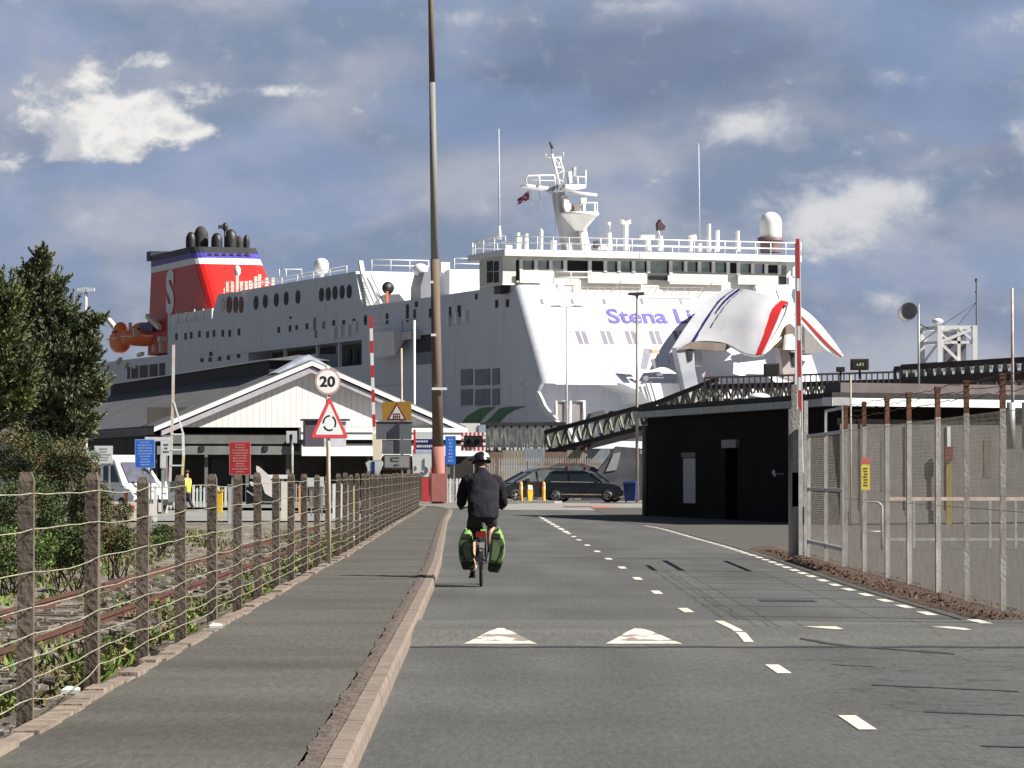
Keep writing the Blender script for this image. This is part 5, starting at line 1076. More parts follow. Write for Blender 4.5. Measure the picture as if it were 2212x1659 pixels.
MB().prism([SY('C', a_, b_, YM - .8) for a_, b_ in ((1268, 435), (1300, 435), (1295, 530), (1270, 530))], (0, .4, 0)).build('lamp_column', pm('pale_grey', (.5, .52, .56)), mast)
cpath([(1030, 295), (1060, 420), (1110, 630)], .13, 'topmast'); cpath([(1110, 330), (1160, 470), (1150, 620)], .06, 'topmast'); cpath([(980, 335), (1040, 340), (1130, 330)], .06, 'crosstree'); cpath([(970, 345), (965, 285)], .03, 'crosstree'); cpath([(1160, 330), (1158, 275)], .03, 'crosstree'); cpath([(1060, 440), (1150, 440)], .05, 'crosstree')
for (a1, b1, a2, b2) in ((1060, 340, 1150, 470), (1140, 340, 1070, 480), (1080, 520, 1150, 480), (1090, 560, 1160, 600)): cpath([(a1, b1), (a2, b2)], .035, 'lattice')
cpath([(1010, 165), (1035, 235)], .12, 'masthead_lamp', mat=m_dkgrey); cpath([(1022, 235), (1030, 300)], .03, 'masthead_lamp', mat=m_dkgrey)
for x0, y0, x1, y1 in ((800, 690, 840, 1190), (890, 690, 960, 1180), (1060, 720, 1075, 1190)): cpath([(x0, y0), (x1, y1)], .022, 'stay_wire', YM, mat=m_steel)
# flag
fl = MB(); P_ = lambda u, v: SY('C', lerp(lerp(780, 655, u), lerp(790, 655, u), v), lerp(lerp(690, 790, u), lerp(790, 850, u), v), YM) + Vector((0, .12 * math.sin(u * 9), 0))
for i in range(6):
    for j in range(4):
        qd = [P_(i / 6, j / 4), P_((i + 1) / 6, j / 4), P_((i + 1) / 6, (j + 1) / 4), P_(i / 6, (j + 1) / 4)]
        mid = (i in (2, 3)) or (j in (1, 2)); dg = (i + j) % 3 == 0
        fl.add(qd, [(0, 1, 2, 3)], 0 if mid and not dg else (1 if dg else 2))
sd_ = fl.build('flag', [pm('flag_red', (.25, .03, .06)), pm('flag_pale', (.35, .25, .35)), pm('flag_navy', (.04, .03, .12))], fer)
# gear along the roof
def gear(k_, pts, nm, yl=3.0, dp=.5, mat=None): return MB().prism([SY(k_, x, y, yl) for x, y in pts], (0, dp, 0)).build(nm, mat or m_hullf, fer)
gear('C', ((1795, 1005), (1845, 1030), (1890, 1005), (1895, 1050), (1865, 1060), (1862, 1340), (1832, 1340), (1832, 1060), (1800, 1045)), 'twin_lamp_post')
gear('C', ((1650, 1150), (1680, 1150), (1695, 1340), (1650, 1340)), 'gear_post'); gear('C', ((1645, 1035), (1675, 1035), (1675, 1065), (1645, 1065)), 'gear_lamp'); mst(1661, 1060, 1664, 1150, .04, 'gear_stem', 3, k_='C')
gear('C', ((2010, 1175), (2155, 1175), (2155, 1215), (2010, 1215)), 'gear_box'); gear('C', ((2070, 1215), (2105, 1215), (2105, 1340), (2070, 1340)), 'gear_box')
gear('C', ((660, 1150), (685, 1150), (695, 1330), (655, 1330)), 'gear_post'); gear('C', ((755, 1160), (775, 1160), (780, 1330), (750, 1330)), 'gear_post'); gear('C', ((918, 1100), (938, 1130), (935, 1340), (920, 1340)), 'gear_post')
gear('C', ((530, 1285), (600, 1285), (600, 1330), (530, 1330)), 'gear_box'); gear('C', ((1040, 1235), (1085, 1235), (1085, 1340), (1040, 1340)), 'gear_box'); gear('C', ((1500, 1250), (1530, 1235), (1570, 1290), (1565, 1320), (1500, 1310)), 'dark_winch', mat=m_dkgrey); gear('C', ((1540, 1300), (1640, 1300), (1640, 1335), (1540, 1335)), 'gear_box')
gear('D', ((420, 400), (445, 362), (460, 395), (490, 420), (480, 455), (425, 460)), 'furled_flag', mat=pm('dark_flag', (.05, .02, .03))); mst(425, 460, 445, 520, .05, 'gear_stem', 3, k_='D'); gear('D', ((440, 510), (465, 505), (470, 635), (440, 635)), 'gear_post')
for X, t_ in ((715, 500), (875, 400), (950, 455), (1125, 460), (795, 570)): gear('D', ((X - 6, t_), (X + 8, t_), (X + 10, 640), (X - 8, 640)), 'gear_post')
gear('D', ((705, 500), (755, 495), (760, 540), (710, 540)), 'gear_box')
# satellite dome
c = SY('D', 1405, 520, 3.0); rd = (SY('D', 1490, 520, 3.0) - c).length
dm = MB().lathe([(rd * 1.0, 0), (rd * 1.04, .3)] + [(rd * 1.04 * math.cos(R(a)), rd * (1.35 + 1.05 * math.sin(R(a)))) for a in range(0, 91, 10)], c, 20).build('satellite_dome', m_hullf, fer)
dm.scale = (1, 1, 1)
MB().lathe([(rd * 1.25, -.32), (rd * 1.25, -.02), (rd * 1.0, 0), (.01, .0)], c, 16).lathe([(rd, -1.3), (rd, -.33)], c, 12).build('dome_base', pm('dome_base', (.16, .10, .11)), fer)
# ------------------------------------------------ funnel
fx = 3.0; t0 = SX('P', 760, 430, fx); t1 = SX('P', 1040, 1390, fx)
def fyf(z): return lerp(t1.y, t0.y, (z - t1.z) / (t0.z - t1.z))
zt_, zb_ = t0.z, 16.0
def fsec(z):
    yf = fyf(z); t = (z - t1.z) / (t0.z - t1.z)
    xr = lerp(SY('P', 2110, 1390, t1.y).x, SY('P', 1712, 445, t0.y).x, t) if False else lerp(xrb, xrt, t)
    ya = lerp(yab, yat, t); return yf, xr, ya
xrb = SY('P', 1970, 960, fyf(22)).x; zrr = SY('P', 1970, 960, fyf(22)).z; xrt = SY('P', 1712, 445, t0.y).x
tt = (zrr - t1.z) / (t0.z - t1.z); xrb = xrt + (xrb - xrt) / (1 - tt)
yat = SX('P', 140, 530, fx).y; yab = SX('P', 100, 1440, fx).y
def fband(za, zb, mat, nm, grow=0.0, par=None):
    mb = MB(); secs = []
    for z in (za, zb):
        yf, xr, ya = fsec(z); g_ = grow; r_ = 1.3; x0 = fx - g_; yf -= g_; xr += g_; ya += g_; pts = []
        for (cx, cy, a0) in ((x0 + r_, yf + r_, 180), (xr - r_, yf + r_, 270), (xr - r_, ya - r_, 0), (x0 + r_, ya - r_, 90)):
            for i in range(5): a = R(a0 + i * 22.5); pts.append((cx + r_ * math.cos(a), cy + r_ * math.sin(a), z))
        secs.append(pts)
    n = len(secs[0]); mb.add(secs[0] + secs[1], [(i, (i + 1) % n, n + (i + 1) % n, n + i) for i in range(n)], 0, False)
    mb.add(secs[1], [list(range(n))]); return mb.build(nm, mat, par)
def zP(Y): return ship('P', 780, Y, (1, 0, 0), fx).z
m_fred = pm('funnel_red', (.55, .016, .012), (.48, .014, .012), .5, .45)
fun = fband(15.5, zP(705), m_fred, 'funnel', 0, fer)
fband(zP(705), zP(612), m_hullf, 'white_band', .02, fun); fband(zP(612), zP(530), pm('funnel_violet', (.07, .05, .33), None, 1, .5), 'violet_band', .04, fun); fband(zP(530), zP(440), pm('funnel_black', (.022, .022, .026)), 'black_band', .06, fun)
for X in (1030, 1130, 1235, 1345, 1455, 1565):
    a = SY('P', X, 545, t0.y + .0); yf = fyf(zP(570)) - .15; a = SY('P', X, 545, yf); b = SY('P', X + 30, 625, yf); MB().prism([(a.x - .3, yf, a.z), (a.x + .1, yf, a.z), (b.x + .15, yf, b.z), (b.x - .1, yf, b.z)], (0, .12, 0)).build('louvre', m_black, fun)
# overhanging aft lip
a = SX('P', 140, 520, fx); MB().box(fx - .1, xrt + .1, yat - 1.0, yat + .9, a.z - 1.1, a.z + .02).build('aft_lip', pm('funnel_navy', (.02, .025, .05)), fun)
# S on the side
cS = SX('P', 440, 1105, fx - .10); hS = (SX('P', 440, 770, fx - .1) - SX('P', 440, 1440, fx - .1)).length
Rm = Matrix(((0, 0, -1), (-1, 0, 0), (0, 1, 0))).to_4x4()
pc = SX('P', 440, 1105, fx - .06); mb = MB().text('S', 1.0, Matrix.Identity(4), 0, .0, .045); xs = [v[0] for v in mb.v]; zs = [v[1] for v in mb.v]; sx = 3.7 / (max(xs) - min(xs)); sz = hS * .98 / (max(zs) - min(zs)); c0 = (max(xs) + min(xs)) / 2; c1 = (max(zs) + min(zs)) / 2
mb2 = MB(); o2 = [(fx - .05 - (v[2] * 5 if v[2] > 0 else 0), pc.y - (v[0] - c0) * sx, pc.z + (v[1] - c1) * sz) for v in mb.v]
mb2.add(o2, mb.f); mb2.add([(p_[0] - .02, p_[1], p_[2]) for p_ in o2], mb.f); mb2.build('letter', m_hullf, fun)
# exhaust uptakes
for X, top, wd, nm in ((745, 275, 120, 0), (890, 190, 170, 1), (1120, 290, 130, 0), (1320, 235, 150, 0), (1445, 330, 85, 1), (1550, 320, 75, 0)):
    yy = t0.y + (3 if X < 1000 else 1.2); c = SY('P', X, 440, yy); tp = SY('P', X, top, yy); r_ = (SY('P', X + wd / 2, 440, yy) - c).length * 1.25; H = tp.z - c.z + .35
    MB().lathe([(r_, -.6), (r_ * 1.0, H * .35), (r_ * .95, H * .62), (r_ * .66, H * .86), (r_ * .3, H * .98), (.001, H)], c, 14).build('exhaust', pm('exhaust_soot', (.05, .048, .048), (.02, .02, .02), 1, .8) if nm else m_black, fun)
c = SY('P', 1240, 250, t0.y + 1); MB().tube(c - Vector((0, 0, 2.5)), c + Vector((0, 0, .3)), .12).sphere(c + Vector((0, 0, .7)), (.35, .35, .5)).box(c.x - .75, c.x, c.y - .2, c.y + .2, c.z + .5, c.z + .9).build('whistle', m_black, fun)
# white locker row at the funnel's foot, pipes in front of it
a = SX('P', 430, 1440, .8); b = SX('P', 1055, 1400, .8); MB().box(.8, 2.2, b.y, a.y, 18.25, 19.45).build('deck_locker', pm('locker_white', (.80, .78, .74), (.6, .58, .55), 1.5, .6), fer)
for i in range(6): t = i / 5; y = lerp(b.y, a.y, t); MB().box(.7, .79, y - .25, y + .25, 18.3, 19.42 + .12 * (i % 3)).build('locker_rib', m_hullf, fer)
for X, top in ((1265, 960), (1340, 955), (1410, 860), (1470, 950), (1540, 950), (1600, 940), (1680, 880), (1735, 850), (1840, 900), (1930, 900)):
    a = SY('P', X, top, 84); MB().box(a.x - .16, a.x + .16, 83.8, 84.1, 20.5, a.z).build('vent_pipe', pm('pinkish_vent', (.72, .5, .44)), fer)
c = SY('P', 1415, 800, 84); MB().sphere(c, (.38, .38, .6)).build('vent_head', m_hullf, fer)
a = SY('P', 1240, 1010, 84); b = SY('P', 1960, 980, 84); MB().tube((a.x, 84, 21.6), (b.x, 84, 21.6), .06, n=4).build('vent_rail', pm('pinkish_vent', (.72, .5, .44)), fer)

# ------------------------------------------------ raised bow visor
cols = [[(1020, 968), (870, 1045), (760, 1165), (640, 1330), (515, 1530)], [(1110, 968), (985, 1065), (890, 1190), (800, 1330), (740, 1430)],
        [(1220, 978), (1120, 1090), (1050, 1210), (1010, 1330), (990, 1440)], [(1380, 1020), (1290, 1120), (1230, 1240), (1190, 1390), (1165, 1525)],
        [(1480, 1060), (1410, 1140), (1370, 1260), (1320, 1400), (1260, 1548)], [(1575, 1082), (1510, 1150), (1455, 1280), (1400, 1420), (1345, 1540)]]
dep = [-5.6, -6.9, -8.2, -9.7, -10.4, -10.9]; rad = [3.0, 2.2, 1.4, .7, 0]
CP = [[SY('D', x, y, dep[i] + rad[j] - (.25 * j if i == 0 else 0)) for j, (x, y) in enumerate(c)] for i, c in enumerate(cols)]
def cr(p0, p1, p2, p3, t): return .5 * ((2 * p1) + (-p0 + p2) * t + (2 * p0 - 5 * p1 + 4 * p2 - p3) * t * t + (-p0 + 3 * p1 - 3 * p2 + p3) * t ** 3)
def crs(L, u):
    n = len(L) - 1; s = min(n - 1e-6, u * n); i = int(s); t = s - i
    g_ = lambda k_: L[k_] if 0 <= k_ <= n else (2 * L[0] - L[1] if k_ < 0 else 2 * L[n] - L[n - 1])
    return cr(g_(i - 1), g_(i), g_(i + 1), g_(i + 2), t)
def VS(u, v): return crs([crs(c, v) for c in CP], u)
U, V = 150, 70; mb = MB(); vs = [VS(i / U, j / V) for i in range(U + 1) for j in range(V + 1)]; back = [p + Vector((.15, .45, -.1)) for p in vs]; nv = len(vs)
def zone(u, v):
    if abs(u - .165 - .02 * v) < .015: return 1
    if v < .50 and abs(u - .245 + .03 * v) < .026 * (1 - v / .5) + .006: return 1
    if v < .72 and abs(u - .30 + .05 * v) < .006: return 1
    if u > .78 and abs(u - .895 + .02 * (v - .3)) < .088 * (1 - .5 * abs(v - .42)): return 2
    return 0
fs = []; mi = []
for i in range(U):
    for j in range(V): a = i * (V + 1) + j; fs.append((a, a + 1, a + V + 2, a + V + 1)); mi.append(zone((i + .5) / U, (j + .5) / V))
mb.v = [tuple(p) for p in vs + back]; mb.f = fs + [tuple(reversed([x + nv for x in f])) for f in fs]; mb.m = mi + [0] * len(fs); mb.sm = [True] * len(mb.f)
edge = [i * (V + 1) for i in range(U + 1)] + [U * (V + 1) + j for j in range(1, V + 1)] + [i * (V + 1) + V for i in range(U - 1, -1, -1)] + [j for j in range(V - 1, 0, -1)]
for a, b in zip(edge, edge[1:] + edge[:1]): mb.f.append((a, b, b + nv, a + nv)); mb.m.append(0); mb.sm.append(False)
m_vis = pm('visor_white', (.52, .52, .55), (.45, .45, .48), .7, .45, stretch=(1, 1, .5)); m_vb = pm('visor_blue', (.015, .012, .10)); m_vr = pm('visor_red', (.50, .02, .02), None, 1, .45)
vis = mb.build('bow_visor', [m_vis, m_vb, m_vr], fer)
def ribbon(c1, c2, d1, d2, nm, mat, th=.35, n=14):
    A = [SY('D', x, y, lerp(d1[0], d1[1], i / (len(c1) - 1))) for i, (x, y) in enumerate(c1)]; B = [SY('D', x, y, lerp(d2[0], d2[1], i / (len(c2) - 1))) for i, (x, y) in enumerate(c2)]
    mb = MB(); vs = []
    for i in range(n + 1): a = crs(A, i / n); b = crs(B, i / n); vs += [a, b, b + Vector((0, th, 0)), a + Vector((0, th, 0))]
    fs = []
    for i in range(n):
        for k_ in range(4): a = i * 4 + k_; b = i * 4 + (k_ + 1) % 4; fs.append((a, b, b + 4, a + 4))
    mb.add(vs, fs + [(3, 2, 1, 0), (n * 4, n * 4 + 1, n * 4 + 2, n * 4 + 3)]); return mb.build(nm, mat, vis)
m_cr = pm('visor_inner_cream', (.80, .74, .62), (.7, .62, .5), .8, .6)
ribbon([(1560, 1085), (1530, 1190), (1450, 1350), (1390, 1450), (1345, 1540)], [(1640, 1100), (1590, 1220), (1530, 1330), (1460, 1430), (1400, 1500)], (-8.8, -10.6), (-8.4, -9.2), 'inner_lip', m_cr)
O1 = [(1600, 1088), (1700, 1150), (1800, 1235), (1930, 1390), (2045, 1550)]; I1 = [(1610, 1180), (1690, 1285), (1770, 1385), (1890, 1495), (2012, 1566)]
ribbon(O1, I1, (-8.0, -3.5), (-8.0, -3.5), 'starboard_flank', m_hullf)
mid = lambda t, s_: [(lerp(a[0], b[0], t), lerp(a[1], b[1], t)) for a, b in zip(O1, I1)]
ribbon(mid(.52, 0), mid(.66, 0), (-8.2, -3.7), (-8.2, -3.7), 'red_line', m_vr, .2)
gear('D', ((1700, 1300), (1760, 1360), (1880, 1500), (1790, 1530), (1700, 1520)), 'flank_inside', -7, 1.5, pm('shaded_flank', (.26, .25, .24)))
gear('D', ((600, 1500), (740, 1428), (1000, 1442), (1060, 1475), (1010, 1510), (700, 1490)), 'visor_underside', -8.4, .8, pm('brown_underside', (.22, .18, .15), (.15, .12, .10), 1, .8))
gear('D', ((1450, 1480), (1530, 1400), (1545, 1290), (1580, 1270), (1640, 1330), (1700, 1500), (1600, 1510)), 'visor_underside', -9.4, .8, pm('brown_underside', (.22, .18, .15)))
gear('D', ((1545, 1370), (1590, 1360), (1640, 1420), (1650, 1500), (1530, 1495)), 'inner_bracket', -9.9, .5)
# legs, rams and fittings under the visor
gear('D', ((580, 1480), (735, 1460), (745, 1660), (790, 1900), (680, 1960), (640, 1760)), 'visor_arm', -8.2, 1.0, pm('visor_arm', (.36, .37, .41), (.26, .27, .31), .6, .6)); gear('D', ((672, 1490), (728, 1480), (722, 1590), (690, 1600)), 'arm_recess', -8.3, .1, m_black)
gear('D', ((1480, 1490), (1640, 1500), (1640, 1780), (1520, 1740)), 'visor_arm', -8.2, 1.0, pm('visor_arm2', (.42, .36, .34), (.3, .26, .26), .6, .6)); gear('D', ((1570, 1520), (1640, 1520), (1640, 1640), (1600, 1640)), 'arm_recess', -8.3, .1, m_black)
gear('E', ((1630, 820), (1700, 830), (1650, 1010), (1600, 1000)), 'hinge_plate', -7.35, .1, pm('hinge_grey', (.36, .36, .42))); gear('E', ((1690, 830), (1760, 830), (1760, 870), (1700, 870)), 'hinge_cap', -7.4, .1, pm('hinge_tan', (.6, .45, .33)))
for pts in (((1690, 920), (1720, 910), (1735, 1000), (1715, 1000)), ((1830, 920), (1850, 920), (1860, 960), (1840, 960)), ((1620, 1070), (1660, 1060), (1665, 1100), (1630, 1110)), ((1740, 1040), (1790, 1040), (1790, 1060), (1740, 1060)), ((1660, 1074), (1800, 1072), (1800, 1082), (1660, 1084))):
    gear('E', pts, 'door_fitting', -7.4, .15, pm('fitting_grey', (.24, .22, .24)))
for a, b in (((1640, 1110), (1700, 1310)), ((1680, 1110), (1735, 1300))): MB().tube(SY('E', *a, -7.5), SY('E', *b, -7.5), .07, n=6).build('ram', pm('fitting_grey', (.24, .22, .24)), fer)
gear('M', ((790, 460), (830, 420), (890, 410), (880, 480), (800, 500)), 'door_fitting', -7.5, .3, pm('mauve_fitting', (.42, .3, .34))); gear('M', ((810, 500), (1020, 495), (1020, 512), (815, 516)), 'door_fitting', -7.5, .2, pm('mauve_fitting', (.42, .3, .34)))
gear('M', ((690, 90), (790, 90), (800, 340), (700, 340)), 'grey_cabinet', -7.5, .3, pm('pale_cabinet', (.45, .48, .50), (.3, .33, .35), 1, .6)); gear('M', ((820, 90), (900, 70), (930, 120), (850, 150)), 'hinge_cap', -7.6, .2, pm('hinge_tan', (.6, .45, .33)))

# ------------------------------------------------ lifeboats on the after deck
m_lb = pm('lifeboat_orange', (.90, .20, .04), (.8, .16, .03), 1, .45)
def boat(X, Y, yl, xl, L, rz, lab, tilt):
    p = SX('T', X, Y, xl); o = empty('lifeboat', FM @ Vector((xl, p.y, p.z)), FR + rz, lab, 'lifeboat', 'lifeboats on the after deck'); o.rotation_euler[1] = tilt; o.rotation_euler[0] = 0
    mb = MB(); n = 12; vs = []; SC = 1.55 if rz == 0 else 1.15
    for i in range(9):
        t = i / 8; y = (t - .5) * L; w_ = 1.25 * (math.sin(math.pi * (t * .9 + .05))) ** .55; h_ = 1.15 * SC * (.75 + .25 * math.sin(math.pi * t))
        for j in range(n): a = 2 * math.pi * j / n; vs.append((w_ * math.cos(a), y, -.1 + (h_ if math.sin(a) < 0 else h_ * .62) * math.sin(a)))
    fs = [(i * n + j, i * n + (j + 1) % n, (i + 1) * n + (j + 1) % n, (i + 1) * n + j) for i in range(8) for j in range(n)] + [tuple(reversed(range(n))), tuple(8 * n + j for j in range(n))]
    mb.add(vs, fs, 0, True); mb.build('hull', m_lb, o)
    MB().sphere((0, 0, .55 * SC), (.85, L * .3, .75 * SC), 12, 8).build('canopy', m_lb, o); MB().box(-1.2, 1.2, -L * .40, L * .42, -.12, .02).build('fender', m_hullf, o)
    MB().prism([(-.84, -1.0, .6), (-.84, .9, .6), (-.84, .9, .9), (-.84, -1.0, .9)], (.1, 0, 0)).build('windows', m_hglass, o); return o
boat(770, 590, 0, 1.2, 6.0, 0, 'bright orange lifeboat at the stern hanging nearest the pine tree', 0)
boat(1190, 520, 0, 2.6, 6.5, R(38), 'dark red orange lifeboat tilted beside the foot of the funnel', R(-8))
dv = empty('lifeboat_davit', FM @ Vector((0, 0, 0)), FR, 'pale slanted davit arms standing over the lifeboats', 'davit')
def dvb(a, b, xl, w_, mat, nm='arm'): MB().beam(SX('T', *a, xl), SX('T', *b, xl), w_, w_).build(nm, mat, dv)
m_dv = pm('davit_cream', (.80, .74, .56), (.65, .58, .42), 1, .6)
dvb((1240, 195), (1460, 405), 1.6, .5, m_dv); dvb((560, 260), (680, 400), 1.6, .5, m_dv); dvb((540, 180), (560, 260), 1.6, .5, m_dkgrey, 'sheave'); dvb((1500, 560), (1500, 640), 1.0, .9, m_dv); dvb((1480, 640), (1480, 820), 1.0, .35, m_dv)
dvb((1340, 700), (1350, 820), 1.2, .25, m_dv); dvb((1030, 410), (1030, 540), .9, .45, m_dv); dvb((940, 310), (940, 450), 1.4, .35, m_hull)
MB().prism([SX('T', x, y, 1.9) for x, y in ((1110, 340), (1230, 330), (1260, 240), (1330, 380), (1320, 460), (1080, 460))], (.8, 0, 0)).build('winch_cover', pm('violet_cover', (.07, .06, .20)), dv)
dvb((1080, 880), (1160, 850), -.1, .4, m_dv, 'fitting'); dvb((700, 1010), (780, 940), -.1, .35, m_dv, 'fitting'); dvb((850, 1090), (900, 1010), -.1, .35, m_dv, 'fitting'); dvb((1010, 1080), (1050, 1080), -.1, .4, m_dv, 'fitting')
# ================================================================ SIGNS
def base(x, Y, z, name, lab, cat, group=None, rz=0): p = W(x, 1000, Y); return empty(name, (p.x, Y, z), rz, lab, cat, group)
class Pl:   # vertical work plane at distance Y for a thing at origin o
    def __init__(s, o, Y): s.o = Vector(o.location); s.Y = Y
    def p(s, x, y, d=0.0): v = W(x, y, s.Y) - s.o; return Vector((v.x, d, v.z))
    def poly(s, par, pts, nm, mat, d=0.0, th=.02): return MB().prism([s.p(x, y, d) for x, y in pts], (0, th, 0)).build(nm, mat, par)
    def rect(s, par, x0, y0, x1, y1, nm, mat, d=0.0, th=.02): return s.poly(par, [(x0, y0), (x1, y0), (x1, y1), (x0, y1)], nm, mat, d, th)
m_spost = pm('cream_sign_post', (.56, .50, .36), (.42, .37, .27), 2, .6)
# 20 mph sign and roundabout warning on one post at the footway edge
sg = empty('road_sign', (W(713, 1222, 54.6).x, 54.6, .12), R(17), 'tall post with round 20 sign above a red triangle roundabout warning sign', 'road sign'); P = Pl(sg, 54.6)
MB().tube((0, .04, 0), (-.035, .04, 3.02), .031, n=10).build('post', m_spost, sg)
def disc(par, cx, cy, r, nm, mat, d, th=.012, seg=40):
    c = P.p(cx, cy); rr = r / FPX * 54.6; return MB().prism([(c.x + rr * math.cos(2 * math.pi * i / seg), d, c.z + rr * math.sin(2 * math.pi * i / seg)) for i in range(seg)], (0, th, 0)).build(nm, mat, par)
pl = disc(sg, 706.9, 824.7, 29, 'speed_plate', pm('sign_edge_grey', (.33, .30, .29), (.28, .25, .24), 8, .5), -.012); m_fred2 = pm('faded_red_ring', (.42, .24, .23), (.36, .26, .25), 9, .5)
disc(pl, 706.9, 824.7, 28.4, 'ring', m_fred2, -.016, .003); disc(pl, 706.9, 824.7, 24.6, 'face', pm('pale_sign_face', (.66, .645, .635), (.60, .585, .58), 6, .45), -.019, .0025)
c = P.p(706.4, 825.5); mb = MB().text('20', .215, Matrix.Translation((c.x, -.021, c.z)) @ Matrix.Rotation(R(90), 4, 'X'), 0, .001, .0075, 1.12); mb.build('number', m_signk, pl)
def rtri(cx, top, bot, half, rad, d):
    pts = []; V3 = [(cx, top), (cx + half, bot), (cx - half, bot)]
    for i, (x, y) in enumerate(V3):
        pv = V3[i - 1]; nx = V3[(i + 1) % 3]; a = Vector((pv[0] - x, pv[1] - y)).normalized(); b = Vector((nx[0] - x, nx[1] - y)).normalized()
        for t in range(7): u = t / 6; w_ = (a * (1 - u) + b * u); pts.append((x + (a.x * (1 - u) ** 2 + b.x * u ** 2) * rad, y + (a.y * (1 - u) ** 2 + b.y * u ** 2) * rad))
    return pts
tri = P.poly(sg, rtri(711, 855, 947, 43, 8, 0), 'warning_plate', m_greyback, -.012, .014); P.poly(tri, rtri(711, 856, 946, 42, 7, 0), 'red_border', pm('sign_red', (.55, .05, .06), (.50, .04, .05), 5, .4), -.016, .003)
P.poly(tri, rtri(711, 871, 939, 31.5, 4, 0), 'face', m_signw, -.019, .0025)
mb = MB(); cc = P.p(711, 914); 
for a0, a1 in ((-38, 62), (82, 182), (202, 302)):
    a0 += 4; pts = []; n = 12
    for i in range(n + 1): a = R(lerp(a0, a1, i / n)); pts.append((cc.x + .108 * math.cos(a), -.0215, cc.z + .122 * math.sin(a)))
    for i in range(n, -1, -1): a = R(lerp(a0, a1, i / n)); pts.append((cc.x + .083 * math.cos(a), -.0215, cc.z + .097 * math.sin(a)))
    for i in range(n): mb.add([pts[i], pts[i + 1], pts[2 * n - i], pts[2 * n + 1 - i]], [(0, 1, 2, 3)])
mb.build('roundabout_arrows', m_signk, tri)

# amber backed level crossing sign with the backs of other boards
sg = empty('level_crossing_sign', (W(868.5, 1118, 114).x, 114, .12), 0, 'tall post with amber board bearing a triangular gate sign above grey sign boards', 'road sign'); P = Pl(sg, 114)
b = P.p(867, 752); MB().tube((0, .06, 0), (b.x, .06, b.z), .034, n=8).build('post', pm('tan_post', (.44, .39, .31), (.33, .28, .22), 2, .6), sg)
bd = P.poly(sg, [(826, 868), (888.5, 867), (889, 908), (826, 909)], 'amber_board', pm('amber_board', (.34, .19, .03), (.30, .165, .025), 3, .5), 0, .02)
P.poly(bd, rtri(857, 870, 907, 21, 2, 0), 'red_triangle', pm('dark_sign_red', (.20, .02, .015)), -.006, .005); P.poly(bd, rtri(857, 876, 904.5, 15.5, 1, 0), 'triangle_face', m_signw, -.01, .003)
mb = MB(); g_ = P.p
for x0, y0, x1, y1 in ((849, 893, 865, 895.5), (849.5, 897, 851.5, 904), (854, 897, 855.5, 904), (858.5, 897, 860, 904), (863, 897, 865, 904), (849, 899.5, 865, 901)): a = g_(x0, y0); e_ = g_(x1, y1); mb.box(a.x, e_.x, -.016, -.0105, e_.z, a.z)
mb.build('gate_symbol', pm('gate_brown', (.12, .03, .02)), bd)
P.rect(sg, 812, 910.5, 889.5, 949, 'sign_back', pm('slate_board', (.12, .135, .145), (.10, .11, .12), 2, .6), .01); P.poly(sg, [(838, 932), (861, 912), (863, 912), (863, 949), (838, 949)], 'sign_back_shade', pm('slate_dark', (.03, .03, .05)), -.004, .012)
P.rect(sg, 825, 949.5, 889, 981, 'sign_back', m_greyback, .01); P.rect(sg, 853, 949.5, 863, 981, 'upright_channel', pm('slate_dark', (.03, .03, .05)), -.004, .012); P.rect(sg, 810, 910.5, 890, 913, 'upper_channel', pm('slate_dark', (.03, .03, .05)), -.006, .012)
P.rect(sg, 828, 982.5, 886.5, 1013.5, 'sign_frame', m_rust, .012); lb = P.rect(sg, 831, 984.5, 884, 1010, 'lower_board', pm('pale_grey_board', (.27, .29, .28), (.24, .25, .25), 3, .5), .0, .011)
mb = MB()
for x0, y0, x1, y1 in ((844, 988, 863, 990), (844, 990, 847, 997), (847, 995, 861, 997), (851, 1003, 857, 1007), (857, 1004, 863, 1005.5)): a = g_(x0, y0, 0); e_ = g_(x1, y1, 0); mb.box(a.x, e_.x, -.006, -.001, e_.z, a.z)
mb.build('key_symbol', m_dkgrey, lb)
# generic twin-leg boards with illegible small print
def textlines(P, par, x0, y0, x1, y1, n, mat, seed, nm='lettering'):
    rr = random.Random(seed); mb = MB()
    for i in range(n):
        y = lerp(y0, y1, (i + .5) / n); hh = (y1 - y0) / n * .26; w_ = rr.uniform(.45, .95) * (x1 - x0) / 2; xc = (x0 + x1) / 2; x = xc - w_
        while x < xc + w_:
            l = rr.uniform(1.8, 5.0); a = P.p(x, y - hh); b = P.p(min(x + l, xc + w_), y + hh); mb.box(a.x, b.x, -.008, -.003, b.z, a.z); x += l + 1.1
    return mb.build(nm, mat, par)
def board(x0, y0, x1, y1, Y, gz, legs, face, edge, txt, n, lab, name='sign_board', cat='sign', legmat=None, seed=1, group=None):
    o = empty(name, (W((x0 + x1) / 2, 1000, Y).x, Y, gz), 0, lab, cat, group); P = Pl(o, Y)
    pl = P.rect(o, x0, y0, x1, y1, 'board', edge, .0, .03); f = P.rect(pl, x0 + 1.6, y0 + 1.6, x1 - 1.6, y1 - 1.6, 'face', face, -.0028, .0026)
    if n: textlines(P, pl, x0 + 4, y0 + 4, x1 - 4, y1 - 4, n, txt, seed)
    for lx in legs: a = P.p(lx, y1, 0); MB().box(a.x - .035, a.x + .035, .032, .09, 0, P.p(lx, y0).z).build('post', legmat or m_steel, o)
    return o
board(291.5, 949, 334.5, 1011, 115, -.3, (308, 325), m_blue, m_lblue, m_lblue, 9, 'blue notice board on two grey posts with pale lettering', seed=4)
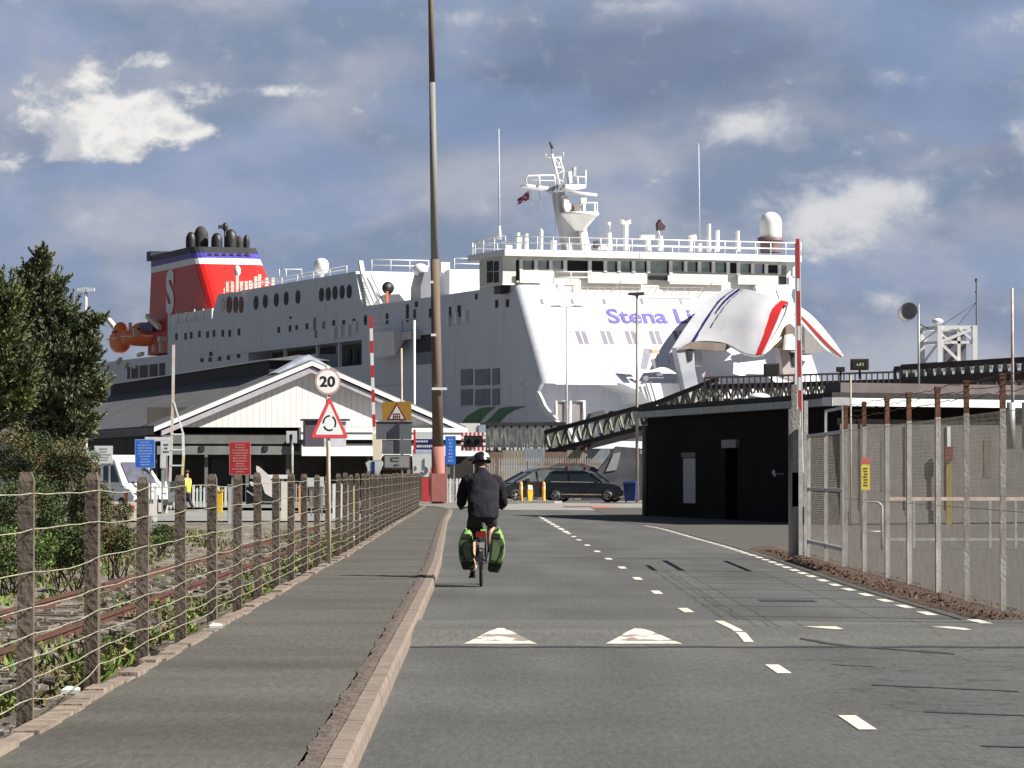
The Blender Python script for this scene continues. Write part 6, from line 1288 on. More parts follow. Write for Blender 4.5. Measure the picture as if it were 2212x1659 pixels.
board(495, 954, 541.5, 1026, 108, -.3, (502.5, 519.5), pm('notice_red_deep', (.42, .025, .03), (.36, .02, .025), 3, .5), pm('notice_pink', (.52, .22, .22)), pm('notice_pink', (.52, .22, .22)), 11, 'red notice board on two posts with pink lettering', seed=8)
board(203.5, 963, 243.5, 1001, 140, -.15, (220, 236), m_signw, m_signw, m_steel, 5, 'white notice board behind the white van', seed=3)
board(313, 944, 369, 953, 150, -.15, (318, 360), m_signw, m_signw, m_steel, 0, 'long narrow white sign strip behind the blue notice board')
board(347, 953, 370, 984, 149, -.15, (352,), m_signw, m_signw, m_dkgrey, 3, 'square white sign with dark symbol beside the ladder framed barrier', seed=12)
board(346, 984, 358, 1011, 148, -.15, (350,), m_signw, m_signw, m_steel, 0, 'small upright white sign right of the blue notice board')
o = board(618.5, 931, 641.5, 957, 120, -.25, (), m_signw, m_signw, m_dkgrey, 0, 'small white box sign on a mottled pole in front of the dark shed'); P = Pl(o, 120)
a = P.p(629, 950); e_ = P.p(632, 960); MB().tube((a.x + .03, .05, 0), (a.x + .03, .05, e_.z + .3), .045, n=8).build('post', pm('mottled_post', (.42, .4, .35), (.12, .11, .09), 2.5, .8), o); P.poly(o, [(626, 939), (631, 937), (632, 944), (630, 957), (627, 957)], 'black_symbol', m_signk, -.012, .008)
# port direction board beside the mast
o = empty('direction_board', (W(914, 1000, 186).x, 186, 0), 0, 'tall navy and white direction board with a roundabout map left of the mast foot', 'sign'); P = Pl(o, 186)
P.rect(o, 893, 948, 942, 979, 'navy_panel', m_navy, 0, .05); P.rect(o, 897, 933, 937, 947.5, 'white_panel', m_signw, 0, .05); mp_ = P.poly(o, [(890, 979.5), (937, 979.5), (937, 1030), (912, 1030), (892, 1022)], 'map_panel', m_signw, 0, .05)
textlines(P, o, 894, 950, 928, 957, 1, m_signw, 5); textlines(P, o, 897, 959, 937, 969, 1, m_signw, 6); P.rect(o, 891, 971, 935, 978, 'pale_strip', pm('pale_blue_strip', (.45, .52, .66)), -.02, .02)
mb = MB(); c = P.p(917, 1016); rr = .17
for i in range(10): a0 = R(200 + i * 26); a1 = R(200 + (i + 1) * 26); mb.beam(c + Vector((rr * math.cos(a0), -.02, rr * math.sin(a0))), c + Vector((rr * math.cos(a1), -.02, rr * math.sin(a1))), .05, .07)
mb.beam(c + Vector((0, -.02, rr)), P.p(917, 990, -.02), .03, .05); a = P.p(898, 1006, -.02); mb.beam(a, a + Vector((.05, 0, -.2)), .03, .04); mb.build('map_lines', pm('map_grey', (.12, .12, .16)), o)
P.rect(o, 911.5, 1032, 932.5, 1084, 'red_cabinet', pm('cabinet_red', (.5, .04, .05), (.45, .06, .06), 2, .5), .0, .5); P.rect(o, 933, 1016, 938.5, 1064, 'white_post', m_white, -.05, .1); P.rect(o, 893, 928, 898, 978, 'red_edge', m_red, -.03, .03)
for x in (896, 934): a = P.p(x, 980); MB().box(a.x - .04, a.x + .04, .06, .14, 0, 3.3).build('post', m_steel, o)
board(961.8, 942, 984.5, 1003, 187, 0, (965, 981), m_blue, m_blue, m_lblue, 7, 'narrow blue sign just right of the red mast foot', seed=9)
o = empty('crossing_signal', (W(1022, 1000, 184).x, 184, 0), 0, 'black crossing signal panel with red and white chequered border above the cyclist', 'signal'); P = Pl(o, 184)
P.rect(o, 996, 935, 1048, 974, 'panel', m_black, 0, .06)
for i in range(6):
    for (y0, y1) in ((934, 941), (966, 974)): P.rect(o, 996 + i * 8.9, y0, 996 + i * 8.9 + 4.4, y1, 'border_red', m_red, -.02, .02); P.rect(o, 996 + i * 8.9 + 4.5, y0, 996 + i * 8.9 + 8.8, y1, 'border_white', m_white, -.02, .02)
for y in (942, 956):
    for x in (996, 1043): P.rect(o, x, y, x + 6, y + 6, 'border_white', m_white, -.02, .02); P.rect(o, x, y + 6.5, x + 6, y + 10, 'border_red', m_red, -.02, .02)
for x in (1013, 1031): a = P.p(x, 954); MB().lathe([(.09, 0), (.13, -.05), (.13, .12)], (a.x, -.04, a.z), 10, 0, Matrix.Rotation(R(90), 4, 'X')).build('lamp_hood', m_black, o)
MB().tube((0, .08, 0), (0, .08, 2.4), .06, n=8).build('post', m_dkgrey, o)
o = empty('white_pickets', (W(966, 1000, 188).x, 188, 0), 0, 'short run of white picket fence between the mast foot and the rider', 'fence')
for i in range(5): MB().prism([(i * .17 - .06, 0, .0), (i * .17 + .06, 0, 0), (i * .17 + .06, 0, 1.2), (i * .17, 0, 1.27), (i * .17 - .06, 0, 1.2)], (0, .03, 0)).build('picket', m_white, o)
MB().box(-.1, .8, .035, .07, .3, .38).box(-.1, .8, .035, .07, 1.0, 1.08).build('rail', m_white, o)

# ================================================================ LEVEL CROSSING EQUIPMENT (left)
def banded(name, x0, y0, x1, y1, Y, gz, w_, nb, lab, cols=(m_red, m_white)):
    a = W(x1, y1, Y); b = W(x0, y0, Y); o = empty(name, (a.x, Y, gz), 0, lab, 'barrier'); O = Vector(o.location)
    for i in range(nb): p = a.lerp(b, i / nb) - O; e = a.lerp(b, (i + 1) / nb) - O; MB().beam(p, e, w_, .06).build('red_band' if (nb - i) % 2 else 'white_band', cols[0] if (nb - i) % 2 else cols[1], o)
    return o
bb = banded('raised_barrier', 801, 683, 809.5, 975, 150, -.15, .13, 11, 'distant raised barrier arm banded red and white by the shed gable')
P = Pl(bb, 150); P.poly(bb, [(804, 935), (823, 938), (826, 985), (822, 994), (806, 994)], 'cream_motor_box', pm('cream_box', (.78, .70, .56), (.7, .6, .46), 2, .5), -.1, .3); P.rect(bb, 806, 994, 820, 1075, 'pedestal', m_steel_l, 0, .2)
P.poly(bb, [(790, 1000), (797, 995), (826, 995), (829, 1002), (822, 1018), (796, 1018)], 'round_plates', pm('pale_plate', (.5, .55, .56), (.42, .46, .47), 2, .5), -.15, .02); P.rect(bb, 803, 997, 810, 1030, 'dark_slot', m_navy, -.17, .02)
pole('pole', 895, 692, 918, 198, .085, pm('white_pole', (.74, .74, .70), (.6, .6, .6), 1, .5), 'plain white pole between the amber sign and the tall mast', 'pole', r2=.07, zb=0)
lf = empty('barrier_frame', (W(372, 1000, 132).x, 132, -.17), 0, 'raised crossing barrier with a ladder like frame and one long thin arm', 'barrier'); P = Pl(lf, 132)
m_pk = pm('pink_white_bands', (.66, .50, .44), (.62, .62, .60), 1.6, .6, lo=.46, hi=.54, stretch=(.2, .2, 1)); 
def Lb(a, b, w_, mat, nm): return MB().beam(P.p(*a), P.p(*b), w_, .05).build(nm, mat, lf)
Lb((375, 745), (373.5, 870), .10, m_pk, 'arm'); Lb((373.5, 870), (367, 1040), .10, m_pk, 'arm'); Lb((375.5, 868), (395, 935), .08, m_white, 'brace'); Lb((395, 935), (396.5, 985), .09, m_white, 'stile'); Lb((396.5, 985), (393, 1042), .09, pm('cream_yellow', (.74, .6, .34)), 'stile')
for y in (938, 971.5, 1005.5): Lb((370, y), (396, y), .07, m_white, 'rung')
P.rect(lf, 362, 1040, 398, 1085, 'pedestal', m_steel, .1, .4)
# white marker boards, posts and pickets around the crossing
m_cream2 = pm('cream_board', (.78, .76, .68), (.7, .66, .56), 2, .6)
rr = random.Random(2); i = 0
for x, y0, y1, w_, mt, Y, lab in ((616, 1040, 1094, 17, m_cream2, 128, 'broad cream marker board with pointed foot behind the fence'), (672.5, 1032, 1051, 18, m_signw, 140, 'small square white plate low behind the wire fence'), (695, 1030, 1051, 9, m_signw, 140, 'narrow white plate just left of the road sign post'),
                               (648, 1048, 1092, 6, pm('peach_post', (.75, .42, .2)), 130, 'slim orange marker post'), (722, 1045, 1092, 7, m_white, 134, 'first slim white marker post right of the road sign post'), (738, 1046, 1092, 7, m_white, 136, 'second slim white marker post right of the road sign post'),
                               (752, 1048, 1090, 5, m_steel_l, 138, 'grey marker post between white posts and tan post'), (765, 1050, 1090, 5, pm('tan_marker', (.6, .5, .3)), 140, 'tan marker post behind the dense end of the fence'), (335, 1049, 1120, 8, m_white, 126, 'tall white gate post left of the hi-vis worker'), (473, 1052, 1095, 0, m_yellow, 0, '')):
    if not w_: continue
    p0 = W(x, y1, Y); p1 = W(x, y0, Y); h = w_ / 2 / FPX * Y; gz = -.17; o = empty('marker_post', (p0.x, Y, gz), 0, lab, 'marker'); zz = p1.z - gz; zl = p0.z - gz if y1 < 1060 else 0
    MB().box(-h, h, -.03, .03, max(0, zl), zz).build('board', mt, o)
    if zl > 0: MB().box(-.03, .03, .031, .08, 0, zz - .05).build('leg', m_steel, o)
p = W(473, 1095, 127); o = empty('salt_bin', (p.x, 127, -.17), 0, 'upright bright yellow bin at the crossing', 'bin'); MB().prism([(-.115, 0, .3), (.1, 0, .3), (.115, 0, 1.02), (-.115, 0, 1.05)], (0, .3, 0)).build('body', m_yellow, o); MB().box(-.14, .14, -.03, .32, 1.055, 1.1).build('lid', m_yellow, o); MB().box(.06, .1, .02, .06, 0, .3).build('leg', m_yellow, o)
p = W(499, 1137, 123); o = empty('equipment_cabinet', (p.x, 123, -.32), 0, 'narrow grey equipment cabinet below the red notice board', 'cabinet'); MB().box(-.115, .115, 0, .3, 0, 1.42).build('body', pm('cabinet_grey', (.42, .46, .48), (.36, .4, .41), 1, .5), o); MB().box(-.13, .13, -.02, .32, 1.42, 1.46).build('cap', m_steel, o); MB().box(-.1, .1, -.008, 0, .1, 1.3).build('door', pm('cabinet_grey2', (.45, .49, .5), (.38, .42, .43), 1, .5), o)
# slanted white panel and boom
o = empty('crossing_gate_boom', (W(575, 1000, 136).x, 136, -.17), 0, 'white boom with a slanted white panel behind the wire fence', 'barrier'); P = Pl(o, 136)
P.poly(o, [(554, 1006), (560, 1008), (579, 1025), (594, 1050), (595, 1076), (585, 1073), (573, 1066), (566, 1045), (554, 1016)], 'slanted_panel', pm('pink_white_panel', (.76, .70, .68), (.7, .62, .62), 2, .6), -.1, .04)
P.rect(o, 540, 1025.5, 622, 1034, 'boom', m_white, 0, .1); P.poly(o, [(531, 1052), (556, 1050), (594, 1074), (598, 1090), (531, 1090)], 'dark_skirt', m_black, .1, .3); P.poly(o, [(540, 1040), (549, 1042), (556, 1048), (550, 1052), (542, 1048)], 'white_end', m_white, -.1, .1); MB().beam(P.p(533, 1060, -.02), P.p(560, 1078, -.02), .05, .05).build('strut', m_steel_l, o); P.rect(o, 606, 1034, 612, 1090, 'pedestal', m_steel, .05, .2)
# white and red level crossing gate boards seen through the scrub
o = empty('crossing_gate', (W(270, 1000, 112).x, 112, -.35), 0, 'low white boarded crossing gate with a red mark behind the scrub', 'gate'); P = Pl(o, 112)
P.poly(o, [(238, 1084), (256, 1084), (256, 1093), (275, 1092), (276, 1084), (301, 1085), (301, 1127), (275, 1120), (270, 1100), (255, 1102), (253, 1115), (245, 1108)], 'boards', pm('cream_gate', (.80, .74, .64), (.7, .62, .5), 2, .6), 0, .05); P.poly(o, [(276, 1093), (291, 1092), (291, 1098), (283, 1104), (276, 1102)], 'red_mark', m_red, -.02, .02); P.rect(o, 268, 1062, 276, 1130, 'post', m_rust, .06, .1)
P.rect(o, 322, 1088, 332, 1113, 'boards', pm('cream_gate', (.80, .74, .64)), 0, .05); P.rect(o, 342, 1086, 348, 1106, 'boards', pm('cream_gate', (.80, .74, .64)), 0, .05)
# white picket hand gates along the crossing
def pickets(x0, x1, yt, yb, Y, gz, lab, seed, mats):
    rr = random.Random(seed); a = W(x0, yb, Y); L = (x1 - x0) / FPX * Y; h = W(x0, yt, Y).z - gz; o = empty('picket_fence', (a.x, Y, gz), 0, lab, 'fence'); n = int(L / .16)
    for i in range(n):
        hh = h * rr.uniform(.9, 1.04); w_ = rr.uniform(.03, .055)
        MB().prism([(i * .16 - w_, 0, .05), (i * .16 + w_, 0, .05), (i * .16 + w_, 0, hh - .06), (i * .16, 0, hh), (i * .16 - w_, 0, hh - .06)], (0, .025, 0)).build('picket', mats[rr.randrange(len(mats))], o)
    MB().box(-.05, L, .03, .06, h * .3, h * .36).box(-.05, L, .03, .06, h * .75, h * .81).build('rail', m_steel_l, o)
mA = [m_white, m_cream2, pm('mint_white', (.55, .7, .66)), pm('brown_stake', (.25, .17, .12)), m_steel_l]
pickets(330, 385, 1046, 1085, 160, -.12, 'worn white picket fence left of the hi-vis worker', 1, mA); pickets(418, 520, 1048, 1085, 162, -.12, 'worn white picket fence right of the hi-vis worker', 2, mA)
pickets(640, 905, 1040, 1078, 168, -.1, 'long grey slatted fence in front of the shed', 4, [m_steel, m_post, pm('slat_brown', (.16, .13, .11)), m_steel_l])
for x, lab in ((345, 'grey bollard left of the hi-vis worker'), (357, 'grey rounded bollard beside the ladder framed barrier'), (336, 'thin grey bollard beside the white gate post')):
    p = W(x, 1070, 150); o = MB().lathe([(.09, 0), (.09, 1.15), (.05, 1.3), (.001, 1.34)], n=10).build('bollard', m_steel_l, None, (p.x, 150, -.15)); tag(o, lab, 'bollard', 'grey bollards at the crossing')

# ================================================================ VEHICLES
def wheel(par, x, y, r, w_=.2, rimmat=None):
    o = MB().lathe([(r * .62, -w_ / 2), (r * .92, -w_ / 2), (r, -w_ * .35), (r, w_ * .35), (r * .92, w_ / 2), (r * .62, w_ / 2)], (0, 0, 0), 22, 0, Matrix.Rotation(R(90), 4, 'X')).build('wheel', m_rubber, par, (x, y, r))
    s = -1 if y < 0 else 1
    mb = MB()
    for i in range(5):
        a = 2 * math.pi * i / 5; d = Vector((math.cos(a), 0, math.sin(a))); mb.beam(d * .04 + Vector((0, s * w_ * .42, 0)), d * r * .62 + Vector((0, s * w_ * .45, 0)), .03, r * .22, up=(0, 1, 0))
    mb.lathe([(r * .66, -.02), (r * .66, .02), (r * .58, .02)], (0, s * w_ * .44, 0), 20, 0, Matrix.Rotation(R(90), 4, 'X')); mb.sphere((0, s * w_ * .4, 0), (.07, .03, .07)); mb.build('rim', rimmat or m_alloy, o)
    return o
m_alloy = pm('alloy', (.45, .44, .42), (.3, .3, .29), 8, .35, .6)
m_head = pm('headlamp_glass', (.75, .85, .9), (.6, .7, .75), 9, .1)
def carbody(name, lab, loc, rz, prof_body, prof_glass, half, mat, cat='car', wb=(.8, 3.4), wr=.34, roofmat=None, glass=None):
    """profiles are (x,z) outlines, nose at +x; half = half width"""
    o = empty(name, loc, rz, lab, cat)
    def loft(prof, hw, nm, mt, par, inset):
        mb = MB(); n = len(prof)
        zs = [p[1] for p in prof]; z0, z1 = min(zs), max(zs)
        k = [-1, -.96, -.82, .82, .96, 1]
        vs = []
        for s in k:
            sh_ = (abs(s) > .9) * .035 * (1 if abs(s) == 1 else .35)
            for (x, z) in prof:
                t = (z - z0) / (z1 - z0 + 1e-6); wz = hw - inset * t; cx_ = sum(p[0] for p in prof) / n; czz = (z0 + z1) / 2
                vs.append((x + (cx_ - x) * sh_, s * wz if abs(s) < 1 else s * wz, z + (czz - z) * sh_))
        fs = []
        for i in range(len(k) - 1):
            for j in range(n): a = i * n + j; b = i * n + (j + 1) % n; fs.append((a, b, b + n, a + n))
        fs.append(list(range(n))[::-1]); fs.append([(len(k) - 1) * n + j for j in range(n)])
        mb.add(vs, [tuple(f) for f in fs]); ob = mb.build(nm, mt, par)
        me = ob.data; bm = bmesh.new(); bm.from_mesh(me); bmesh.ops.recalc_face_normals(bm, faces=bm.faces); bm.to_mesh(me); bm.free()
        return ob
    body = loft(prof_body, half, 'body', mat, o, .06); cab = loft(prof_glass, half - .05, 'cabin', glass or m_glass, o, .22)
    return o, body, cab
m_carblk = pm('black_car_paint', (.012, .012, .014), (.018, .016, .02), 1, .18, .1, spec=.8); m_carroof = m_carblk
def estate(loc, rz, lab, mat=None):
    mat = mat or m_carblk
    body = [(-2.25, .35), (-2.3, .75), (-2.2, 1.02), (-1.6, 1.06), (1.0, 1.02), (1.75, .96), (2.15, .82), (2.3, .62), (2.28, .35), (1.75, .22), (-1.7, .22)]
    gl = [(-2.12, 1.0), (-1.75, 1.52), (-1.4, 1.60), (.1, 1.60), (.45, 1.52), (1.15, 1.0)]
    o, b, c = carbody('parked_car', lab, loc, rz, body, gl, .92, mat)
    MB().prism([(-1.82, -.70, 1.52), (-1.4, -.70, 1.60), (.1, -.70, 1.60), (.42, -.70, 1.53), (.1, -.70, 1.66), (-1.45, -.70, 1.67)], (0, 1.4, 0)).build('roof', mat, o)
    m_tr = pm('chrome_trim', (.7, .7, .68), None, 3, .15, .9)
    for s in (-1, 1):
        MB().beam((-1.6, s * .885, 1.075), (1.0, s * .885, 1.04), .02, .035).build('window_trim', m_tr, o); MB().beam((-1.5, s * .9, .42), (1.3, s * .9, .40), .03, .05).build('sill_trim', m_tr, o)
        for x0, x1 in ((-1.98, -1.62), (-.6, -.5), (.55, 1.08)): MB().beam((x0, s * .86, 1.06), (x1 if x0 != -.6 else -.62, s * .70, 1.5 if x0 != .55 else 1.08), .03, .06).build('pillar', mat, o)
        MB().beam((.5, s * .70, 1.52), (1.12, s * .84, 1.04), .05, .07).build('screen_pillar', mat, o); MB().box(.72, .92, s * .98 - .07, s * .98 + .07, 1.02, 1.16).build('mirror', mat, o)
        MB().prism([(1.95, s * .62, .66), (2.27, s * .50, .62), (2.26, s * .52, .74), (2.0, s * .72, .80)], (0, s * .12, 0)).build('headlight', m_head, o); MB().box(-2.3, -2.2, s * .78 - .1, s * .78 + .1, .75, .95).build('tail_light', pm('tail_lamp', (.3, .01, .01), None, 3, .2), o)
        for x in (-1.35, 1.42): wheel(o, x, s * .83, .34); MB().lathe([(.40, -.02), (.40, .02)], (x, s * .9, .36), 18, 0, Matrix.Rotation(R(90), 4, 'X')).build('wheel_arch', m_rubber, o)
    MB().box(2.29, 2.32, -.3, .3, .42, .55).build('number_plate', m_signw, o)
    return o
p = W(1263, 1085, 189); estate((p.x, 189, 0), R(-14), 'shiny black estate car parked broadside facing right')
p = W(1150, 1082, 195.5)
def mpv(loc, rz, lab, mat):
    body = [(-2.2, .35), (-2.25, .8), (-2.15, 1.1), (.6, 1.08), (1.3, 1.02), (2.05, .78), (2.25, .55), (2.2, .3), (1.7, .2), (-1.7, .2)]; gl = [(-2.1, 1.05), (-1.9, 1.6), (-1.5, 1.72), (-.1, 1.72), (.35, 1.6), (1.45, 1.0)]
    o, b, c = carbody('parked_car', lab, loc, rz, body, gl, .9, mat, glass=pm('pale_car_glass', (.09, .11, .11), (.05, .06, .06), 2, .15)); MB().prism([(-1.9, -.66, 1.63), (-1.5, -.66, 1.74), (-.1, -.66, 1.74), (.4, -.66, 1.62), (-.1, -.66, 1.79), (-1.5, -.66, 1.79)], (0, 1.32, 0)).build('roof', mat, o)
    for s in (-1, 1):
        MB().beam((.4, s * .68, 1.6), (1.45, s * .82, 1.04), .07, .09).build('screen_pillar', mat, o); MB().beam((.1, s * .80, 1.05), (.1, s * .68, 1.62), .06, .1).build('pillar', mat, o); MB().beam((-.9, s * .80, 1.05), (-.9, s * .68, 1.66), .06, .1).build('pillar', mat, o); MB().box(.65, .85, s * .98 - .1, s * .98 + .1, 1.05, 1.22).build('mirror', mat, o)
        MB().prism([(1.7, s * .66, .72), (2.12, s * .5, .66), (2.1, s * .55, .78), (1.75, s * .74, .88)], (0, s * .1, 0)).build('headlight', pm('dim_lamp', (.12, .12, .12), None, 2, .2), o)
        for x in (-1.3, 1.4): wheel(o, x, s * .8, .33)
    MB().box(2.2, 2.24, -.55, .55, .42, .62).build('grille', m_rubber, o); return o
mpv((W(1154, 1085, 197).x, 197.5, 0), R(180 + 20), 'dark people carrier facing left behind the orange bollards', m_carblk)
mpv((W(1262, 1085, 202).x, 203, .28), R(0), 'reddish dark car just showing its roof behind the black estate car', pm('maroon_car', (.22, .05, .06), None, 2, .25))
# white van behind the scrub on the left
p = W(262, 1085, 150)
body = [(-2.7, .35), (-2.7, 1.15), (1.3, 1.15), (2.2, 1.02), (2.55, .75), (2.55, .35)]; gl = [(-2.68, 1.12), (-2.66, 2.25), (-2.5, 2.42), (.2, 2.42), (.75, 2.2), (1.75, 1.12)]
m_vw = pm('van_white', (.80, .80, .80), (.72, .72, .72), 1, .3)
o, b, c = carbody('parked_van', 'white van with dark side windows parked behind the scrub at left', (p.x, 150, -.15), R(-52), body, gl, 1.0, m_vw, 'van', glass=m_vw)
MB().prism([(1.64, -.66, 1.26), (1.64, .66, 1.26), (.88, .58, 2.10), (.88, -.58, 2.10)], (.03, 0, .03)).build('windscreen', pm('van_screen', (.12, .12, .17), (.08, .08, .1), 2, .2), o)
for s in (-1, 1):
    MB().prism([(.0, s * .955, 1.3), (1.35, s * .955, 1.3), (.75, s * .84, 1.98), (.0, s * .84, 1.98)], (0, s * .02, 0)).build('side_window', m_glass, o); MB().prism([(-1.6, s * .955, 1.3), (-.3, s * .955, 1.3), (-.3, s * .84, 1.98), (-1.6, s * .84, 1.98)], (0, s * .02, 0)).build('side_window', m_glass, o)
    for x in (-1.6, 1.6): wheel(o, x, s * .92, .34)
    MB().box(2.5, 2.56, s * .7 - .14, s * .7 + .14, .78, .98).build('headlight', m_head, o)
MB().box(2.5, 2.6, -.9, .9, .35, .6).build('bumper', m_black, o)

# ================================================================ WORKER IN HI-VIS
p = W(405, 1104, 158); wk = empty('person', (p.x, 158, -.16), R(60), 'worker in a yellow hi-vis jacket and dark trousers walking at the crossing', 'person')
m_skin = pm('skin', (.45, .25, .17), (.38, .2, .14), 6, .55); m_hiv = pm('hivis_yellow', (.62, .80, .05), (.55, .72, .04), 4, .7); m_trs = pm('dark_trousers', (.025, .025, .035), (.04, .04, .05), 8, .9)
bpts = [(0, 0, .92, .13), (0, 0, 1.15, .13, .11), (0, .02, 1.38, .15, .11), (0, .02, 1.5, .055), (0, .03, 1.58, .08), (0, .04, 1.68, .085), (-.18, .02, 1.4, .05), (-.24, -.05, 1.15, .04), (-.22, .08, .95, .033), (.18, .02, 1.4, .05), (.25, .05, 1.15, .04), (.24, .2, .98, .033),
        (-.09, 0, .85, .09), (-.09, .12, .48, .06), (-.09, .0, .1, .045), (.09, 0, .85, .09), (.09, -.05, .48, .06), (.09, -.25, .14, .045), (-.22, .12, .88, .03), (.24, .25, .92, .03)]
bed = [(0, 1), (1, 2), (2, 3), (3, 4), (4, 5), (2, 6), (6, 7), (7, 8), (2, 9), (9, 10), (10, 11), (0, 12), (12, 13), (13, 14), (0, 15), (15, 16), (16, 17), (8, 18), (11, 19)]
skin('body', bpts, bed, m_skin, wk, 0, 1)
skin('jacket', [(0, 0, .78, .17, .14), (0, 0, 1.1, .17, .14), (0, .02, 1.40, .17, .13), (0, .02, 1.48, .10)] + [(-.2, .02, 1.41, .07), (-.26, -.05, 1.15, .065), (-.23, .07, .98, .055), (.2, .02, 1.41, .07), (.27, .05, 1.15, .065), (.25, .18, 1.0, .055)], [(0, 1), (1, 2), (2, 3), (2, 4), (4, 5), (5, 6), (2, 7), (7, 8), (8, 9)], m_hiv, wk, 1, 1)
skin('trousers', [(0, 0, .9, .14), (-.09, 0, .8, .1), (-.09, .12, .48, .085), (-.09, .0, .1, .07), (.09, 0, .8, .1), (.09, -.05, .48, .085), (.09, -.25, .15, .07)], [(0, 1), (1, 2), (2, 3), (0, 4), (4, 5), (5, 6)], m_trs, wk, 0, 1)
MB().box(-.14, -.04, -.08, .2, 0, .09).box(.04, .14, -.33, -.08, .03, .12).build('boots', m_black, wk)
MB().sphere((0, .04, 1.72), (.1, .12, .1), 12, 6, 0, -.1, 1).build('hair', pm('dark_hair', (.05, .03, .02)), wk)

# ================================================================ CYCLIST
CB = G(1038.5, 1269, 0); cb = Vector((CB.x, CB.y, .0))
bk = empty('touring_bicycle', cb, 0, 'loaded black touring bicycle ridden away along the left lane', 'bicycle')
m_frame = pm('bike_black', (.02, .02, .022), (.03, .03, .03), 6, .35); m_spoke = pm('spoke_steel', (.45, .45, .45), None, 5, .3, .8)
def bwheel(y, nm='wheel'):
    RAD = .345; pts = [(0, RAD * math.cos(a), RAD * math.sin(a)) for a in [2 * math.pi * i / 40 for i in range(40)]]
    o = MB().path([(x, yy, z) for x, yy, z in pts], .021, 8, closed=True).build('tyre', m_rubber, bk, (0, y, RAD + .018))
    pts = [(0, .315 * math.cos(a), .315 * math.sin(a)) for a in [2 * math.pi * i / 36 for i in range(36)]]
    MB().path(pts, .012, 6, closed=True).build('rim', m_alloy, o)
    mb = MB()
    for i in range(28): a = 2 * math.pi * i / 28; mb.tube((.03 * (-1) ** i, .02 * math.cos(a + .8), .02 * math.sin(a + .8)), (0, .31 * math.cos(a), .31 * math.sin(a)), .0018, n=3, cap=False)
    mb.build('spokes', m_spoke, o); MB().tube((-.05, 0, 0), (.05, 0, 0), .02, n=8).build('hub', m_alloy, o)
    return o
bwheel(.34); bwheel(1.40)
fy = .34
def bt(a, b, r_=.016, nm='frame_tube', mat=None): return MB().tube(a, b, r_, n=8).build(nm, mat or m_frame, bk)
BBp = (0, fy + .43, .29); ST = (0, fy + .30, .80); HT = (0, fy + .86, .86); HB = (0, fy + .90, .72)
bt(BBp, ST); bt(ST, HT); bt(BBp, HB, .02); bt(HT, HB, .02)
for s in (-1, 1): bt((s * .065, fy, .36), (s * .03, fy + .40, .29), .009, 'chain_stay'); bt((s * .065, fy, .36), (s * .02, fy + .29, .78), .008, 'seat_stay'); bt((s * .05, 1.40, .36), (s * .045, fy + .92, .70), .013, 'fork_blade')
bt(ST, (0, fy + .25, .97), .014, 'seat_post', m_alloy); bt(HT, (0, fy + .84, 1.03), .014, 'stem'); MB().path([(-.29, fy + .72, 1.03), (-.2, fy + .80, 1.06), (0, fy + .84, 1.06), (.2, fy + .80, 1.06), (.29, fy + .72, 1.03)], .014, 8).build('handlebar', m_frame, bk)
MB().sphere((0, fy + .20, .985), (.075, .135, .03), 14, 6).build('saddle', m_black, bk)
rk = MB()
for s in (-1, 1): rk.tube((s * .055, fy - .30, .74), (s * .055, fy + .12, .74), .006, n=6); rk.tube((s * .07, fy, .36), (s * .055, fy - .2, .74), .006, n=6); rk.tube((s * .07, fy, .36), (s * .055, fy + .05, .74), .006, n=6)
for i in range(5): rk.tube((-.055, fy - .3 + i * .1, .74), (.055, fy - .3 + i * .1, .74), .005, n=6)
rk.build('rear_rack', m_frame, bk)
mg = MB(); pts = [(0, fy + .375 * math.cos(a), .363 + .375 * math.sin(a)) for a in [R(30 + i * 13) for i in range(14)]]
for p0, p1 in zip(pts, pts[1:]): mg.beam(p0, p1, .05, .006)
mg.build('mudguard', m_frame, bk)
MB().tube((0, fy - .365, .50), (0, fy - .375, .50), .02, n=10).box(-.02, .05, fy - .385, fy - .37, .53, .60).build('mudguard_reflector', pm('grey_refl', (.35, .35, .33)), bk)
MB().prism([(-.062, fy - .34, .665), (.062, fy - .34, .665), (.075, fy - .34, .705), (.055, fy - .34, .735), (-.055, fy - .34, .735), (-.07, fy - .34, .705)], (0, .04, 0)).build('rear_reflector', pm('rear_red', (.25, .01, .015), (.2, .01, .01), 9, .25), bk)
MB().prism([(-.005, fy - .33, .75), (.075, fy - .33, .75), (.07, fy - .33, .775), (.0, fy - .33, .77)], (0, .12, 0)).build('lime_strap', pm('lime_strap', (.35, .70, .10)), bk)
MB().lathe([(.09, -.004), (.09, .004)], (.05, fy + .43, .29), 20, 0, Matrix.Rotation(R(90), 4, 'Y')).build('chainring', m_alloy, bk)
MB().tube((.07, fy + .43, .29), (.09, fy + .43, .455), .01).tube((-.07, fy + .43, .29), (-.09, fy + .43, .125), .01).build('crank', m_alloy, bk); MB().box(.08, .17, fy + .38, fy + .48, .45, .475).build('pedal', m_black, bk); MB().box(-.17, -.08, fy + .38, fy + .48, .105, .13).build('pedal', m_black, bk)
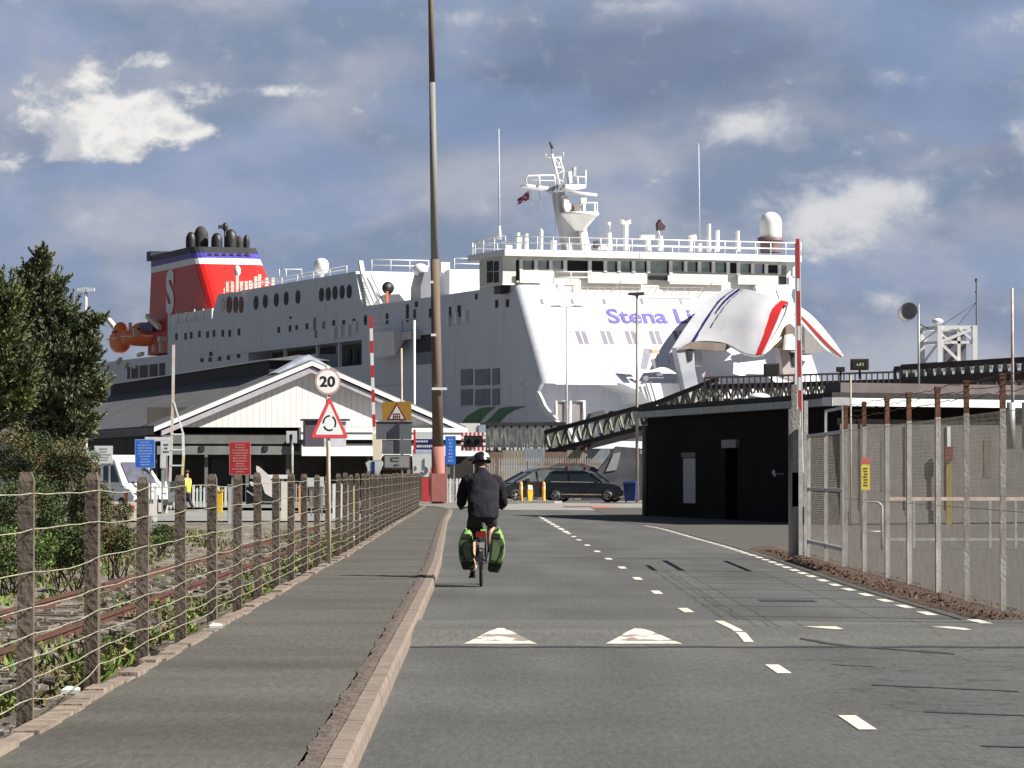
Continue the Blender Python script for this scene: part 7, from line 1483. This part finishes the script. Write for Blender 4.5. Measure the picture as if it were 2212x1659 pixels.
# panniers
m_lime = pm('pannier_green', (.16, .30, .065), (.12, .24, .05), 8, .6, bump=.4, bscale=14); m_limeshade = pm('pannier_shade_olive', (.05, .085, .032), (.03, .055, .02), 9, .8, bump=.5, bscale=16); m_pblk = pm('pannier_black', (.014, .016, .014), (.022, .026, .02), 9, .8, bump=.4, bscale=16)
def pannier(s, lab, z0, z1, w_, tilt):
    o = empty('pannier', cb + Vector((s * .085, fy - .06, z0)), 0, lab, 'pannier', 'green panniers on the rear rack'); H = z1 - z0; o.rotation_euler[1] = tilt
    def shape(secs, nm, mt, par, sub=2):
        vs = []; fs = []; n = 8
        for (z, x0, x1, y0, y1) in secs:
            cxm, cym = (x0 + x1) / 2, (y0 + y1) / 2; hx, hy = (x1 - x0) / 2, (y1 - y0) / 2
            for i in range(n * 2): a = 2 * math.pi * (i + .5) / (n * 2); cs, sn = math.cos(a), math.sin(a); vs.append((s * (cxm + hx * math.copysign(abs(cs) ** .55, cs)), cym + hy * math.copysign(abs(sn) ** .55, sn), z))
        m = n * 2
        for r_ in range(len(secs) - 1):
            for i in range(m): a, b = r_ * m + i, r_ * m + (i + 1) % m; fs.append((a, b, b + m, a + m) if s > 0 else (a + m, b + m, b, a))
        fs.append(tuple(range(m))[::-1] if s > 0 else tuple(range(m))); fs.append(tuple((len(secs) - 1) * m + i for i in range(m)) if s > 0 else tuple((len(secs) - 1) * m + i for i in range(m))[::-1])
        mb = MB(); mb.add(vs, fs, 0, True); return mb.build(nm, mt, par)
    shape([(.0, .02, w_ * .72, -.12, .12), (.03, 0, w_ * .82, -.15, .15), (.12 * H / .5, 0, w_ * .92, -.16, .16), (.22 * H, 0, w_ * .96, -.165, .165)], 'base', m_pblk, o)
    b = shape([(.215 * H, 0.004, w_ * .955, -.163, .163), (.45 * H, 0, w_, -.17, .17), (.7 * H, 0, w_ * .95, -.17, .17), (.86 * H, .0, w_ * .80, -.16, .16), (.95 * H, .02, w_ * .66, -.14, .14), (H, .04, w_ * .58, -.12, .12)], 'body', m_lime, o)
    # outer pocket, flap, straps on the face seen from behind
    yb = -.17
    def face(pts, nm, mt, d=.012): return MB().prism([(s * x * w_, yb - .004, z * H) for x, z in pts], (0, -d, 0)).build(nm, mt, b)
    face([(.03, .23), (.78, .23), (.93, .45), (.93, .66), (.74, .80), (.05, .80)], 'rear_shade_panel', m_limeshade, .006); face([(.16, .28), (.50, .27), (.66, .45), (.66, .58), (.52, .70), (.18, .70)], 'pocket', pm('pannier_pocket_olive', (.10, .155, .065), (.075, .12, .05), 7, .8)); face([(.02, .22), (.10, .22), (.12, .80), (.04, .92)], 'edge_strap', m_pblk, .008); face([(.55, .24), (.64, .25), (.92, .60), (.86, .66)], 'diagonal_strap', m_pblk, .016)  # dark olive panel puts the shade of the bag's rear into its colour
    face([(.12, .80), (.66, .80), (.58, .90), (.14, .90)], 'flap', m_pblk, .014)
    MB().tube((s * .08, -.14, H), (s * .5 * w_, -.14, H + .02), .018, n=8).build('roll_closure', m_lime, o)
    return o
pannier(-1, 'left green and black pannier on the bicycle', .235, .765, .205, R(-3)); pannier(1, 'right green and black pannier, its outer side brightly sunlit', .205, .785, .205, R(6))
# rider
rd_ = empty('person', cb, 0, 'cyclist seen from behind in a black jacket, shorts and black and white helmet', 'person')
Y0 = fy
hipz = 1.00; m_jk = pm('black_jacket', (.011, .010, .014), (.018, .017, .023), 7, .9, bump=.6, bscale=9, detail=6, spec=.2); m_sh = pm('dark_shorts', (.016, .015, .020), None, 8, .9)
sk_ = [(0.02, Y0 + .22, hipz, .14, .12), (0.02, Y0 + .34, 1.22, .10, .09), (0.02, Y0 + .44, 1.38, .09, .08), (0.01, Y0 + .52, 1.53, .055), (0, Y0 + .56, 1.60, .070), (0, Y0 + .60, 1.67, .092, .082),       # 0-5
       (-.165, Y0 + .47, 1.40, .04), (-.255, Y0 + .56, 1.17, .042), (-.275, Y0 + .73, 1.075, .032), (.195, Y0 + .47, 1.40, .04), (.285, Y0 + .56, 1.16, .042), (.285, Y0 + .73, 1.075, .032),            # 6-11
       (-.085, Y0 + .24, .95, .095), (-.125, Y0 + .56, .69, .062), (-.115, Y0 + .40, .26, .042), (-.12, Y0 + .50, .16, .034), (.115, Y0 + .24, .95, .095), (.135, Y0 + .60, .86, .062), (.12, Y0 + .42, .55, .048), (.12, Y0 + .54, .49, .034)]
ed_ = [(0, 1), (1, 2), (2, 3), (3, 4), (4, 5), (2, 6), (6, 7), (7, 8), (2, 9), (9, 10), (10, 11), (0, 12), (12, 13), (13, 14), (14, 15), (0, 16), (16, 17), (17, 18), (18, 19)]
# palms and fingers curl round the bar ends
def hand(s, w_i, pts, eds):
    b = pts[w_i]; x, y, z = b[0], b[1], b[2]; k = len(pts); pts.append((x + s * .0, y + .045, z - .005, .030, .020)); eds.append((w_i, k)); pi_ = k
    for f in range(4):
        dx = (f - 1.5) * .021; L = (.036, .042, .040, .031)[f]; k = len(pts)
        pts.append((x + dx, y + .085, z + .004, .0095)); pts.append((x + dx, y + .085 + L * .75, z - .012, .009)); pts.append((x + dx, y + .085 + L * .7, z - .040, .008)); eds += [(pi_, k), (k, k + 1), (k + 1, k + 2)]
    k = len(pts); pts.append((x - s * .036, y + .055, z - .008, .010)); pts.append((x - s * .040, y + .09, z - .030, .009)); eds += [(pi_, k), (k, k + 1)]
hand(-1, 8, sk_, ed_); hand(1, 11, sk_, ed_)
skin('body', sk_, ed_, m_skin, rd_, 0, 2)
def remesh(o, vox, it=6, folds=0):
    m_ = o.modifiers.new('fuse', 'REMESH'); m_.mode = 'VOXEL'; m_.voxel_size = vox; m_.use_smooth_shade = True
    sm_ = o.modifiers.new('smooth', 'SMOOTH'); sm_.iterations = it; sm_.factor = .6
    if folds: dm_ = o.modifiers.new('folds', 'DISPLACE'); dm_.texture = tx; dm_.strength = folds; dm_.mid_level = .5
    return o
tx = bpy.data.textures.new('cloth_folds', 'CLOUDS'); tx.noise_scale = .11
def rings(mb, rs, n=20):
    vs = []; 
    for (x, y, z, rx, ry) in rs:
        for i in range(n): a = 2 * math.pi * i / n; vs.append((x + rx * math.copysign(abs(math.cos(a)) ** .85, math.cos(a)), y + ry * math.copysign(abs(math.sin(a)) ** .85, math.sin(a)), z))
    k = len(rs); fs = [(r_ * n + i, r_ * n + (i + 1) % n, (r_ + 1) * n + (i + 1) % n, (r_ + 1) * n + i) for r_ in range(k - 1) for i in range(n)] + [tuple(range(n))[::-1], tuple((k - 1) * n + i for i in range(n))]
    mb.add(vs, fs, 0, True)
mb = MB()
rings(mb, [(.03, Y0 + .15, .915, .195, .15), (.03, Y0 + .17, .96, .208, .165), (.03, Y0 + .21, 1.05, .212, .17), (.03, Y0 + .27, 1.15, .212, .165), (.03, Y0 + .35, 1.27, .212, .155), (.025, Y0 + .42, 1.37, .212, .14), (.02, Y0 + .46, 1.44, .20, .12), (.015, Y0 + .485, 1.49, .155, .10), (.01, Y0 + .51, 1.53, .095, .08), (0, Y0 + .535, 1.575, .066, .066), (0, Y0 + .545, 1.60, .062, .062)])
for s in (-1, 1):
    ox = .02 if s > 0 else 0
    mb.path([(s * .13 + ox, Y0 + .46, 1.45), (s * .19 + ox, Y0 + .47, 1.42), (s * .235 + ox, Y0 + .50, 1.32), (s * .262 + ox, Y0 + .55, 1.19), (s * .272 + ox, Y0 + .62, 1.12), (s * .275 + ox * .5, Y0 + .70, 1.09), (s * .275 + ox * .3, Y0 + .735, 1.082)], [.075, .086, .082, .078, .068, .056, .046], 12)
remesh(mb.build('jacket', m_jk, rd_), .011, 5, .022)
mb = MB(); rings(mb, [(.02, Y0 + .18, .86, .12, .11), (.02, Y0 + .18, .90, .165, .14), (.02, Y0 + .20, .97, .18, .145), (.02, Y0 + .22, 1.03, .17, .13)])
mb.path([(-.08, Y0 + .20, .92), (-.10, Y0 + .33, .85), (-.115, Y0 + .45, .76), (-.125, Y0 + .55, .67), (-.125, Y0 + .555, .62)], [.10, .098, .09, .08, .072], 12)
mb.path([(.10, Y0 + .20, .93), (.12, Y0 + .36, .91), (.13, Y0 + .50, .88), (.135, Y0 + .60, .84), (.133, Y0 + .61, .79)], [.10, .098, .09, .08, .072], 12)
remesh(mb.build('shorts', m_sh, rd_), .012, 5, .015)
skin('shoe', [(-.115, Y0 + .36, .155, .045), (-.12, Y0 + .45, .145, .045), (-.125, Y0 + .55, .14, .035)], [(0, 1), (1, 2)], m_black, rd_, 1, 1); skin('shoe', [(.12, Y0 + .36, .50, .045), (.12, Y0 + .45, .495, .045), (.125, Y0 + .55, .49, .035)], [(0, 1), (1, 2)], m_black, rd_, 1, 1)
hd = Vector((0.0, Y0 + .60, 1.665))
for s in (-1, 1): MB().sphere(hd + Vector((s * .082, -.01, -.03)), (.012, .025, .034), 8, 6).build('ear', m_skin, rd_)
MB().sphere(hd + Vector((0, .088, -.045)), (.014, .03, .024), 8, 6).build('nose', m_skin, rd_)
for s in (-1, 1): MB().sphere(hd + Vector((s * .032, .083, -.005)), (.014, .012, .009), 8, 6).build('eye', m_signw, rd_)
MB().box(hd.x - .025, hd.x + .025, hd.y + .08, hd.y + .092, hd.z - .095, hd.z - .087).build('mouth', pm('lip', (.3, .1, .09)), rd_)
MB().sphere(hd + Vector((0, -.022, -.015)), (.088, .088, .095), 14, 8, 0, -.75, 1).build('hair', pm('dark_brown_hair', (.035, .025, .02), (.06, .04, .03), 30, .8), rd_)
hm = MB(); vs = []; fs = []; mi = []; n = 28; k_ = 10
for i in range(k_ + 1):
    a = R(-14 + (90 + 14) * i / k_)
    for j in range(n):
        t = 2 * math.pi * j / n; flare = 1.06 if i == 0 else 1.0; vs.append((.125 * math.cos(a) * math.cos(t) * flare, .155 * math.cos(a) * math.sin(t) * flare, .118 * math.sin(a)))
for i in range(k_):
    for j in range(n): fs.append((i * n + j, i * n + (j + 1) % n, (i + 1) * n + (j + 1) % n, (i + 1) * n + j)); ang = 360 * (j + .5) / n; mi.append(1 if (ang > 296 and ang < 330 and i > 1) or ((ang > 325 or ang < 30) and 6 < i < 9) else 0)
hl = MB(); hl.v = vs; hl.f = fs; hl.m = mi; hl.sm = [True] * len(fs); he = hl.build('helmet', [pm('helmet_black', (.015, .013, .016), None, 6, .3), pm('helmet_white', (.80, .80, .76), None, 6, .35)], rd_, hd + Vector((.002, -.012, .03))); he.rotation_euler = (R(-14), R(-5), R(0))
MB().prism([(-.20, .03, -.005), (-.10, .14, -.03), (.05, .165, -.03), (.10, .12, -.01), (-.1, .02, .01)], (0, 0, .012)).build('peak', m_black, rd_, hd + Vector((0, 0, .035)))
for s in (-1, 1): MB().tube(hd + Vector((s * .095, -.02, .02)), hd + Vector((s * .055, .03, -.105)), .006, n=5).build('chin_strap', m_black, rd_)
# ================================================================ VEGETATION
def leafmat(name, c1, c2, scale=1.2):
    m = pm(name, c1, c2, scale, .65, lo=.38, hi=.62, detail=3, spec=.25); b = m.node_tree.nodes['Principled BSDF']
    return m
m_needle = leafmat('pine_needles', (.115, .135, .070), (.17, .185, .105), 2.2); m_needle2 = leafmat('pine_needles_dark', (.060, .080, .040), (.10, .12, .06), 2.0)
m_bark = pm('bark', (.10, .075, .055), (.05, .038, .03), 6, .95, bump=.6)
def tufts(mb, c, n, size, rr, up=.6, blades=6, mi=0, flat=.35):
    for _ in range(n):
        pass
def tuft(mb, p, d, size, rr, blades, wid, mi=0):
    for _ in range(blades):
        v = (d + Vector((rr.gauss(0, .45), rr.gauss(0, .45), rr.gauss(0, .40)))).normalized() * size * rr.uniform(.6, 1.15)
        s = v.cross(Vector((rr.gauss(0, 1), rr.gauss(0, 1), rr.gauss(0, 1)))).normalized() * wid
        mb.add([p - s, p + v * .55 - s * 1.1, p + v, p + v * .55 + s * 1.1, p + s], [(0, 1, 2, 3, 4)], mi)
def conifer(loc, lobes, lab, seed, density=1.0, mats=(m_needle, m_needle2), name='pine_tree', dirup=.7, size=.15, wid=.015, trunk_h=4.0, blades=7):
    rr = random.Random(seed); o = empty(name, loc, 0, lab, 'tree'); O = Vector(loc); mb = MB(); tr = MB()
    tr.path([(0, 0, -.3), (.08, 0, trunk_h * .35), (-.05, .05, trunk_h * .7), (0, 0, trunk_h)], [.2, .16, .1, .04], 8)
    for (cx, cy, cz, rx, ry, rz, k) in lobes:
        c = Vector((cx, cy, cz)) - O; tr.tube((0, 0, min(max(.3, c.z * .6), trunk_h)), c, .05, .02, n=5)
        nb = int(k * density)
        for _ in range(nb):
            u = Vector((rr.gauss(0, 1), rr.gauss(0, 1), rr.gauss(0, 1))).normalized(); rd = rr.uniform(.40, 1.0) ** .6
            # fold the lobe surface into boughs
            bump = .78 + .42 * mnoise.noise(Vector((u.x * 2.2 + cx, u.y * 2.2, u.z * 2.6 + cz)))
            p = c + Vector((u.x * rx, u.y * ry, u.z * rz)) * rd * bump
            d = (u * .8 + Vector((0, 0, dirup))).normalized(); mi = 1 if mnoise.noise(p * 1.3) < -.05 else 0
            tuft(mb, p, d, size * rr.uniform(.8, 1.3), rr, blades, wid, mi)
        for _ in range(max(4, int(k / 16))):   # upswept shoots break the outline
            u = Vector((rr.gauss(0, 1), rr.gauss(0, 1), abs(rr.gauss(0, .8)) + .1)).normalized(); st = c + Vector((u.x * rx, u.y * ry, u.z * rz)) * .78; L = rr.uniform(.06, .22) * (1 + .4 * (rz > .4))
            dd = (Vector((u.x * .8, u.y * .8, u.z * .4 + .75))).normalized()
            for i in range(9): p = st + dd * L * 1.6 * i / 8; tuft(mb, p, (dd + Vector((0, 0, .2))).normalized(), size * (1.0 - .45 * i / 8), rr, 5, wid, 0 if rr.random() < .7 else 1)
    mb.build('crown', list(mats), o); tr.build('trunk', m_bark, o); return o
TY = 84
def lobe(x, y, rx, ry, k, Y=TY, dy=0.0, depth=None): p = W(x, y, Y + dy); s = Y / FPX; return (p.x, Y + dy, p.z, rx * s, (depth or max(rx, ry) * s), ry * s, k)
conifer((W(95, 1000, TY).x, TY, -.3), [lobe(91, 572, 17, 34, 260), lobe(66, 600, 28, 22, 200), lobe(100, 630, 42, 42, 520), lobe(70, 680, 75, 50, 800), lobe(140, 700, 40, 45, 420), lobe(110, 760, 90, 60, 1200), lobe(180, 715, 34, 24, 260), lobe(206, 692, 20, 10, 70), lobe(172, 780, 50, 45, 560), lobe(196, 752, 22, 22, 110), lobe(140, 850, 85, 60, 1100), lobe(198, 840, 38, 34, 340), lobe(60, 880, 90, 70, 1000), lobe(165, 915, 55, 34, 420), lobe(118, 975, 70, 40, 500)],
        'tall dark green pine with a ragged pointed top at the left', 11, 1.0, trunk_h=5.5)
conifer((W(-30, 1000, 80).x, 80, -.3), [lobe(10, 655, 55, 42, 560, 80), lobe(-10, 720, 90, 60, 900, 80), lobe(20, 800, 80, 60, 900, 80), lobe(-20, 880, 90, 60, 700, 80), lobe(30, 860, 60, 50, 500, 80)],
        'lighter green pine cut off by the left edge of the picture', 12, 1.0, (leafmat('pine_needles_light', (.10, .135, .045), (.15, .175, .07), 2.0), m_needle2), trunk_h=4.6)
# broad leaved scrub
def shrub(x, y, rx, ry, Y, n, mats, lab, seed, leaf=.05, name='shrub', dep=None, elong=1.0):
    rr = random.Random(seed); s = Y / FPX; c = W(x, y, Y); o = empty(name, (c.x, Y, -.38), 0, lab, 'shrub'); cz = c.z + .38; mb = MB(); RX, RZ = rx * s, ry * s; RY = dep or RX * .8; st = MB()
    for _ in range(12): st.tube((rr.uniform(-.3, .3) * RX, rr.uniform(-.3, .3) * RY, 0), (rr.uniform(-.8, .8) * RX, rr.uniform(-.6, .6) * RY, cz + rr.uniform(-.2, .8) * RZ), .014, .005, n=4)
    for _ in range(n):
        u = Vector((rr.gauss(0, 1), rr.gauss(0, 1), rr.gauss(0, 1))).normalized(); bump = .8 + .35 * mnoise.noise(Vector((u.x * 2.5 + x, u.y * 2.5, u.z * 2.5 + y))); rd = rr.uniform(.35, 1.06) ** .55
        p = Vector((u.x * RX, u.y * RY, cz + u.z * RZ)) if True else None; p = Vector((u.x * RX * rd * bump, u.y * RY * rd * bump, cz + u.z * RZ * rd * bump))
        if p.z < .02: continue
        L = leaf * rr.uniform(.6, 1.4); a = Vector((rr.gauss(0, 1), rr.gauss(0, 1), rr.gauss(0, .7))).normalized() * L * elong; b = a.cross(Vector((rr.gauss(0, 1), rr.gauss(0, 1), rr.gauss(0, 1)))).normalized() * L * .5
        t = mnoise.noise(p * 2.1) + rr.uniform(-.25, .25); mi = 0 if t > .12 else (1 if t > -.12 else 2)
        mb.add([p - a * .5, p + b * .5, p + a * .5, p - b * .5], [(0, 1, 2, 3)], mi % len(mats))
    mb.build('foliage', list(mats), o); st.build('stems', m_bark, o); return o
g_br = leafmat('leaf_brown_olive', (.115, .095, .042), (.16, .13, .06), 3); g_ol = leafmat('leaf_olive', (.06, .075, .025), (.09, .10, .035), 3); g_dk = leafmat('leaf_dark', (.024, .036, .014), (.04, .055, .02), 3); g_lt = leafmat('leaf_bright', (.11, .17, .035), (.17, .23, .05), 3); g_md = leafmat('leaf_mid', (.05, .09, .022), (.075, .12, .03), 3); g_str = leafmat('straw', (.26, .21, .12), (.18, .14, .08), 4)
shrub(40, 985, 120, 75, 74, 12000, (g_br, g_ol, g_dk), 'brownish olive scrub bush under the pines at the left edge', 21, .055)
shrub(150, 1010, 75, 62, 72, 8000, (g_br, g_ol, g_dk), 'brownish olive scrub bush in front of the white van', 22, .055)
shrub(60, 1100, 130, 80, 66, 12000, (g_ol, g_md, g_dk), 'dark olive scrub behind the nearest fence posts', 23, .05)
shrub(195, 1100, 65, 80, 64, 7000, (g_ol, g_br, g_dk), 'olive scrub bush right of the second fence post', 24, .05)
shrub(30, 1190, 120, 70, 55, 9000, (g_md, g_lt, g_dk), 'green leafy scrub low at the left edge', 25, .045)
shrub(150, 1180, 85, 60, 56, 7000, (g_md, g_ol, g_dk), 'green leafy scrub between the first two fence posts', 26, .045)
shrub(250, 1165, 60, 42, 62, 4200, (g_br, g_md, g_dk), 'mixed scrub in front of the white crossing gate', 27, .045)
shrub(262, 1105, 34, 26, 92, 1600, (g_br, g_md, g_dk), 'twiggy bush overlapping the white crossing gate', 28, .05)
shrub(352, 1150, 34, 22, 84, 1700, (g_md, g_dk, g_ol), 'small round dark green bush beside the railway', 29, .05)
shrub(170, 985, 52, 24, 70, 2600, (leafmat('leaf_silver', (.22, .24, .19), (.14, .16, .10), 3), g_br, g_ol), 'pale silvery bush top in front of the van roof', 30, .05)
shrub(350, 1168, 40, 16, 78, 1200, (g_lt, g_md, g_dk), 'low bright green bush at the rail side', 31, .045)
# rough growth between fence and track: one carpet
rr = random.Random(77); mb = MB()
def blade(p, h, w_, mi, lean=.5):
    v = Vector((rr.gauss(0, lean), rr.gauss(0, lean), 1)).normalized() * h; s = v.cross(Vector((rr.gauss(0, 1), rr.gauss(0, 1), 0))).normalized() * w_
    mb.add([p - s, p + v * .6 - s * .8 + Vector((rr.gauss(0, .1), 0, 0)) * h, p + v, p + s], [(0, 1, 2, 3)], mi)
for _ in range(70000):
    y = 12 + 100 * rr.random() ** 1.5; fx_ = interp(FENX, y); side = rr.random()
    x = fx_ - .12 - abs(rr.gauss(0, .75)) if side < .62 else fx_ - rr.uniform(1.0, 7.5)
    den = mnoise.noise(Vector((x * .55, y * .28, 5))) + .25 * mnoise.noise(Vector((x * 1.7, y * .8, 9)))
    if den < -.02 + (.0 if x > fx_ - 1.5 else .04): continue
    tall = max(0, den); z = -.33 if x < fx_ - .7 else lerp(-.33, .05, (x - (fx_ - .7)) / .6)
    kind = mnoise.noise(Vector((x * .9, y * .4, 2))); mi = (0 if kind > .12 else 1 if kind > -.1 else 3) if rr.random() < .8 else 2
    if -6.9 < x < -4.2: 
        if rr.random() < .45: continue
        tall *= .5
    hgt_ = rr.uniform(.05, .14) + tall * .28 * rr.random(); blade(Vector((x, y, z)), hgt_, hgt_ * .10 + .004, mi)
    if rr.random() < .55:
        p = Vector((x + rr.gauss(0, .06), y + rr.gauss(0, .06), z + rr.uniform(.02, .1) + tall * .3 * rr.random())); L = rr.uniform(.025, .06); a = Vector((rr.gauss(0, 1), rr.gauss(0, 1), rr.gauss(0, .5))).normalized() * L; b = a.cross(Vector((0, .3, 1))).normalized() * L * .6
        mb.add([p - a, p + b, p + a, p - b], [(0, 1, 2, 3)], mi)
tag(mb.build('undergrowth', [g_lt, g_md, g_str, g_br]), 'rough weeds and dry grass between the wire fence and the railway', 'undergrowth', kind='stuff')
# rubble stones in the verge
rr = random.Random(5); mb = MB()
for _ in range(5200):
    y = 14 + 75 * rr.random() ** 1.4; fx_ = interp(FENX, y); x = fx_ - .15 - abs(rr.gauss(0, 1.3)); z = -.31 if x < fx_ - .7 else lerp(-.30, .06, (x - (fx_ - .7)) / .6)
    s = rr.uniform(.02, .075); vs = [Vector((rr.uniform(.6, 1) * sx, rr.uniform(.6, 1) * sy, rr.uniform(.5, .9) * sz)) * s for sx in (-1, 1) for sy in (-1, 1) for sz in (-1, 1)]
    mb.add([v + Vector((x, y, z)) for v in vs], [(0, 1, 3, 2), (4, 6, 7, 5), (0, 4, 5, 1), (2, 3, 7, 6), (0, 2, 6, 4), (1, 5, 7, 3)], 0 if rr.random() < .75 else 1)
tag(mb.build('rubble', [pm('rubble_stone', (.24, .205, .17), (.13, .11, .09), 8, .95), pm('rubble_dark', (.09, .075, .065), (.05, .045, .04), 8, .95)]), 'loose stones and rubble along the foot of the wire fence', 'rubble', kind='stuff')
# litter and dead leaves on the right verge
rr = random.Random(9); mb = MB()
for _ in range(3200):
    y = 31 + 38 * rr.random(); x = interp(REDGE, y) + .24 + rr.random() * (5.35 - interp(REDGE, y) - .2); z = .05 + rr.uniform(0, .02); L = rr.uniform(.012, .035); a = Vector((rr.gauss(0, 1), rr.gauss(0, 1), rr.gauss(0, .6))).normalized() * L; b = a.cross(Vector((rr.gauss(0, .4), rr.gauss(0, .4), 1))).normalized() * L * .6
    mb.add([Vector((x, y, z)) - a, Vector((x, y, z)) + b, Vector((x, y, z)) + a, Vector((x, y, z)) - b], [(0, 1, 2, 3)], rr.randrange(2))
tag(mb.build('dead_leaves', [leafmat('dead_leaf', (.12, .062, .035), (.08, .042, .026), 4), leafmat('dead_leaf2', (.10, .055, .03), (.06, .035, .02), 4)]), 'drift of dead brown leaves along the foot of the chain link fence', 'leaves', kind='stuff')
for x, y, lab in ((467, 1358, 'flat pale scrap of litter on the footway edge'), (768, 1168, 'crumpled white litter against the fence foot'), (154, 1500, 'small white litter scrap in the weeds by the nearest post')):
    p = G(x, y, .13); o = MB().prism([(-.06, -.03, 0), (.06, -.04, .0), (.05, .05, .01), (-.03, .06, .02)], (0, 0, .025 if x != 768 else .07)).build('litter', m_white, None, (p.x, p.y, .135)); tag(o, lab, 'litter', 'scraps of litter')
